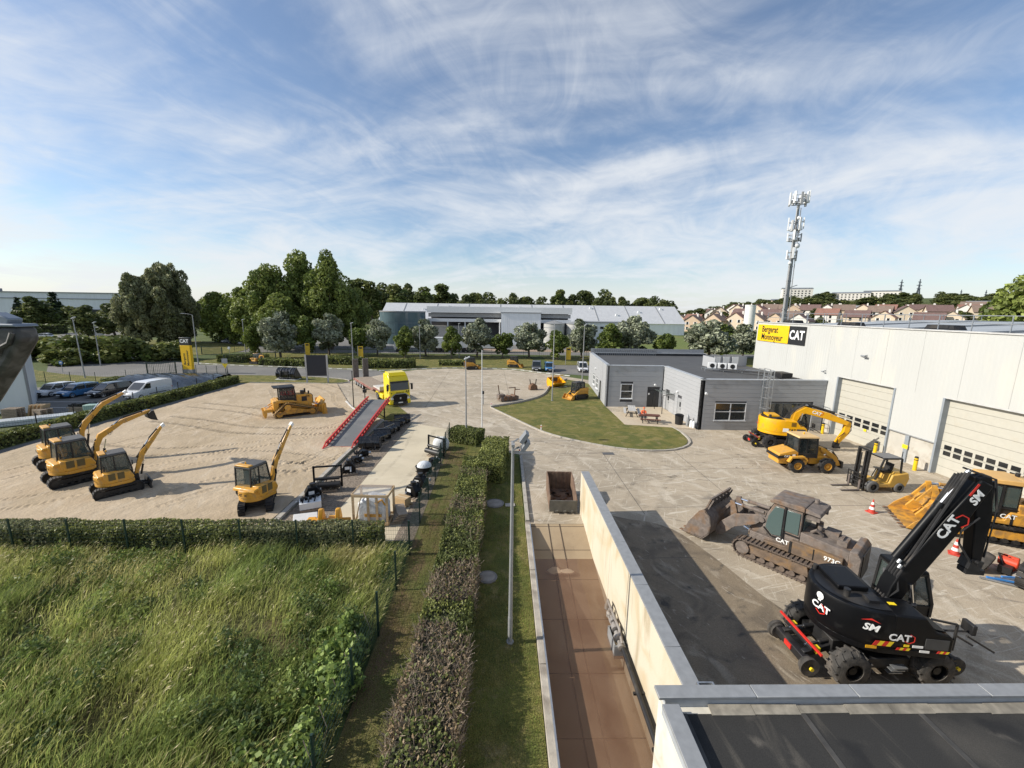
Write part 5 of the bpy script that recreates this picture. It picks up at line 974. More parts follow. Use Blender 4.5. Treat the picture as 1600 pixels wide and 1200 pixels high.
def mast():
    t = thing('telecom_mast', 'tall grey telecom mast bristling with antennas behind the hall', 'mast', (61.4, 90, 0)); m = MB()
    m.cyl((0, 0, 0), (0, 0, 16), .55, .44, 14); m.cyl((0, 0, 16), (0, 0, 33.6), .44, .26, 14); m.obj('pole', M_galvd, t)
    for s in (-1, 1): MB().rod((s * .75, -.55, 0), (s * .42, -.3, 33), .16).obj('cable_run', M_galvd, t)
    for k in range(11): MB().cyl((0, 0, 3 * k), (0, 0, 3 * k + .25), .68 - .034 * k, n=14).obj('flange', M_galvd, t)
    def panels(z, rad, n, h, off, w=.4):
        p = MB(); p.tube([(rad * .9 * math.cos(a), rad * .9 * math.sin(a), z - h * .3) for a in [2 * math.pi * i / 12 for i in range(13)]], .06, 5); p.tube([(rad * .9 * math.cos(a), rad * .9 * math.sin(a), z + h * .3) for a in [2 * math.pi * i / 12 for i in range(13)]], .06, 5)
        for i in range(4): p.rod((0, 0, z - h * .3), (rad * .9 * math.cos(i * 1.57), rad * .9 * math.sin(i * 1.57), z - h * .3), .1)
        p.obj('antenna_ring', M_galvd, t)
        for i in range(n): a = off + 2 * math.pi * i / n; MB().box((rad * math.cos(a), rad * math.sin(a), z + (i % 3) * .25), (.24, w, h * (1 - .15 * (i % 2))), (0, 0, a)).obj('panel_antenna', M_white if i % 3 else M_galvd, t, .03)
        for i in range(n): a = off + .4 + 2 * math.pi * i / n; MB().box((rad * .7 * math.cos(a), rad * .7 * math.sin(a), z - .3), (.3, .4, .7), (0, 0, a)).obj('radio_unit', M_grey if i % 2 else M_white, t)
    panels(34.6, 1.75, 9, 2.4, .2); panels(29.4, 1.35, 6, 2.6, .5); panels(27.0, 1.2, 4, 2.0, .9); panels(23.4, .95, 3, 2.2, .1)
    for i, (a, z, r_) in enumerate(((-1.0, 25.4, .55), (-2.2, 21.8, .4), (-1.6, 30.9, .4), (-.5, 35.6, .45))): MB().lathe([(.05, 0), (r_ * .7, .1), (r_, .3), (r_ * .95, .34)], (1.0 * math.cos(a), 1.0 * math.sin(a), z), 'y', 14).obj('dish', M_white, t)
    MB().rod((.5, 0, 16.8), (2.0, 0, 17.3), .12).obj('bracket_lamp', M_grey, t)
mast()

# ================================================================== MACHINES  (local +x forward, +y left)
def belt(circles, n):
    """closed loop round circles (x,z,r) given counter-clockwise; n evenly spaced (x,z,angle)"""
    k = len(circles); phi = []
    for i in range(k):
        a, b = circles[i], circles[(i + 1) % k]; dx, dz = b[0] - a[0], b[1] - a[1]; D = math.hypot(dx, dz); phi.append(math.atan2(dz, dx) - math.acos((a[2] - b[2]) / D))
    pts = []
    for i in range(k):
        c = circles[i]; p0, p1 = phi[i - 1], phi[i]
        while p1 < p0 - 1e-6: p1 += 2 * math.pi
        for j in range(13): t = p0 + (p1 - p0) * j / 12; pts.append(Vector((c[0] + c[2] * math.cos(t), c[1] + c[2] * math.sin(t))))
    pts.append(pts[0]); cum = [0]
    for a, b in zip(pts, pts[1:]): cum.append(cum[-1] + (b - a).length)
    out = []; j = 0; L_ = cum[-1]
    for i in range(n):
        d = L_ * i / n
        while cum[j + 1] < d: j += 1
        a, b = pts[j], pts[j + 1]; t = (d - cum[j]) / max(1e-9, cum[j + 1] - cum[j]); p = a + (b - a) * t; out.append((p.x, p.y, math.atan2((b - a).y, (b - a).x) if (b - a).length > 1e-6 else 0))
    return out, L_ / n
def track(parent, circles, y, width, n, m_shoe, m_in, single=False, grouser=.05, thick=.05):
    P, pitch = belt(circles, n); grp = bpy.data.objects.new('track', None) if single else None
    shoe = MB(); shoe.box((0, 0, -thick / 2), (pitch * .93, width, thick)); shoe.box((-pitch * .3, 0, -thick - grouser / 2), (pitch * .16, width, grouser))
    ch = MB(); rin = [(x - math.sin(a) * .0 + 0, z) for x, z, a in P]; cx = sum(p[0] for p in rin) / n; cz = sum(p[1] for p in rin) / n
    inner = [(x - math.sin(a) * .11, z + math.cos(a) * .11) for x, z, a in P]
    for s in (-1, 1):
        y0 = y + s * width * .17; rings = []
        for i in range(n): rings.append([(rin[i][0], y0 - .04, rin[i][1]), (rin[i][0], y0 + .04, rin[i][1]), (inner[i][0], y0 + .04, inner[i][1]), (inner[i][0], y0 - .04, inner[i][1])])
        rings.append(rings[0]); ch.loft(rings, caps=False)
    if single:
        c = ch.obj('track', m_in, parent); me = shoe.mesh('track_shoe', m_shoe)
        for x, z, a in P: link('track_shoe', me, c, loc=(x, y, z), rot=(0, -a, 0))
        return c
    mb = MB()
    for x, z, a in P:
        rot = Euler((0, -a, 0)).to_matrix()
        for c_, d in (((0, 0, -thick / 2), (pitch * .93, width, thick)), ((-pitch * .3, 0, -thick - grouser / 2), (pitch * .18, width, grouser))):
            v = rot @ Vector(c_); mb.box((x + v.x, y, z + v.z), d, rot)
    mb.v += [tuple(v) for v in []]; o = mb.obj('track', m_shoe, parent); ch.obj('track_chain', m_in, o); return o
def wheel(parent, c, r, w, m_t, m_r, name='wheel', lugs=0, rim=.55, hub=None, side=1):
    """tyre + rim about y axis; side = +1 when the outer face points to +y"""
    t = MB(); prof = [(r * rim, -w / 2), (r * .86, -w / 2), (r * .97, -w * .40), (r, -w * .25), (r, w * .25), (r * .97, w * .40), (r * .86, w / 2), (r * rim, w / 2)]; t.lathe(prof + prof[:1], (0, 0, 0), 'y', 28, caps=False)
    if lugs:
        for i in range(lugs):
            for s in (-1, 1):
                a = 2 * math.pi * (i + (.5 if s > 0 else 0)) / lugs; rot = Matrix.Rotation(-a, 3, 'Y') @ Matrix.Rotation(R(24) * s, 3, 'X'); p = Matrix.Rotation(-a, 3, 'Y') @ Vector((r * 1.0, s * w * .24, 0)); t.box(p, (r * .10, w * .5, r * .10), rot)
    o = t.obj(name, m_t, parent, loc=c); q = MB(); ww = w / 2 * side
    q.lathe([(r * rim * 1.02, -w * .42 * side), (r * rim * 1.02, w * .46 * side), (r * rim * .88, w * .46 * side), (r * rim * .80, w * .20 * side), (r * .24, w * .16 * side), (r * .22, w * .36 * side), (r * .05, w * .38 * side)], (0, 0, 0), 'y', 24); q.obj('rim', m_r, o)
    if hub:
        q = MB()
        for i in range(8): a = i * math.pi / 4; q.cyl((r * .36 * math.cos(a), w * .16 * side, r * .36 * math.sin(a)), (r * .36 * math.cos(a), w * .24 * side, r * .36 * math.sin(a)), r * .04, n=6)
        q.cyl((0, w * .36 * side, 0), (0, w * .42 * side, 0), r * .12, n=10); q.obj('hub', hub, o)
    return o
def beam(pts, wid):
    """outline polygon of a bent beam: centreline points with depths"""
    P = [Vector(p) for p in pts]; L_, Rr = [], []
    for i, p in enumerate(P):
        d = (P[min(i + 1, len(P) - 1)] - P[max(i - 1, 0)]).normalized(); n = Vector((-d.y, d.x)); L_.append(tuple(p + n * wid[i] / 2)); Rr.append(tuple(p - n * wid[i] / 2))
    return L_ + Rr[::-1]
def ram(parent, a, b, r, m_body=None, frac=.55, name='hydraulic_ram'):
    a, b = Vector(a), Vector(b); m = MB(); c = a + (b - a) * frac; m.cyl(a, c, r, n=10); m.cyl(a + (b - a) * (frac - .03), a + (b - a) * (frac + .02), r * 1.2, n=10); o = m.obj(name, m_body or M_dark, parent)
    MB().cyl(c, b, r * .55, n=8).obj('rod', M_chrome, o) if False else None
    q = MB(); q.cyl(c, b, r * .55, n=8); q.obj('ram_rod', M_chrome, parent); return o
def cab_shell(parent, x0, x1, y0, y1, z0, z1, m_frame, m_glass, roof=None, slope=.25, post=.08, roof_m=None, rear_slope=0., roof_over=.06, low=.35, seat=True):
    """open-framed cab: posts, sills, panes on four sides, roof, seat inside"""
    f = MB(); w0 = z0 + low; fx = x1 - slope
    prof_f = [(x1, z0), (x1, w0 + .2), (fx, z1)]
    for y in (y0, y1):
        f.rod((x0, y, z0), (x0 + rear_slope, y, z1), post); f.rod((x1, y, z0), (x1, y, w0 + .15), post); f.rod((x1, y, w0 + .12), (fx, y, z1), post); mid = (x0 + x1) / 2 - .08; f.rod((mid, y, z0), (mid, y, z1), post * .85)
        f.rod((x0, y, w0), (x1, y, w0), post * .8); f.rod((x0 + rear_slope, y, z1), (fx, y, z1), post)
    for x, z in ((x0, z0), (x1, z0), (x0 + rear_slope, z1), (fx, z1), (x1, w0 + .14), (x0, w0)): f.rod((x, y0, z), (x, y1, z), post)
    f.box(((x0 + x1) / 2, (y0 + y1) / 2, z0 + .02), (x1 - x0, y1 - y0, .06)); c = f.obj('cab_frame', m_frame, parent)
    for y in (y0, y1): MB().box(((x0 + x1) / 2, y, (z0 + w0) / 2), (x1 - x0 - post, .03, w0 - z0)).obj('cab_door', m_frame, parent)
    MB().box((x0, (y0 + y1) / 2, (z0 + w0) / 2), (.03, y1 - y0 - post, w0 - z0)).obj('rear_panel', m_frame, parent)
    for y in (y0, y1): MB().prism([(x0, w0), (x1, w0), (x1, w0 + .15), (fx, z1), (x0 + rear_slope, z1)], y - .012, y + .012).obj('side_window', m_glass, parent)
    MB().add([(x1, y0, w0 + .14), (x1, y1, w0 + .14), (fx, y1, z1), (fx, y0, z1)], [(0, 1, 2, 3)]).obj('windscreen', m_glass, parent)
    MB().add([(x1, y0, z0), (x1, y1, z0), (x1, y1, w0 + .1), (x1, y0, w0 + .1)], [(0, 1, 2, 3)]).obj('lower_windscreen', m_glass, parent)
    MB().add([(x0, y0, w0), (x0, y1, w0), (x0 + rear_slope, y1, z1), (x0 + rear_slope, y0, z1)], [(0, 1, 2, 3)]).obj('rear_window', m_glass, parent)
    ov = roof_over; MB().box(((x0 + rear_slope + fx) / 2, (y0 + y1) / 2, z1 + .06), (fx - x0 - rear_slope + 2 * ov, y1 - y0 + 2 * ov, .12), top=.94).obj('roof', roof_m or m_frame, parent, .03)
    if seat:
        s = MB(); cx, cy = (x0 + x1) / 2 - .15, (y0 + y1) / 2; s.box((cx, cy, z0 + .45), (.5, .5, .14)); s.box((cx - .25, cy, z0 + .85), (.14, .48, .75), (0, R(-8), 0)); s.box((cx - .28, cy, z0 + 1.32), (.1, .26, .2)); s.box((cx, cy, z0 + .2), (.36, .36, .4)); s.obj('seat', mat('seat_grey', (.10, .10, .105), .8), parent)
        s = MB()
        for k in (-1, 1): s.tube([(cx + .35, cy + k * .28, z0 + .1), (cx + .38, cy + k * .28, z0 + .75)], .025, 5); s.box((cx + .1, cy + k * .32, z0 + .6), (.4, .1, .12))
        s.obj('controls', M_dark, parent)
    return c
def plan_arc(cx, r, a0, a1, n, ry=None): return [(cx + r * math.cos(R(a0 + (a1 - a0) * i / n)), (ry or r) * math.sin(R(a0 + (a1 - a0) * i / n))) for i in range(n + 1)]
def hex_badge(parent, loc, fr, s, m=None):
    """hexagonal badge drawn as a ring of bars behind the lettering"""
    mb = MB()
    for i in range(6):
        a, b = R(60 * i + 30), R(60 * i + 90)
        if i in (1, 2): continue
        mb.rod((s * math.cos(a), s * math.sin(a), 0), (s * math.cos(b), s * math.sin(b), 0), .16 * s, .006)
    o = mb.obj('badge', m or M_redp, parent, loc=loc); o.rotation_euler = fr.to_euler() if isinstance(fr, Matrix) else fr
def bucket_profile(s=1.):
    """digging bucket seen from the side: mouth toward +x"""
    return [(0, 1.0), (-.22, .86), (-.40, .60), (-.42, .32), (-.28, .10), (0, 0), (.62, .02)], s
def bucket(parent, w, s, m, loc, rot=(0, 0, 0), name='bucket', teeth=5, ribs=0, edge=None):
    o_ = [(.0, 1.0), (-.24, .86), (-.42, .60), (-.44, .32), (-.30, .08), (0, -.02), (.66, 0)]; i_ = [(.0, .95), (-.20, .81), (-.36, .58), (-.38, .34), (-.26, .13), (0, .03), (.66, .03)]
    mb = MB(); mb.prism([(a * s, b * s) for a, b in o_ + i_[::-1]], -w / 2, w / 2)
    for y in (-w / 2, w / 2 - .03): mb.prism([(a * s, b * s) for a, b in o_], y, y + .03)
    for k in range(ribs):
        y = -w / 2 + w * (k + .5) / ribs; mb.prism([(a * s * 1.03 - .0, b * s * 1.03) for a, b in o_[:6]] + [(a * s, b * s) for a, b in o_[:6]][::-1], y - .02, y + .02)
    b = mb.obj(name, m, parent, loc=loc, rot=rot); q = MB()
    for k in range(teeth): y = -w / 2 + w * (k + .5) / teeth; q.box(((.66 + .07) * s, y, .02 * s), (.2 * s, .08 * s, .05 * s), (0, 0, 0), top=.6)
    if teeth: q.obj('bucket_teeth', edge or M_steel, b)
    return b
def mini_excavator(loc, rz, label, boom, stick, swing=0., s=1., sx=None, end='bare', group=None, blade=True, body=None, letters='308', roof_m=None, model_rear='CAT'):
    t = thing('excavator', label, 'excavator', loc, rz, group); sx = sx or s; t.scale = (sx, sx, s); Y_ = body or M_yel; boom = [(x if i < 1 else x * s / sx, z) for i, (x, z) in enumerate(boom)]; stick = [(x * s / sx, z) for x, z in stick]
    for sd in (-1, 1):
        track(t, [(1.12, .34, .30), (-1.12, .34, .30)][::1] if False else [(-1.12, .36, .30), (1.12, .36, .30)], sd * .87, .45, 44, M_rub, M_dark, grouser=.025, thick=.05)
        f = MB(); f.box((0, sd * .87, .36), (2.1, .26, .26)); 
        for x in (-1.12, 1.12): f.cyl((x, sd * .72, .36), (x, sd * 1.02, .36), .20, n=16)
        for x in (-.7, -.35, 0, .35, .7): f.cyl((x, sd * .7, .2), (x, sd * 1.04, .2), .10, n=10)
        f.obj('track_frame', M_dark, t)
    u = MB(); u.box((0, 0, .45), (1.1, 1.4, .28)); u.cyl((0, 0, .5), (0, 0, .74), .52, n=20); u.obj('undercarriage', M_dark, t)
    if blade:
        b = MB(); b.prism([(1.78, .06), (1.95, .02), (1.88, .30), (2.0, .55), (1.9, .56), (1.78, .32)], -1.1, 1.1)
        for y in (-.35, .35): b.rod((.5, y, .4), (1.82, y, .25), .12, .14)
        b.obj('dozer_blade', M_dark, t)
    h = MB(); plan = plan_arc(-.15, 1.05, 90, 270, 14, 1.06) + [(.75, -1.06), (1.0, -.8), (1.0, .25), (.95, 1.06)]
    h.prism([(x, y) for x, y in plan], .72, .92, 'z'); ho = h.obj('house', Y_, t, .03); ho.rotation_euler = (0, 0, swing)
    c = MB(); cw = plan_arc(-.15, 1.07, 96, 264, 14, 1.075) + [(-.15, -1.0), (-.05, -.55), (-.05, .55), (-.15, 1.0)]; c.prism(cw, .90, 1.36, 'z'); c.obj('counterweight', Y_, ho, .05)
    e = MB(); e.prism([(-1.14, 1.30), (-1.06, 1.46), (-.45, 1.52), (-.40, 1.36)], -1.0, .98); e.obj('engine_cover', Y_, ho, .05)
    e = MB(); e.prism([(-.55, .92), (.86, .92), (.98, 1.10), (.80, 1.46), (-.75, 1.58), (-.8, 1.3)], -1.06, -.36); e.obj('side_cover', Y_, ho, .05)
    for k in range(2): MB().box((-.3 + .52 * k, -1.067, 1.32), (.40, .02, .42)).obj('vent_grille', mat('olive_grille', (.13, .10, .04), .8), ho)
    cab_shell(ho, -.78, .98, -.34, 1.03, 1.0, 2.52, M_dark, M_glsc, slope=.22, post=.085, roof_m=roof_m or mat('cab_roof_dusty', (.09, .088, .085), .6, var=.2), rear_slope=.1)
    MB().box((-.55, .35, 2.66), (.42, 1.36, .07), top=.9).obj('roof_rear', Y_, ho, .02)
    MB().cyl((-.25, .5, 2.62), (-.25, .5, 2.76), .05).obj('beacon', M_oran, ho); MB().cyl((-.62, -.6, 1.66), (-.62, -.6, 2.0), .05).obj('exhaust', M_dark, ho)
    for y in (-.95, 1.15): m = MB(); m.tube([(.8, y * .95, 1.5), (.95, y, 1.9)], .02, 5); m.box((.97, y, 2.0), (.05, .16, .28)); m.obj('mirror', M_dark, ho)
    sw = MB(); sw.box((1.12, -.12, .88), (.34, .46, .34)); sw.cyl((1.22, -.12, .66), (1.22, -.12, 1.12), .14, n=12); sw.obj('swing_post', M_dark, ho)
    yb = -.12; bp = beam(boom, [.22, .30, .36, .22][:len(boom)] if len(boom) > 3 else [.26, .36, .24]); MB().prism(bp, yb - .14, yb + .14).obj('boom', Y_, ho, .02)
    sp = beam(stick, [.26, .22, .14][:len(stick)] if len(stick) > 2 else [.28, .15]); MB().prism(sp, yb - .115, yb + .115).obj('dipper_arm', Y_, ho, .02)
    k = boom[1]; bend = boom[-1]
    ram(ho, (boom[0][0] + .30, yb, boom[0][1] - .1), ((k[0] + bend[0]) / 2 * .6 + k[0] * .4 + .05, yb, (k[1] + bend[1]) / 2 * .6 + k[1] * .4 - .1), .07)
    off = Vector((bend[0] - k[0], bend[1] - k[1])).normalized(); nn = Vector((-off.y, off.x)); a = Vector(k) + nn * .28 + off * .15; b = Vector(stick[0]) + nn * .22; ram(ho, (a.x, yb, a.y), (b.x, yb, b.y), .065, frac=.7)
    s0, s1 = Vector(stick[0]), Vector(stick[-1]); dd = (s1 - s0).normalized(); n2 = Vector((-dd.y, dd.x)); a = s0 + n2 * .24 + dd * .1; b = s0 + (s1 - s0) * .92 + n2 * .14; ram(ho, (a.x, yb, a.y), (b.x, yb, b.y), .055, frac=.75)
    hz = MB()
    for q in (-.07, .07): hz.tube([(boom[0][0] - .05, yb + q, boom[0][1] + .1), (k[0] - .12, yb + q, k[1] + .1), (bend[0] - .1, yb + q, bend[1] + .24)], .02, 5)
    hz.obj('hose', M_rub, ho)
    e1 = s1
    if end == 'bucket': bucket(ho, .75, .62, M_dark, (e1.x - .1, yb, e1.y - .55), (0, R(20), 0), teeth=4)
    else: q = MB(); q.box((e1.x + .06, yb, e1.y + .02), (.26, .24, .22), (0, R(-30), 0)); q.cyl((e1.x, yb - .2, e1.y), (e1.x, yb + .2, e1.y), .05); q.obj('quick_coupler', M_wht2 if end == 'pale' else M_dark, ho)
    fr = face_rot((0, -1, 0), (0, 0, 1)); text('CAT', .22, M_blkp, ho, (-1.232, .25, 1.14), fr); text(letters, .16, M_blkp, ho, (-1.226, -.28, 1.13), fr)
    text('CAT', .17, M_blkp, ho, ((k[0] + bend[0]) / 2, yb - .148, (k[1] + bend[1]) / 2), Euler((R(90), -math.atan2(bend[1] - k[1], bend[0] - k[0]), 0)).to_matrix())
    return t
GX = 'excavators on the sand yard'
mini_excavator((-31.0, 28.0, .05), R(55), 'yellow tracked excavator farthest left, boom raised highest, behind two others', [(1.2, 1.0), (1.12, 2.05), (1.35, 2.6), (2.35, 3.75)], [(2.3, 3.7), (3.55, 4.35)], s=1.05, sx=.88, end='pale', group=GX, letters='310')
mini_excavator((-27.3, 25.2, .05), R(57), 'yellow tracked excavator in the middle of the left three, black bucket on its arm', [(1.2, 1.0), (1.12, 1.95), (1.35, 2.5), (2.55, 3.25)], [(2.5, 3.2), (3.95, 3.62)], s=1.05, sx=.9, end='bucket', group=GX, letters='310')
mini_excavator((-23.15, 23.55, .05), R(50), 'yellow excavator nearest of the left three, blade lowered in front', [(1.2, 1.0), (1.2, 1.75), (1.4, 2.3), (1.95, 3.0)], [(1.9, 2.95), (2.55, 3.85)], s=.95, sx=.76, end='pale', group=GX)
mini_excavator((-13.75, 21.75, .05), R(114), 'yellow excavator standing alone near the kerb of the sand yard', [(1.2, 1.0), (1.2, 1.85), (1.4, 2.4), (2.0, 3.15)], [(1.95, 3.1), (2.75, 4.15)], swing=R(-40), s=.98, sx=.74, end='pale', group=GX)
def dozer(loc, rz, label):
    t = thing('bulldozer', label, 'bulldozer', loc, rz)
    for sd in (-1, 1):
        track(t, [(-1.55, .42, .34), (1.6, .42, .34), (-.72, 1.12, .38)], sd * 1.04, .62, 50, mat('track_tan', (.40, .245, .08), .75, var=.3, dirt=(.14, .09, .05), damt=.3, dscale=6), M_dark, grouser=.07)
        f = MB(); f.box((0, sd * .98, .50), (2.7, .36, .28)); f.cyl((-1.5, sd * .74, .42), (-1.5, sd * 1.22, .42), .30, n=18); f.cyl((1.55, sd * .74, .42), (1.55, sd * 1.22, .42), .30, n=18); f.prism([(-1.2, .6), (1.2, .6), (.3, .82), (-.72, 1.0)], sd * .98 - .16, sd * .98 + .16)
        f.obj('track_frame', M_yel2, t); MB().cyl((-.72, sd * .7, 1.06), (-.72, sd * 1.26, 1.06), .30, n=20).obj('sprocket', M_yel, t)
        g = MB(); g.rod((.4, sd * .55, .55), (2.45, sd * .7, .5), .16, .24); g.obj('push_arm', M_yel, t); ram(t, (1.25, sd * .55, 1.35), (2.45, sd * .5, .85), .07, M_yel)
    b = MB(); b.box((0, 0, .85), (3.3, 1.3, .8)); b.obj('chassis', M_yel, t, .04)
    h = MB(); h.prism([(.1, 1.2), (1.75, 1.2), (1.75, 2.0), (1.6, 2.12), (.1, 2.22)], -.62, .62); h.obj('engine_hood', M_yel, t, .05)
    MB().box((1.78, 0, 1.6), (.06, 1.1, .8)).obj('radiator_grille', M_dark, t); MB().box((.95, -.63, 1.7), (.5, .03, .5)).obj('side_grille', M_dark, t)
    c = MB(); c.cyl((1.2, .3, 2.1), (1.2, .3, 2.62), .09); c.box((.85, -.25, 2.35), (.32, .42, .36)); c.obj('exhaust', M_dark, t); MB().cyl((1.45, -.32, 2.08), (1.45, -.32, 2.45), .08).obj('air_intake', M_dark, t)
    f = MB()
    for sd in (-1, 1): f.prism([(-1.7, 1.55), (.2, 1.45), (.25, 1.55), (-.2, 1.70), (-1.7, 1.84)], sd * .62 if sd > 0 else -1.0, 1.0 if sd > 0 else -.62)
    f.obj('fender', M_yel, t, .05); MB().prism([(-1.95, .75), (-1.5, .75), (-1.4, 1.85), (-1.95, 1.75)], -.9, .9).obj('fuel_tank', M_yel, t, .06)
    cab_shell(t, -1.25, .15, -.72, .72, 1.6, 3.0, M_dark, M_gls, slope=.12, post=.10, roof_over=.12, low=.3); MB().box((-1.25, 0, 3.05), (1.1, 1.55, .1), (0, R(4), 0)).obj('rear_roof', M_dark, t)
    bl = MB(); prof = [(2.55, .05), (2.62, .05), (2.55, .5), (2.62, .95), (2.76, 1.22), (2.66, 1.24), (2.5, .95), (2.42, .5), (2.48, .1)]; bl.prism(prof, -1.75, 1.75)
    for y in (-1.75, 1.70): bl.prism([(2.4, .04), (2.9, .04), (2.78, 1.24), (2.45, 1.2)], y, y + .05)
    for y in (-.9, 0, .9): bl.prism([(2.1, .3), (2.5, .1), (2.5, 1.0), (2.3, .9)], y - .05, y + .05)
    bl.obj('blade', M_yel, t, .01); MB().prism([(2.6, 1.2), (2.75, 1.2), (2.85, 1.5), (2.76, 1.5)], -1.2, 1.2).obj('spill_guard', M_yel, t)
    r_ = MB(); r_.box((-2.35, 0, .8), (.7, 1.5, .3)); 
    for y in (-.7, 0, .7): r_.prism([(-2.9, .9), (-2.55, .9), (-2.5, .5), (-2.62, .12), (-2.78, .12), (-2.8, .5)], y - .06, y + .06)
    r_.obj('ripper', M_yel, t, .02); ram(t, (-1.9, .4, 1.4), (-2.6, .4, 1.0), .06, M_yel); ram(t, (-1.9, -.4, 1.4), (-2.6, -.4, 1.0), .06, M_yel)
    text('D6', .3, M_blkp, t, (1.3, -.632, 1.95), (R(90), 0, 0))
dozer((-22.0, 42.3, .05), R(36), 'yellow bulldozer with black cab on the sand yard')
# ---- track-type loaders
def track_loader(loc, rz, label, M, Mt, single, word, lift=0., cabm=None, roofm=None, scale=1., glass_=None, name='track_loader', accent=None, bk=(0., 1.)):
    t = thing(name, label, 'track loader', loc, rz); t.scale = (scale,) * 3; ac = accent or M
    for sd in (-1, 1):
        track(t, [(-1.5, .48, .40), (1.5, .46, .38)], sd * .95, .52, 46, Mt, Mt, single=single and sd > 0, grouser=.055, thick=.045)
        f = MB(); f.prism([(-1.2, .30), (1.25, .28), (1.3, .62), (.2, .72), (-1.1, .74)], sd * .95 - .13, sd * .95 + .13); f.obj('track_frame', ac, t, .02)
        w = MB(); w.cyl((1.5, sd * .72, .46), (1.5, sd * 1.16, .46), .30, n=20); w.obj('idler', M, t); w = MB(); w.cyl((-1.5, sd * .70, .48), (-1.5, sd * 1.17, .48), .34, n=20); w.cyl((-1.5, sd * 1.17, .48), (-1.5, sd * 1.25, .48), .25, n=16)
        for i in range(7): a = i * .9; w.cyl((-1.5 + .18 * math.cos(a), sd * 1.24, .48 + .18 * math.sin(a)), (-1.5 + .18 * math.cos(a), sd * 1.28, .48 + .18 * math.sin(a)), .025, n=6)
        w.obj('final_drive', ac, t)
        w = MB()
        for k in range(6): x = -1.0 + .4 * k; w.cyl((x, sd * .74, .22), (x, sd * 1.15, .22), .12, n=12)
        for x in (-.45, .5): w.cyl((x, sd * .8, .80), (x, sd * 1.1, .80), .09, n=10)
        w.obj('roller', Mt, t); fd = MB(); fd.prism([(-2.2, 1.0), (.6, 1.0), (.75, 1.12), (-.1, 1.2), (-.35, 1.62), (-2.2, 1.62)], sd * .70 if sd > 0 else -.92, .92 if sd > 0 else -.70); fd.obj('side_box', ac, t, .03)
        MB().box((-.35, sd * .925, 1.3), (.10, .02, .55)).obj('panel_seam', M_dark, t); MB().box((-1.2, sd * .925, 1.35), (.04, .02, .5)).obj('panel_seam', M_dark, t)
    b = MB(); b.box((-.3, 0, .85), (3.4, 1.35, .75)); b.obj('chassis', M, t, .03)
    h = MB(); h.prism([(-2.35, 1.2), (-.6, 1.2), (-.6, 2.05), (-2.35, 1.92)], -.72, .72); ho = h.obj('engine_hood', M, t, .04); MB().prism([(-2.75, .7), (-2.38, .7), (-2.36, 2.08), (-2.6, 2.1), (-2.75, 1.9)], -.92, .92).obj('radiator_guard', M, t, .03)
    MB().box((-2.765, 0, 1.4), (.03, 1.3, 1.1)).obj('radiator_grille', M_dark, t)
    e = MB(); e.cyl((-1.15, .15, 2.0), (-1.15, .15, 2.42), .10); e.box((-1.55, -.15, 2.12), (.5, .5, .3)); e.cyl((-1.0, -.4, 2.0), (-1.0, -.4, 2.35), .14); e.tube([(-.9, .3, 2.05), (-1.1, .45, 2.3), (-1.3, .3, 2.05)], .07); e.obj('exhaust', M, t); e = MB(); e.box((-2.0, .1, 2.06), (.34, .7, .22)); e.box((-1.95, .1, 2.2), (.1, .5, .08)); e.obj('hood_box', M, t)
    # cab: side profile with cut front corner
    g = glass_ or glass('dusty_glass', (.085, .125, .12), .25, .95); cm = cabm or M; prof = [(-.62, 1.25), (.55, 1.25), (.95, 1.62), (.82, 2.35), (.55, 3.0), (-.62, 3.0)]
    cb = MB(); cb.prism([(x * .96, z) for x, z in prof], -.70, .70); c = cb.obj('cab', cm, t, .04)
    for sd in (-1, 1):
        y0, y1 = (sd * .705, sd * .735); q = MB(); q.prism([(.12, 1.52), (.50, 1.45), (.78, 1.72), (.70, 2.32), (.46, 2.86), (.12, 2.86)], min(y0, y1), max(y0, y1)); q.obj('door_window', g, c, .02); q = MB(); q.prism([(-.52, 1.85), (.0, 1.85), (.0, 2.86), (-.52, 2.86)], min(y0, y1), max(y0, y1)); q.obj('side_window', g, c, .02)
        q = MB(); q.rod((.06, sd * .74, 1.3), (.06, sd * .74, 2.95), .07); q.rod((-.55, sd * .74, 1.76), (.06, sd * .74, 1.76), .05); q.rod((.06, sd * .745, 1.45), (.5, sd * .745, 1.38), .05); q.rod((.5, sd * .745, 1.38), (.84, sd * .745, 1.7), .05); q.obj('door_frame', M_dark if cabm is None else cm, c)
    MB().add([(.94, -.6, 1.7), (.94, .6, 1.7), (.84, .6, 2.3), (.84, -.6, 2.3)], [(0, 1, 2, 3)]).obj('windscreen', g, c); MB().add([(.82, -.6, 2.4), (.82, .6, 2.4), (.60, .6, 2.9), (.60, -.6, 2.9)], [(0, 1, 2, 3)]).obj('upper_windscreen', g, c)
    MB().box((-.64, 0, 2.4), (.03, 1.1, .8)).obj('rear_window', g, c)
    rf_ = MB(); rf_.prism([(-.66, 3.0), (.68, 3.0), (.72, 3.08), (.6, 3.2), (-.55, 3.24), (-.66, 3.2)], -.80, .80); rf_.obj('roof', roofm or cm, t, .03); rf_ = MB(); rf_.prism([(-1.25, 2.98), (-.68, 3.0), (-.68, 3.2), (-1.2, 3.12)], -.76, .76); rf_.box((-.95, .6, 2.85), (.5, .06, .3)); rf_.box((-.95, -.6, 2.85), (.5, .06, .3)); rf_.obj('rear_canopy', roofm or cm, t, .02)
    MB().cyl((-.8, -.3, 3.2), (-.8, -.3, 3.38), .09).obj('roof_cap', cm, t)
    # loader tower, arms, tilt linkage
    tw = MB()
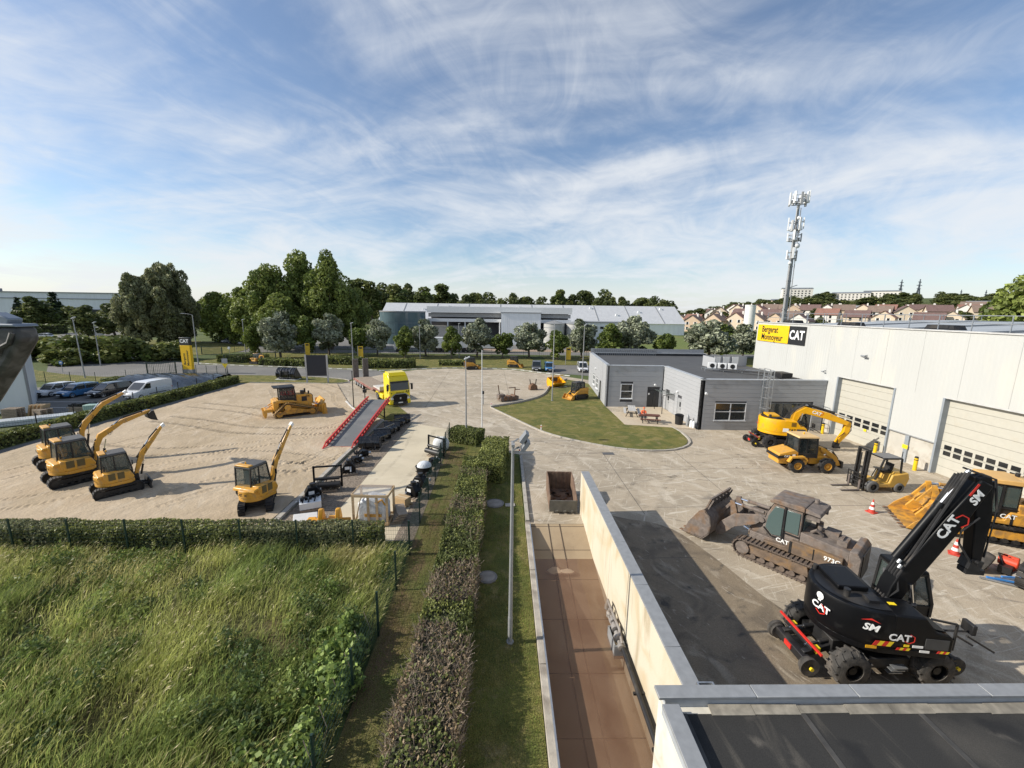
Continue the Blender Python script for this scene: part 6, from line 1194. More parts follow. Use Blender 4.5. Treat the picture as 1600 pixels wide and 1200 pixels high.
    for sd in (-1, 1): tw.prism([(.75, .8), (1.5, .8), (1.45, 1.5), (1.05, 2.12), (.80, 2.12)], sd * .40 - .05, sd * .40 + .05)
    tw.box((1.15, 0, 1.2), (.5, .74, .6)); tw.obj('loader_tower', M, t)
    la = MB(); arm = [(.78, 2.10), (1.05, 2.18), (2.2, 1.75 + lift), (2.75, 1.15 + lift), (3.1, .62 + lift), (2.95, .36 + lift), (2.65, .45 + lift), (2.1, 1.1 + lift), (1.2, 1.62)]
    for sd in (-1, 1): la.prism(arm, sd * .62 - .06, sd * .62 + .06)
    la.cyl((2.35, -.6, 1.35 + lift), (2.35, .6, 1.35 + lift), .14); la.obj('lift_arm', ac if accent is None else M, t, .02)
    for sd in (-1, 1): q = MB(); q.cyl((.95, sd * .70, 1.98), (.95, sd * .76, 1.98), .12, n=14); q.obj('arm_pivot', M, t); ram(t, (.85, sd * .52, .95), (2.0, sd * .52, 1.35 + lift), .085, M)
    bc = MB(); bc.prism([(2.1, 1.2 + lift), (2.4, 1.2 + lift), (2.55, 2.25 + lift), (2.35, 2.3 + lift), (2.2, 1.9 + lift)], -.42, -.28); bc.prism([(2.1, 1.2 + lift), (2.4, 1.2 + lift), (2.55, 2.25 + lift), (2.35, 2.3 + lift), (2.2, 1.9 + lift)], .28, .42); bc.rod((2.45, -.35, 2.2 + lift), (3.05, -.35, 1.25 + lift), .12); bc.rod((2.45, .35, 2.2 + lift), (3.05, .35, 1.25 + lift), .12); bc.obj('tilt_lever', M, t)
    for y in (-.35, .35): ram(t, (1.0, y, 2.2), (2.42, y, 2.18 + lift), .085, M, .68)
    # bucket
    w = 2.75; o_ = [(3.35, 1.75), (3.02, 1.45), (2.92, 1.0), (3.0, .5), (3.3, .16), (4.35, .10)]; i_ = [(3.40, 1.68), (3.10, 1.40), (3.0, 1.0), (3.07, .55), (3.33, .23), (4.35, .15)]
    bdx, bsz = bk; bk = MB(); L_ = lambda q: [(x, z + lift) for x, z in q]; bk.prism(L_(o_ + i_[::-1]), -w / 2, w / 2)
    for y in (-w / 2, w / 2 - .05): bk.prism(L_([(3.35, 1.75), (3.02, 1.45), (2.92, 1.0), (3.0, .5), (3.3, .12), (4.35, .10), (4.1, .75), (3.6, 1.55)]), y, y + .05)
    bo = bk.obj('bucket', M, t, .01); bo.location = (bdx, 0, 0); bo.scale = (1, 1, bsz); q = MB()
    for k in range(7): y = -w / 2 + .12 + (w - .24) * k / 6; q.box((4.42, y, .13 + lift), (.34, .12, .07), top=.6)
    q.obj('bucket_teeth', M_rust, bo); q = MB(); q.prism(L_([(3.33, 1.7), (3.40, 1.7), (3.22, 2.22), (3.15, 2.22)]), -w / 2 + .25, w / 2 - .25); q.rod((3.19, -w / 2 + .25, 2.24 + lift), (3.19, w / 2 - .25, 2.24 + lift), .09)
    q.obj('spill_guard', M, bo); me = MB().rod((0, 0, 0), (-.30, 0, .72), .05, .07).mesh('guard_rib', M)
    for k in range(7): link('guard_rib', me, bo, loc=(3.36, -w / 2 + .3 + (w - .6) * k / 6, 1.5 + lift))
    for s_, p in word: text(s_, p[0], M_wht2, t, p[1], (R(90), 0, R(180)))
    return t
track_loader((12.95, 16.75, .02), R(128), 'mud-caked tracked loader with bucket down beside the wall shadow', M_mud, mat('muddy_track', (.135, .105, .085), .8, var=.3, scale=5, dirt=(.20, .13, .07), damt=.25), True, [('CAT', (.26, (-.02, .935, 1.42))), ('973C', (.26, (-1.85, .935, 1.40)))], scale=.97, accent=mat('muddy_yellow', (.145, .105, .075), .9, var=.3, scale=3.5, dirt=(.27, .15, .045), damt=.26, dscale=1.9, bump=.4), name='muddy_track_loader')
track_loader((25.3, 19.25, .02), R(153), 'worn yellow tracked loader with wide bucket parked by the second roller door', M_yel2, M_dark, False, [('CAT', (.3, (-.2, .935, 1.42)))], cabm=M_dark, roofm=mat('roof_tan', (.60, .36, .12), .5, var=.06), glass_=M_glsc, scale=1.0, bk=(-.75, .58))
# ---- rail-road excavators
def rail_excavator(loc, rz, label, swing, body, boom, stick, wheel_m, markings, dark=False, s=1.):
    t = thing('rail_excavator', label, 'rail excavator', loc, rz); t.scale = (s,) * 3; M = body
    ch = MB(); ch.box((0, 0, .82), (2.9, 1.0, .42)); ch.box((0, 0, .62), (1.3, 1.9, .35)); ch.cyl((0, 0, 1.0), (0, 0, 1.22), .72, n=22); ch.obj('chassis', M_dark, t, .03)
    for x in (-1.30, 1.30):
        MB().rod((x, -1.1, .56), (x, 1.1, .56), .26, .24).obj('axle', M_dark, t)
        for sd in (-1, 1): wheel(t, (x, sd * 1.02, .56), .56, .46, wheel_m, M_blk if dark else M_dark, 'tyre', lugs=14, rim=.5, side=sd)
        d = 1 if x > 0 else -1; xr = x + d * 1.02
        fr = MB(); 
        for sd in (-1, 1): fr.rod((x * .85, sd * .34, .8), (xr, sd * .45, .52), .16, .2)
        fr.rod((xr, -.72, .42), (xr, .72, .42), .26, .26); fr.rod((xr - d * .2, -.6, .78), (xr - d * .2, .6, .78), .12); fr.obj('rail_gear_frame', M_dark, t, .02)
        MB().box((xr + d * .14, 0, .44), (.06, .3, .16)).obj('red_stop', M_redp, t)
        for sd in (-1, 1):
            rw = MB(); rw.lathe([(.05, -.06), (.30, -.08), (.30, .02), (.25, .05), (.25, .13), (.05, .12)] if sd < 0 else [(.05, -.12), (.25, -.13), (.25, -.05), (.30, -.02), (.30, .08), (.05, .06)], (0, 0, 0), 'y', 24); rwo = rw.obj('rail_wheel', M_dark if not dark else M_dustrub, t, loc=(xr, sd * .76, .34)); MB().cyl((0, sd * .10, 0), (0, sd * .16, 0), .06, n=10).obj('hub', M_yelp, rwo)
            ram(t, (x * .8 + d * .1, sd * .3, .95), (xr - d * .1, sd * .36, .75), .06); MB().box((xr - d * .38, sd * .52, .72), (.12, .16, .2)).obj('yellow_lug', M_yelp, t)
    MB().rod((-2.12, -.95, .88), (-2.12, .95, .88), .06).obj('red_bar', M_redp, t) if dark else MB().rod((-2.1, -.9, .85), (-2.1, .9, .85), .08).obj('red_bar', mat('dull_red', (.22, .03, .02), .6), t)
    st = MB()
    for k in range(3): st.box((.15, -1.0 - .06 * k, .38 + .14 * k), (.42, .16, .03))
    st.obj('step', M_steel, t)
    # upper structure
    pl = plan_arc(-.35, 1.38, 94, 266, 18, 1.26) + [(1.35, -1.26), (1.5, -1.1), (1.5, 1.1), (1.35, 1.26)]
    h = MB(); h.prism(pl, 1.2, 1.42, 'z'); ho = h.obj('house', M, t, .03); ho.rotation_euler = (0, 0, swing)
    cwp = plan_arc(-.35, 1.40, 92, 268, 20, 1.28) + [(-.15, -1.27), (-.15, 1.27)]
    c = MB(); n = len(cwp); rings = []
    for z, k in ((1.30, .93), (1.40, .985), (1.55, 1.), (2.42, 1.), (2.52, .975)): rings.append([((x + .35) * k - .35, y * k, z) for x, y in cwp])
    c.loft(rings); c.obj('counterweight', M, ho, .02)
    MB().add([(x * .9 - .02, y * .86, 2.535) for x, y in cwp], [tuple(range(n))]).obj('engine_deck', M_dark, ho)
    e = MB(); e.box((-.75, .25, 2.62), (.9, 1.1, .16)); e.obj('engine_hood', M, ho, .03); e = MB(); e.cyl((-1.1, -.55, 2.5), (-1.1, -.55, 2.78), .09); e.obj('exhaust', M_dark, ho); MB().cyl((-1.25, .8, 2.5), (-1.25, .8, 2.7), .07).obj('air_intake', M_dark, ho); MB().box((-.5, -.7, 2.58), (.3, .3, .12)).obj('filler_box', M_dark, ho)
    sd_ = MB(); sd_.prism([(-.2, 1.42), (1.46, 1.42), (1.46, 1.88), (1.32, 2.0), (.98, 2.06), (.64, 2.5), (-.2, 2.52)], -1.27, -.42); sd_.obj('side_cover', M, ho, .05)
    MB().box((1.02, -1.275, 1.68), (.62, .02, .34)).obj('side_grille', mat('grille_grey', (.055, .056, .056), .6), ho); MB().box((1.15, -.85, 2.05), (.3, .6, .03), (0, R(9), 0)).obj('service_hatch', M, ho, .01)
    MB().prism([(-.3, 1.42), (.05, 1.42), (.05, 2.45), (-.3, 2.5)], -.4, 1.2).obj('cab_bulkhead', M, ho)
    cab_shell(ho, 1.0, 2.1, .34, 1.25, 1.42, 2.9, M_dark, M_glsc, slope=.3, post=.09, roof_m=M_blk if dark else M_dark, rear_slope=.1)
    hr = MB(); 
    for a, b in (((1.5, -1.2, 1.5), (1.5, -1.2, 2.35)), ((1.5, -1.2, 2.35), (.8, -1.2, 2.45)), ((1.5, -1.2, 2.0), (1.9, -1.3, 1.8)), ((1.75, -1.25, 2.05), (2.5, -1.28, 1.62))): hr.rod(a, b, .05)
    hr.obj('hand_rail', M_dark, ho); MB().box((1.95, -1.05, 2.2), (.12, .36, .32)).obj('mirror', M_dark, ho, .02); m = MB(); m.tube([(1.45, -.9, 1.9), (1.95, -1.05, 2.05)], .03, 5); m.obj('mirror_arm', M_dark, ho)
    yb = -.12; bt = MB(); bt.prism([(.3, 1.42), (1.1, 1.42), (1.0, 2.1), (.75, 2.3), (.4, 2.2)], yb - .36, yb - .27); bt.prism([(.3, 1.42), (1.1, 1.42), (1.0, 2.1), (.75, 2.3), (.4, 2.2)], yb + .27, yb + .36); bt.obj('boom_bracket', M_dark, ho)
    wl = [.34, .50, .58, .55, .36]; bp = beam(boom, wl[:len(boom)] if len(boom) == 5 else [.36, .6, .56, .36][:len(boom)]); MB().prism(bp, yb - .25, yb + .25).obj('boom', M, ho, .03)
    sp = beam(stick, [.40, .46, .26]); MB().prism(sp, yb - .17, yb + .17).obj('dipper_arm', M, ho, .03)
    b0, b1 = Vector(boom[-3]), Vector(boom[-1]); d = (b1 - b0).normalized(); nn = Vector((-d.y, d.x)); a = b0 + nn * .48; e_ = Vector(stick[0]) + nn * .32; ram(ho, (a.x, yb, a.y), (e_.x, yb, e_.y), .11, M_blk if dark else M_dark, .62)
    for q in (-.38, .38): ram(ho, (1.0, yb + q, 1.55), ((boom[1][0] + boom[2][0]) / 2, yb + q, (boom[1][1] + boom[2][1]) / 2 - .05), .10, M_dark)
    hz = MB()
    for k in range(5):
        o = -.2 + .1 * k; hz.tube([(.15, yb + o, 2.35), (.45, yb + o * 1.3, 2.75 + .1 * (k % 2)), (boom[1][0] - .1, yb + o, boom[1][1] + .45), (boom[2][0] - .1, yb + o, boom[2][1] + .40), (b1.x - .5, yb + o, b1.y + .30 - .05 * k)], .035, 6)
    for k in range(3): hz.tube([(b1.x - .4, yb + .12 * (k - 1), b1.y + .32), (b1.x + .25, yb + .16 * (k - 1), b1.y + .1), (stick[1][0] + .30, yb + .16 * (k - 1), stick[1][1] + .2), (stick[2][0] + .2, yb + .12 * (k - 1), stick[2][1] + .15)], .032, 6)
    hz.tube([(stick[1][0] - .15, yb - .2, stick[1][1]), (stick[1][0] - .6, yb - .25, stick[1][1] - .45), (stick[1][0] - .55, yb - .22, stick[1][1] - .85), (stick[2][0] - .1, yb - .15, stick[2][1] - .1)], .03, 6)
    hz.obj('hose', M_rub, ho); hc = MB()
    for k in range(4): p = Vector(boom[2]) + nn * .42 + d * (-.2 + .12 * k); hc.cyl((p.x, yb - .25 + .12 * k, p.y), (p.x + d.x * .12, yb - .25 + .12 * k, p.y + d.y * .12), .05, n=8)
    hc.obj('hose_clamp', M_steel, ho)
    s0, s2 = Vector(stick[0]), Vector(stick[2]); dd = (s2 - s0).normalized(); n2 = Vector((-dd.y, dd.x)); a, b = s0 + n2 * .36 + dd * .2, s2 + n2 * .22 - dd * .2; ram(ho, (a.x, yb, a.y), (b.x, yb, b.y), .085, frac=.6)
    q = MB(); q.box((s2.x, yb, s2.y - .12), (.34, .36, .34), (0, R(12), 0)); q.cyl((s2.x, yb - .28, s2.y), (s2.x, yb + .28, s2.y), .07); q.box((s2.x + .05, yb, s2.y - .36), (.5, .3, .16)); q.obj('quick_coupler', M_dark, ho)
    markings(ho, boom, yb, d); return t
def marks_black(ho, boom, yb, d):
    side = lambda x, z, y=-1.283: (x, y, z); rot = (R(90), 0, 0)
    text('CAT', .30, M_wht2, ho, side(.0, 1.80, -1.30), rot, weight=.03); hex_badge(ho, (.27, -1.292, 1.79), (R(90), 0, 0), .15)
    a = R(252); fs = face_rot((-math.sin(a), math.cos(a), 0), (0, 0, 1)); p = Vector((-.35 + 1.42 * math.cos(a), 1.30 * math.sin(a), 2.02)); text('SM', .30, M_wht2, ho, p, fs, weight=.03, shear=.25); m = MB(); m.prism([(-.24, .2), (0, .3), (.22, .2), (0, .25)], 0, .008, 'z'); o = m.obj('red_stripe', M_redp, ho, loc=p); o.rotation_euler = fs.to_euler()
    a = R(225); cx, cy = -.35 + 1.40 * math.cos(a), 1.28 * math.sin(a); fr = face_rot((-math.sin(a), math.cos(a), 0), (0, 0, 1))
    for ang, zz, kind in ((199, 1.96, 'logo'), (196, 2.32, 'badge')):
        a = R(ang); p = (-.35 + 1.418 * math.cos(a), 1.298 * math.sin(a), zz); fr = face_rot((-math.sin(a) * -1 * -1, math.cos(a), 0), (0, 0, 1)); 
        if kind == 'logo': text('CAT', .30, M_wht2, ho, p, fr, weight=.03); hex_badge(ho, (p[0] - .004, p[1] + .2 * math.cos(a) * -1 * -1 * 0, zz - .06), fr, .17)
        else: q = MB(); q.cyl((0, 0, 0), (0, 0, .008), .12, n=14); q.box((0, -.12, .004), (.1, .1, .008)); o = q.obj('skull_mark', M_wht2, ho, loc=p); o.rotation_euler = fr.to_euler()
    # chevron plates
    def chev(x0, x1, z, h, y=-1.30, slant=0.):
        n = 4; w = (x1 - x0) / n
        for k in range(n): q = MB(); q.prism([(x0 + w * k, z + slant * k), (x0 + w * (k + 1), z + slant * (k + 1)), (x0 + w * (k + 1) + h * .5, z + h + slant * (k + 1)), (x0 + w * k + h * .5, z + h + slant * k)], y - .006, y); q.obj('chevron_stripe', M_yelp if k % 2 else M_redp, ho)
    chev(-.72, -.22, 1.50, .16, -1.305); chev(-.05, .3, 1.40, .08, -1.285); chev(1.05, 1.35, 1.40, .08, -1.275)
    for x, z, w, h, m in ((.22, 1.56, .14, .07, M_yelp), (.52, 1.56, .28, .07, M_wht2), (.72, 1.42, .26, .07, M_wht2), (-.72, 1.42, .3, .09, M_oran), (-.22, 2.44, .0, .0, M_yelp)):
        if w: MB().box((x, -1.288, z), (w, .012, h)).obj('sticker', m, ho)
    MB().box((.05, -.75, 2.53), (.2, .12, .01)).obj('sticker', M_yelp, ho)
    p = Vector(boom[2]) + (Vector(boom[3]) - Vector(boom[2])) * .95; ang = math.atan2(d.y, d.x)
    rb = Euler((R(90), -ang, 0)).to_matrix(); text('CAT', .40, M_wht2, ho, (p.x - .1, yb - .262, p.y - .02), rb, weight=.03); hex_badge(ho, (p.x + .22, yb - .257, p.y + .20), rb, .20)
    p = p + d * 1.05; text('SM', .34, M_wht2, ho, (p.x, yb - .262, p.y + .0), rb, weight=.03, shear=.25); MB().box((p.x - .1, yb - .258, p.y + .26), (.42, .008, .06), (0, -ang, 0)).obj('red_stripe', M_redp, ho)
def marks_yellow(ho, boom, yb, d):
    text('CAT', .30, M_blkp, ho, (.35, -1.283, 1.7), (R(90), 0, 0), weight=.03); MB().box((-.1, -1.285, 1.7), (.42, .012, .3)).obj('white_panel', M_wht2, ho); hex_badge(ho, (-1.8, .1, 2.0), face_rot((0, -1, 0), (0, 0, 1)), .2); MB().box((.45, -1.275, 2.2), (.34, .02, .34)).obj('side_window', M_gls, ho)
    p = Vector(boom[2]) + (Vector(boom[3]) - Vector(boom[2])) * .5; ang = math.atan2(d.y, d.x); text('CAT', .36, M_wht2, ho, (p.x, yb - .262, p.y), Euler((R(90), -ang, 0)).to_matrix(), weight=.03); hex_badge(ho, (p.x + .3, yb - .257, p.y), Euler((R(90), -ang, 0)).to_matrix(), .18)
BB = [(.3, 2.05), (.5, 2.75), (.82, 3.5), (1.6, 5.05), (2.25, 6.4)]
rail_excavator((11.95, 11.62, .02), R(0), 'black rail-road excavator with rail wheels and raised boom, nearest machine', R(-8), M_blk, BB, [(2.2, 6.55), (2.42, 5.3), (2.5, 3.85)], M_dustrub, marks_black, True)
YB = [(.75, 2.0), (1.0, 2.9), (1.55, 3.28), (3.2, 2.9), (4.75, 2.35)]
rail_excavator((23.75, 33.4, .02), R(-6), 'bright yellow rail-road excavator in front of the grey office wall', R(-8), M_oran, YB, [(4.8, 2.5), (4.75, 1.6), (4.2, .62)], M_rub, marks_yellow, False)
mini_excavator((24.0, 14.35, .02), R(205), 'yellow excavator cut off by the right edge of the view', [(1.2, 1.0), (1.2, 2.2), (1.5, 2.8), (3.0, 3.0)], [(2.95, 2.95), (3.6, 1.4)], s=1.5, swing=R(100), blade=False, body=M_yel, letters='320')

# ================================================================== VEHICLES AND SMALLER THINGS
def truck(loc, rz):
    t = thing('lorry', 'bright yellow articulated lorry with empty red low-loader trailer', 'lorry', loc, rz); Y_ = mat('lorry_yellow', (.80, .62, .005), .28, var=.03, coat=.4); dk = M_dark; rd = mat('trailer_red', (.22, .085, .07), .7, var=.2, dirt=(.3, .25, .2), damt=.3)
    c = MB(); c.loft([[(x, s * w, z) for s, w, x, z in ((-1, 1.22, -2.25, z0), (1, 1.22, -2.25, z0), (1, 1.22 * k, xf, z0), (-1, 1.22 * k, xf, z0))] for z0, xf, k in ((.75, .0, .97), (1.35, .02, .98), (1.95, -.02, .98), (2.75, -.22, .96), (3.25, -.42, .93), (3.72, -.95, .9))]); cab = c.obj('cab', Y_, t, .09)
    MB().add([(-.0, -1.08, 1.92), (-.0, 1.08, 1.92), (-.205, 1.04, 2.78), (-.205, -1.04, 2.78)], [(0, 1, 2, 3)]).obj('windscreen', M_cgls, cab, loc=(.03, 0, 0)); MB().box((-.18, 0, 2.86), (.22, 2.2, .16)).obj('sun_visor', dk, cab, .03)
    for s in (-1, 1):
        MB().prism([(-.95, 1.85), (-.12, 1.85), (-.28, 2.6), (-.95, 2.6)], s * 1.185 - .012, s * 1.185 + .02).obj('side_window', M_cgls, cab); m = MB(); m.box((-.02, s * 1.42, 2.25), (.18, .22, .72)); m.box((-.05, s * 1.30, 2.55), (.08, .2, .08)); m.obj('mirror', dk, cab, .03)
        MB().box((.0, s * .88, .98), (.14, .42, .26)).obj('headlight', M_white, cab, .03); MB().box((-.28, s * 1.02, .55), (.7, .42, .5)).obj('bumper_corner', Y_, cab, .06); MB().box((-1.5, s * 1.1, .72), (1.3, .22, .42)).obj('side_skirt', Y_, cab, .04)
    MB().prism([(-.75, .62), (.75, .62), (.85, 1.22), (.6, 1.45), (-.6, 1.45), (-.85, 1.22)], .02, .09, 'x').obj('grille', M_blk, cab); q = MB(); q.tube([(.06, -1.05, 1.1), (.09, -.85, 1.3), (.1, -.6, 1.5), (.1, .6, 1.5), (.09, .85, 1.3), (.06, 1.05, 1.1)], .05); q.obj('grille_trim', M_galvd, cab)
    MB().box((.02, 0, .42), (.2, 1.7, .3)).obj('bumper', dk, cab, .03); MB().box((.13, 0, .5), (.02, .52, .12)).obj('number_plate', M_wht2, cab); MB().box((.115, 0, 1.0), (.02, .16, .22)).obj('badge', M_steel, cab); text('RENAULT', .17, M_blkp, cab, (.035, 0, 1.62), face_rot((0, 1, 0), (0, 0, 1)), sx=1.3)
    for k, (y, z, w) in enumerate(((.75, 1.72, .2), (.92, 1.62, .16), (1.0, 1.76, .12), (-1.0, 1.6, .14))): MB().box((.03, y, z), (.02, w, .1), (R(45), 0, 0)).obj('check_mark', M_blkp, cab)
    for k in range(4): MB().box((-.6 - .1 * k, -1.2, 1.55 + .09 * (k % 2)), (.1, .03, .09)).obj('check_mark', M_blkp, cab)
    MB().prism([(-2.25, 3.3), (-.9, 3.68), (-.6, 3.5), (-1.0, 3.86), (-2.25, 3.9)], -1.0, 1.0).obj('roof_fairing', Y_, cab, .05); ch = MB(); ch.box((-3.6, 0, .85), (6.2, .9, .28)); ch.box((-4.6, 0, 1.12), (1.2, 1.0, .12)); ch.obj('chassis', dk, t)
    for s in (-1, 1): wheel(t, (-1.35, s * 1.05, .5), .5, .32, M_rub, M_steel, side=s); wheel(t, (-5.0, s * .98, .5), .5, .5, M_rub, M_steel, side=s); MB().prism([(-5.7, .75), (-5.5, 1.05), (-4.5, 1.05), (-4.3, .75), (-4.45, .75), (-4.6, .95), (-5.4, .95), (-5.55, .75)], s * 1.0 - .25, s * 1.0 + .25).obj('mudguard', Y_ if s < 0 else dk, t)
    MB().box((-3.4, -1.0, .75), (1.4, .5, .6)).obj('fuel_tank', Y_, t, .08)
    d = MB(); d.prism([(-3.9, 1.28), (-6.9, 1.28), (-7.6, .95), (-17.2, .95), (-17.9, .75), (-17.9, .62), (-7.4, .70), (-6.7, 1.05), (-3.9, 1.08)], -1.22, 1.22); d.obj('trailer_deck', rd, t, .02)
    for k in range(9): MB().box((-8.1 - 1.05 * k, 0, .975), (.98, 2.3, .05)).obj('deck_plank', M_oldwood, t)
    b = MB(); b.box((-4.05, 0, 1.5), (.12, 2.4, .5)); b.box((-5.6, 0, 1.38), (2.8, 2.3, .16)); b.obj('headboard', mat('pale_board', (.55, .52, .47), .7), t)
    for x in (-12.6, -13.9, -15.2, -16.4):
        for s in (-1, 1): wheel(t, (x, s * 1.02, .42), .42, .32, M_rub, M_white, side=s)
    for s in (-1, 1):
        r_ = MB(); r_.box((-17.95, s * .72, 2.15), (.16, .78, 2.95)); ro = r_.obj('loading_ramp', mat('ramp_timber', (.12, .105, .09), .85, var=.25, scale=4), t); MB().box((-18.06, s * .72, 2.15), (.06, .86, 3.0)).obj('ramp_frame', M_galvd, ro)
truck((-11.9, 46.45, .01), R(-57.5))
def red_ramp():
    t = thing('loading_ramp', 'long red steel loading ramp with grey deck rising from the sand', 'ramp', (-13.2, 32, 0)); rd = mat('ramp_red', (.52, .035, .03), .45, var=.08, dirt=(.3, .12, .08), damt=.15); pts = [(0, .12), (9.3, 1.5), (10.8, 1.62)]
    dk = ground_mat('ramp_deck', [(.15, .155, .155), ((.19, .19, .185), .8, .45, .7), ((.10, .10, .10), 2, .6, .8)], None, .6, .4, 30, .01, 60, .15); d = MB(); w = 1.05
    for (a, za), (b, zb) in zip(pts, pts[1:]): d.add([(-w, a, za), (w, a, za), (w, b, zb), (-w, b, zb), (-w, a, za - .08), (w, a, za - .08), (w, b, zb - .08), (-w, b, zb - .08)], [(0, 1, 2, 3), (7, 6, 5, 4), (0, 4, 5, 1), (2, 6, 7, 3)])
    d.obj('deck', dk, t); MB().add([(-w, -.7, .02), (w, -.7, .02), (w, .02, .13), (-w, .02, .13)], [(0, 1, 2, 3)]).obj('lip', mat('scraped_lip', (.30, .13, .09), .6, var=.3), t)
    for s in (-1, 1):
        b = MB(); x = s * (w + .07)
        b.prism([(-.7, .0), (0, .02), (9.3, 1.36), (10.8, 1.48), (10.8, 1.60), (9.2, 1.48), (0, .16), (-.7, .08)], x - .05, x + .05, 'x')
        for (a, za), (c, zc) in zip(pts, pts[1:]): b.rod((x, a, za + .30), (x, c, zc + .30), .12, .13)
        b.rod((x, -.7, .06), (x, 0, .42), .09, .09); bo = b.obj('side_rail', rd, t)
        for k in range(17):
            y = .4 + k * .62; z = np.interp(y, [p[0] for p in pts], [p[1] for p in pts]); MB().box((x, y, z + .13), (.09, .22, .30)).obj('rail_stud', rd, bo)
        u = MB(); u.rod((x - s * .15, 9.2, 1.35), (x - s * .15, 9.2, 0), .12); u.rod((x - s * .15, 9.2, .1), (x - s * .15, 7.2, 1.05), .07); u.obj('leg', M_dark, t); MB().box((x - s * .15, 9.2, .03), (.7, .7, .05)).obj('foot_plate', M_galvd, t)
    for y in (2, 4, 6, 8, 10): z = float(np.interp(y, [p[0] for p in pts], [p[1] for p in pts])); MB().box((0, y, z - .14), (2 * w, .1, .12)).obj('cross_beam', rd, t)
red_ramp()
def loader_bucket(loc, rz, w, s, label, name='loader_bucket', m=None, ribs=4, pallet=False, group='attachments on the gravel strips', tilt=0.):
    t = thing(name, label, 'bucket', loc, rz, group); b = bucket(t, w, s, m or M_gloss, (0, 0, .05 + (.13 if pallet else 0)), (0, R(tilt), 0), 'shell', teeth=0, ribs=ribs); q = MB(); q.box((-.42 * s, 0, .6 * s), (.1, w * .5, .3 * s)); q.box((-.46 * s, -w * .18, .55 * s), (.16, .06, .5 * s)); q.box((-.46 * s, w * .18, .55 * s), (.16, .06, .5 * s)); q.obj('hitch', M_dark, t)
    MB().box((.62 * s, 0, .075), (.16, w * 1.0, .03)).obj('cutting_edge', M_steel, t); q = MB(); q.rod((0, -w / 2 - .02, s + .06), (0, w / 2 + .02, s + .06), .07); [q.rod((-.47 * s, k * w * .3, .2), (-.1 * s, k * w * .3, s + .06), .06) for k in (-1, 1)]; q.obj('top_rail', M_gloss if m is None else m, t)
    if pallet: p = MB(); [p.box((0, y, .12), (1.1 * s, .12, .03)) for y in np.linspace(-w / 2, w / 2, 7)]; [p.box((x, 0, .05), (.1, w, .1)) for x in (-.4, 0, .4)]; p.obj('pallet', M_oldwood, t)
    return t
for i, (x, y, w, s, rz) in enumerate([(-10.6, 31.5, 1.6, .95, 5), (-10.4, 32.95, 1.5, .8, 62), (-10.45, 34.3, 1.4, .85, 20), (-10.2, 35.6, 1.5, .75, 70), (-10.25, 36.8, 1.4, .85, 12), (-10.05, 38.0, 1.3, .75, 55), (-9.95, 39.2, 1.5, .85, 25)]):
    loader_bucket((x, y, .02), R(rz + 180 - 90), w, s, f'glossy black machine bucket, {ORD[i]} nearest in the row beside the red ramp', pallet=i < 2)
def big_bucket():
    t = loader_bucket((-33.6, 63.7, .07), R(82), 3.1, 1.75, 'large black loader bucket with strapping on the lawn behind the sand yard', ribs=6, group=None); MB().box((0, 0, .03), (1.6, 3.3, .05)).obj('timber_base', M_white, t)
    for y in (-.8, .75): q = MB(); q.tube([(-.80, y, .3), (-.86, y, 1.0), (-.5, y, 1.60), (.02, y, 1.86)], .035, 5); q.obj('strap', M_galvd, t)
big_bucket()
def pallet(parent, z=0., w=1.2, d=.8, m=None, loc=(0, 0)):
    p = MB()
    for k in range(6): p.box((loc[0] - w / 2 + .06 + (w - .12) * k / 5, loc[1], z + .125), (.11, d, .022))
    for y in (-d / 2 + .06, 0, d / 2 - .06): p.box((loc[0], loc[1] + y, z + .06), (w, .1, .10))
    return p.obj('pallet', m or M_wood, parent)
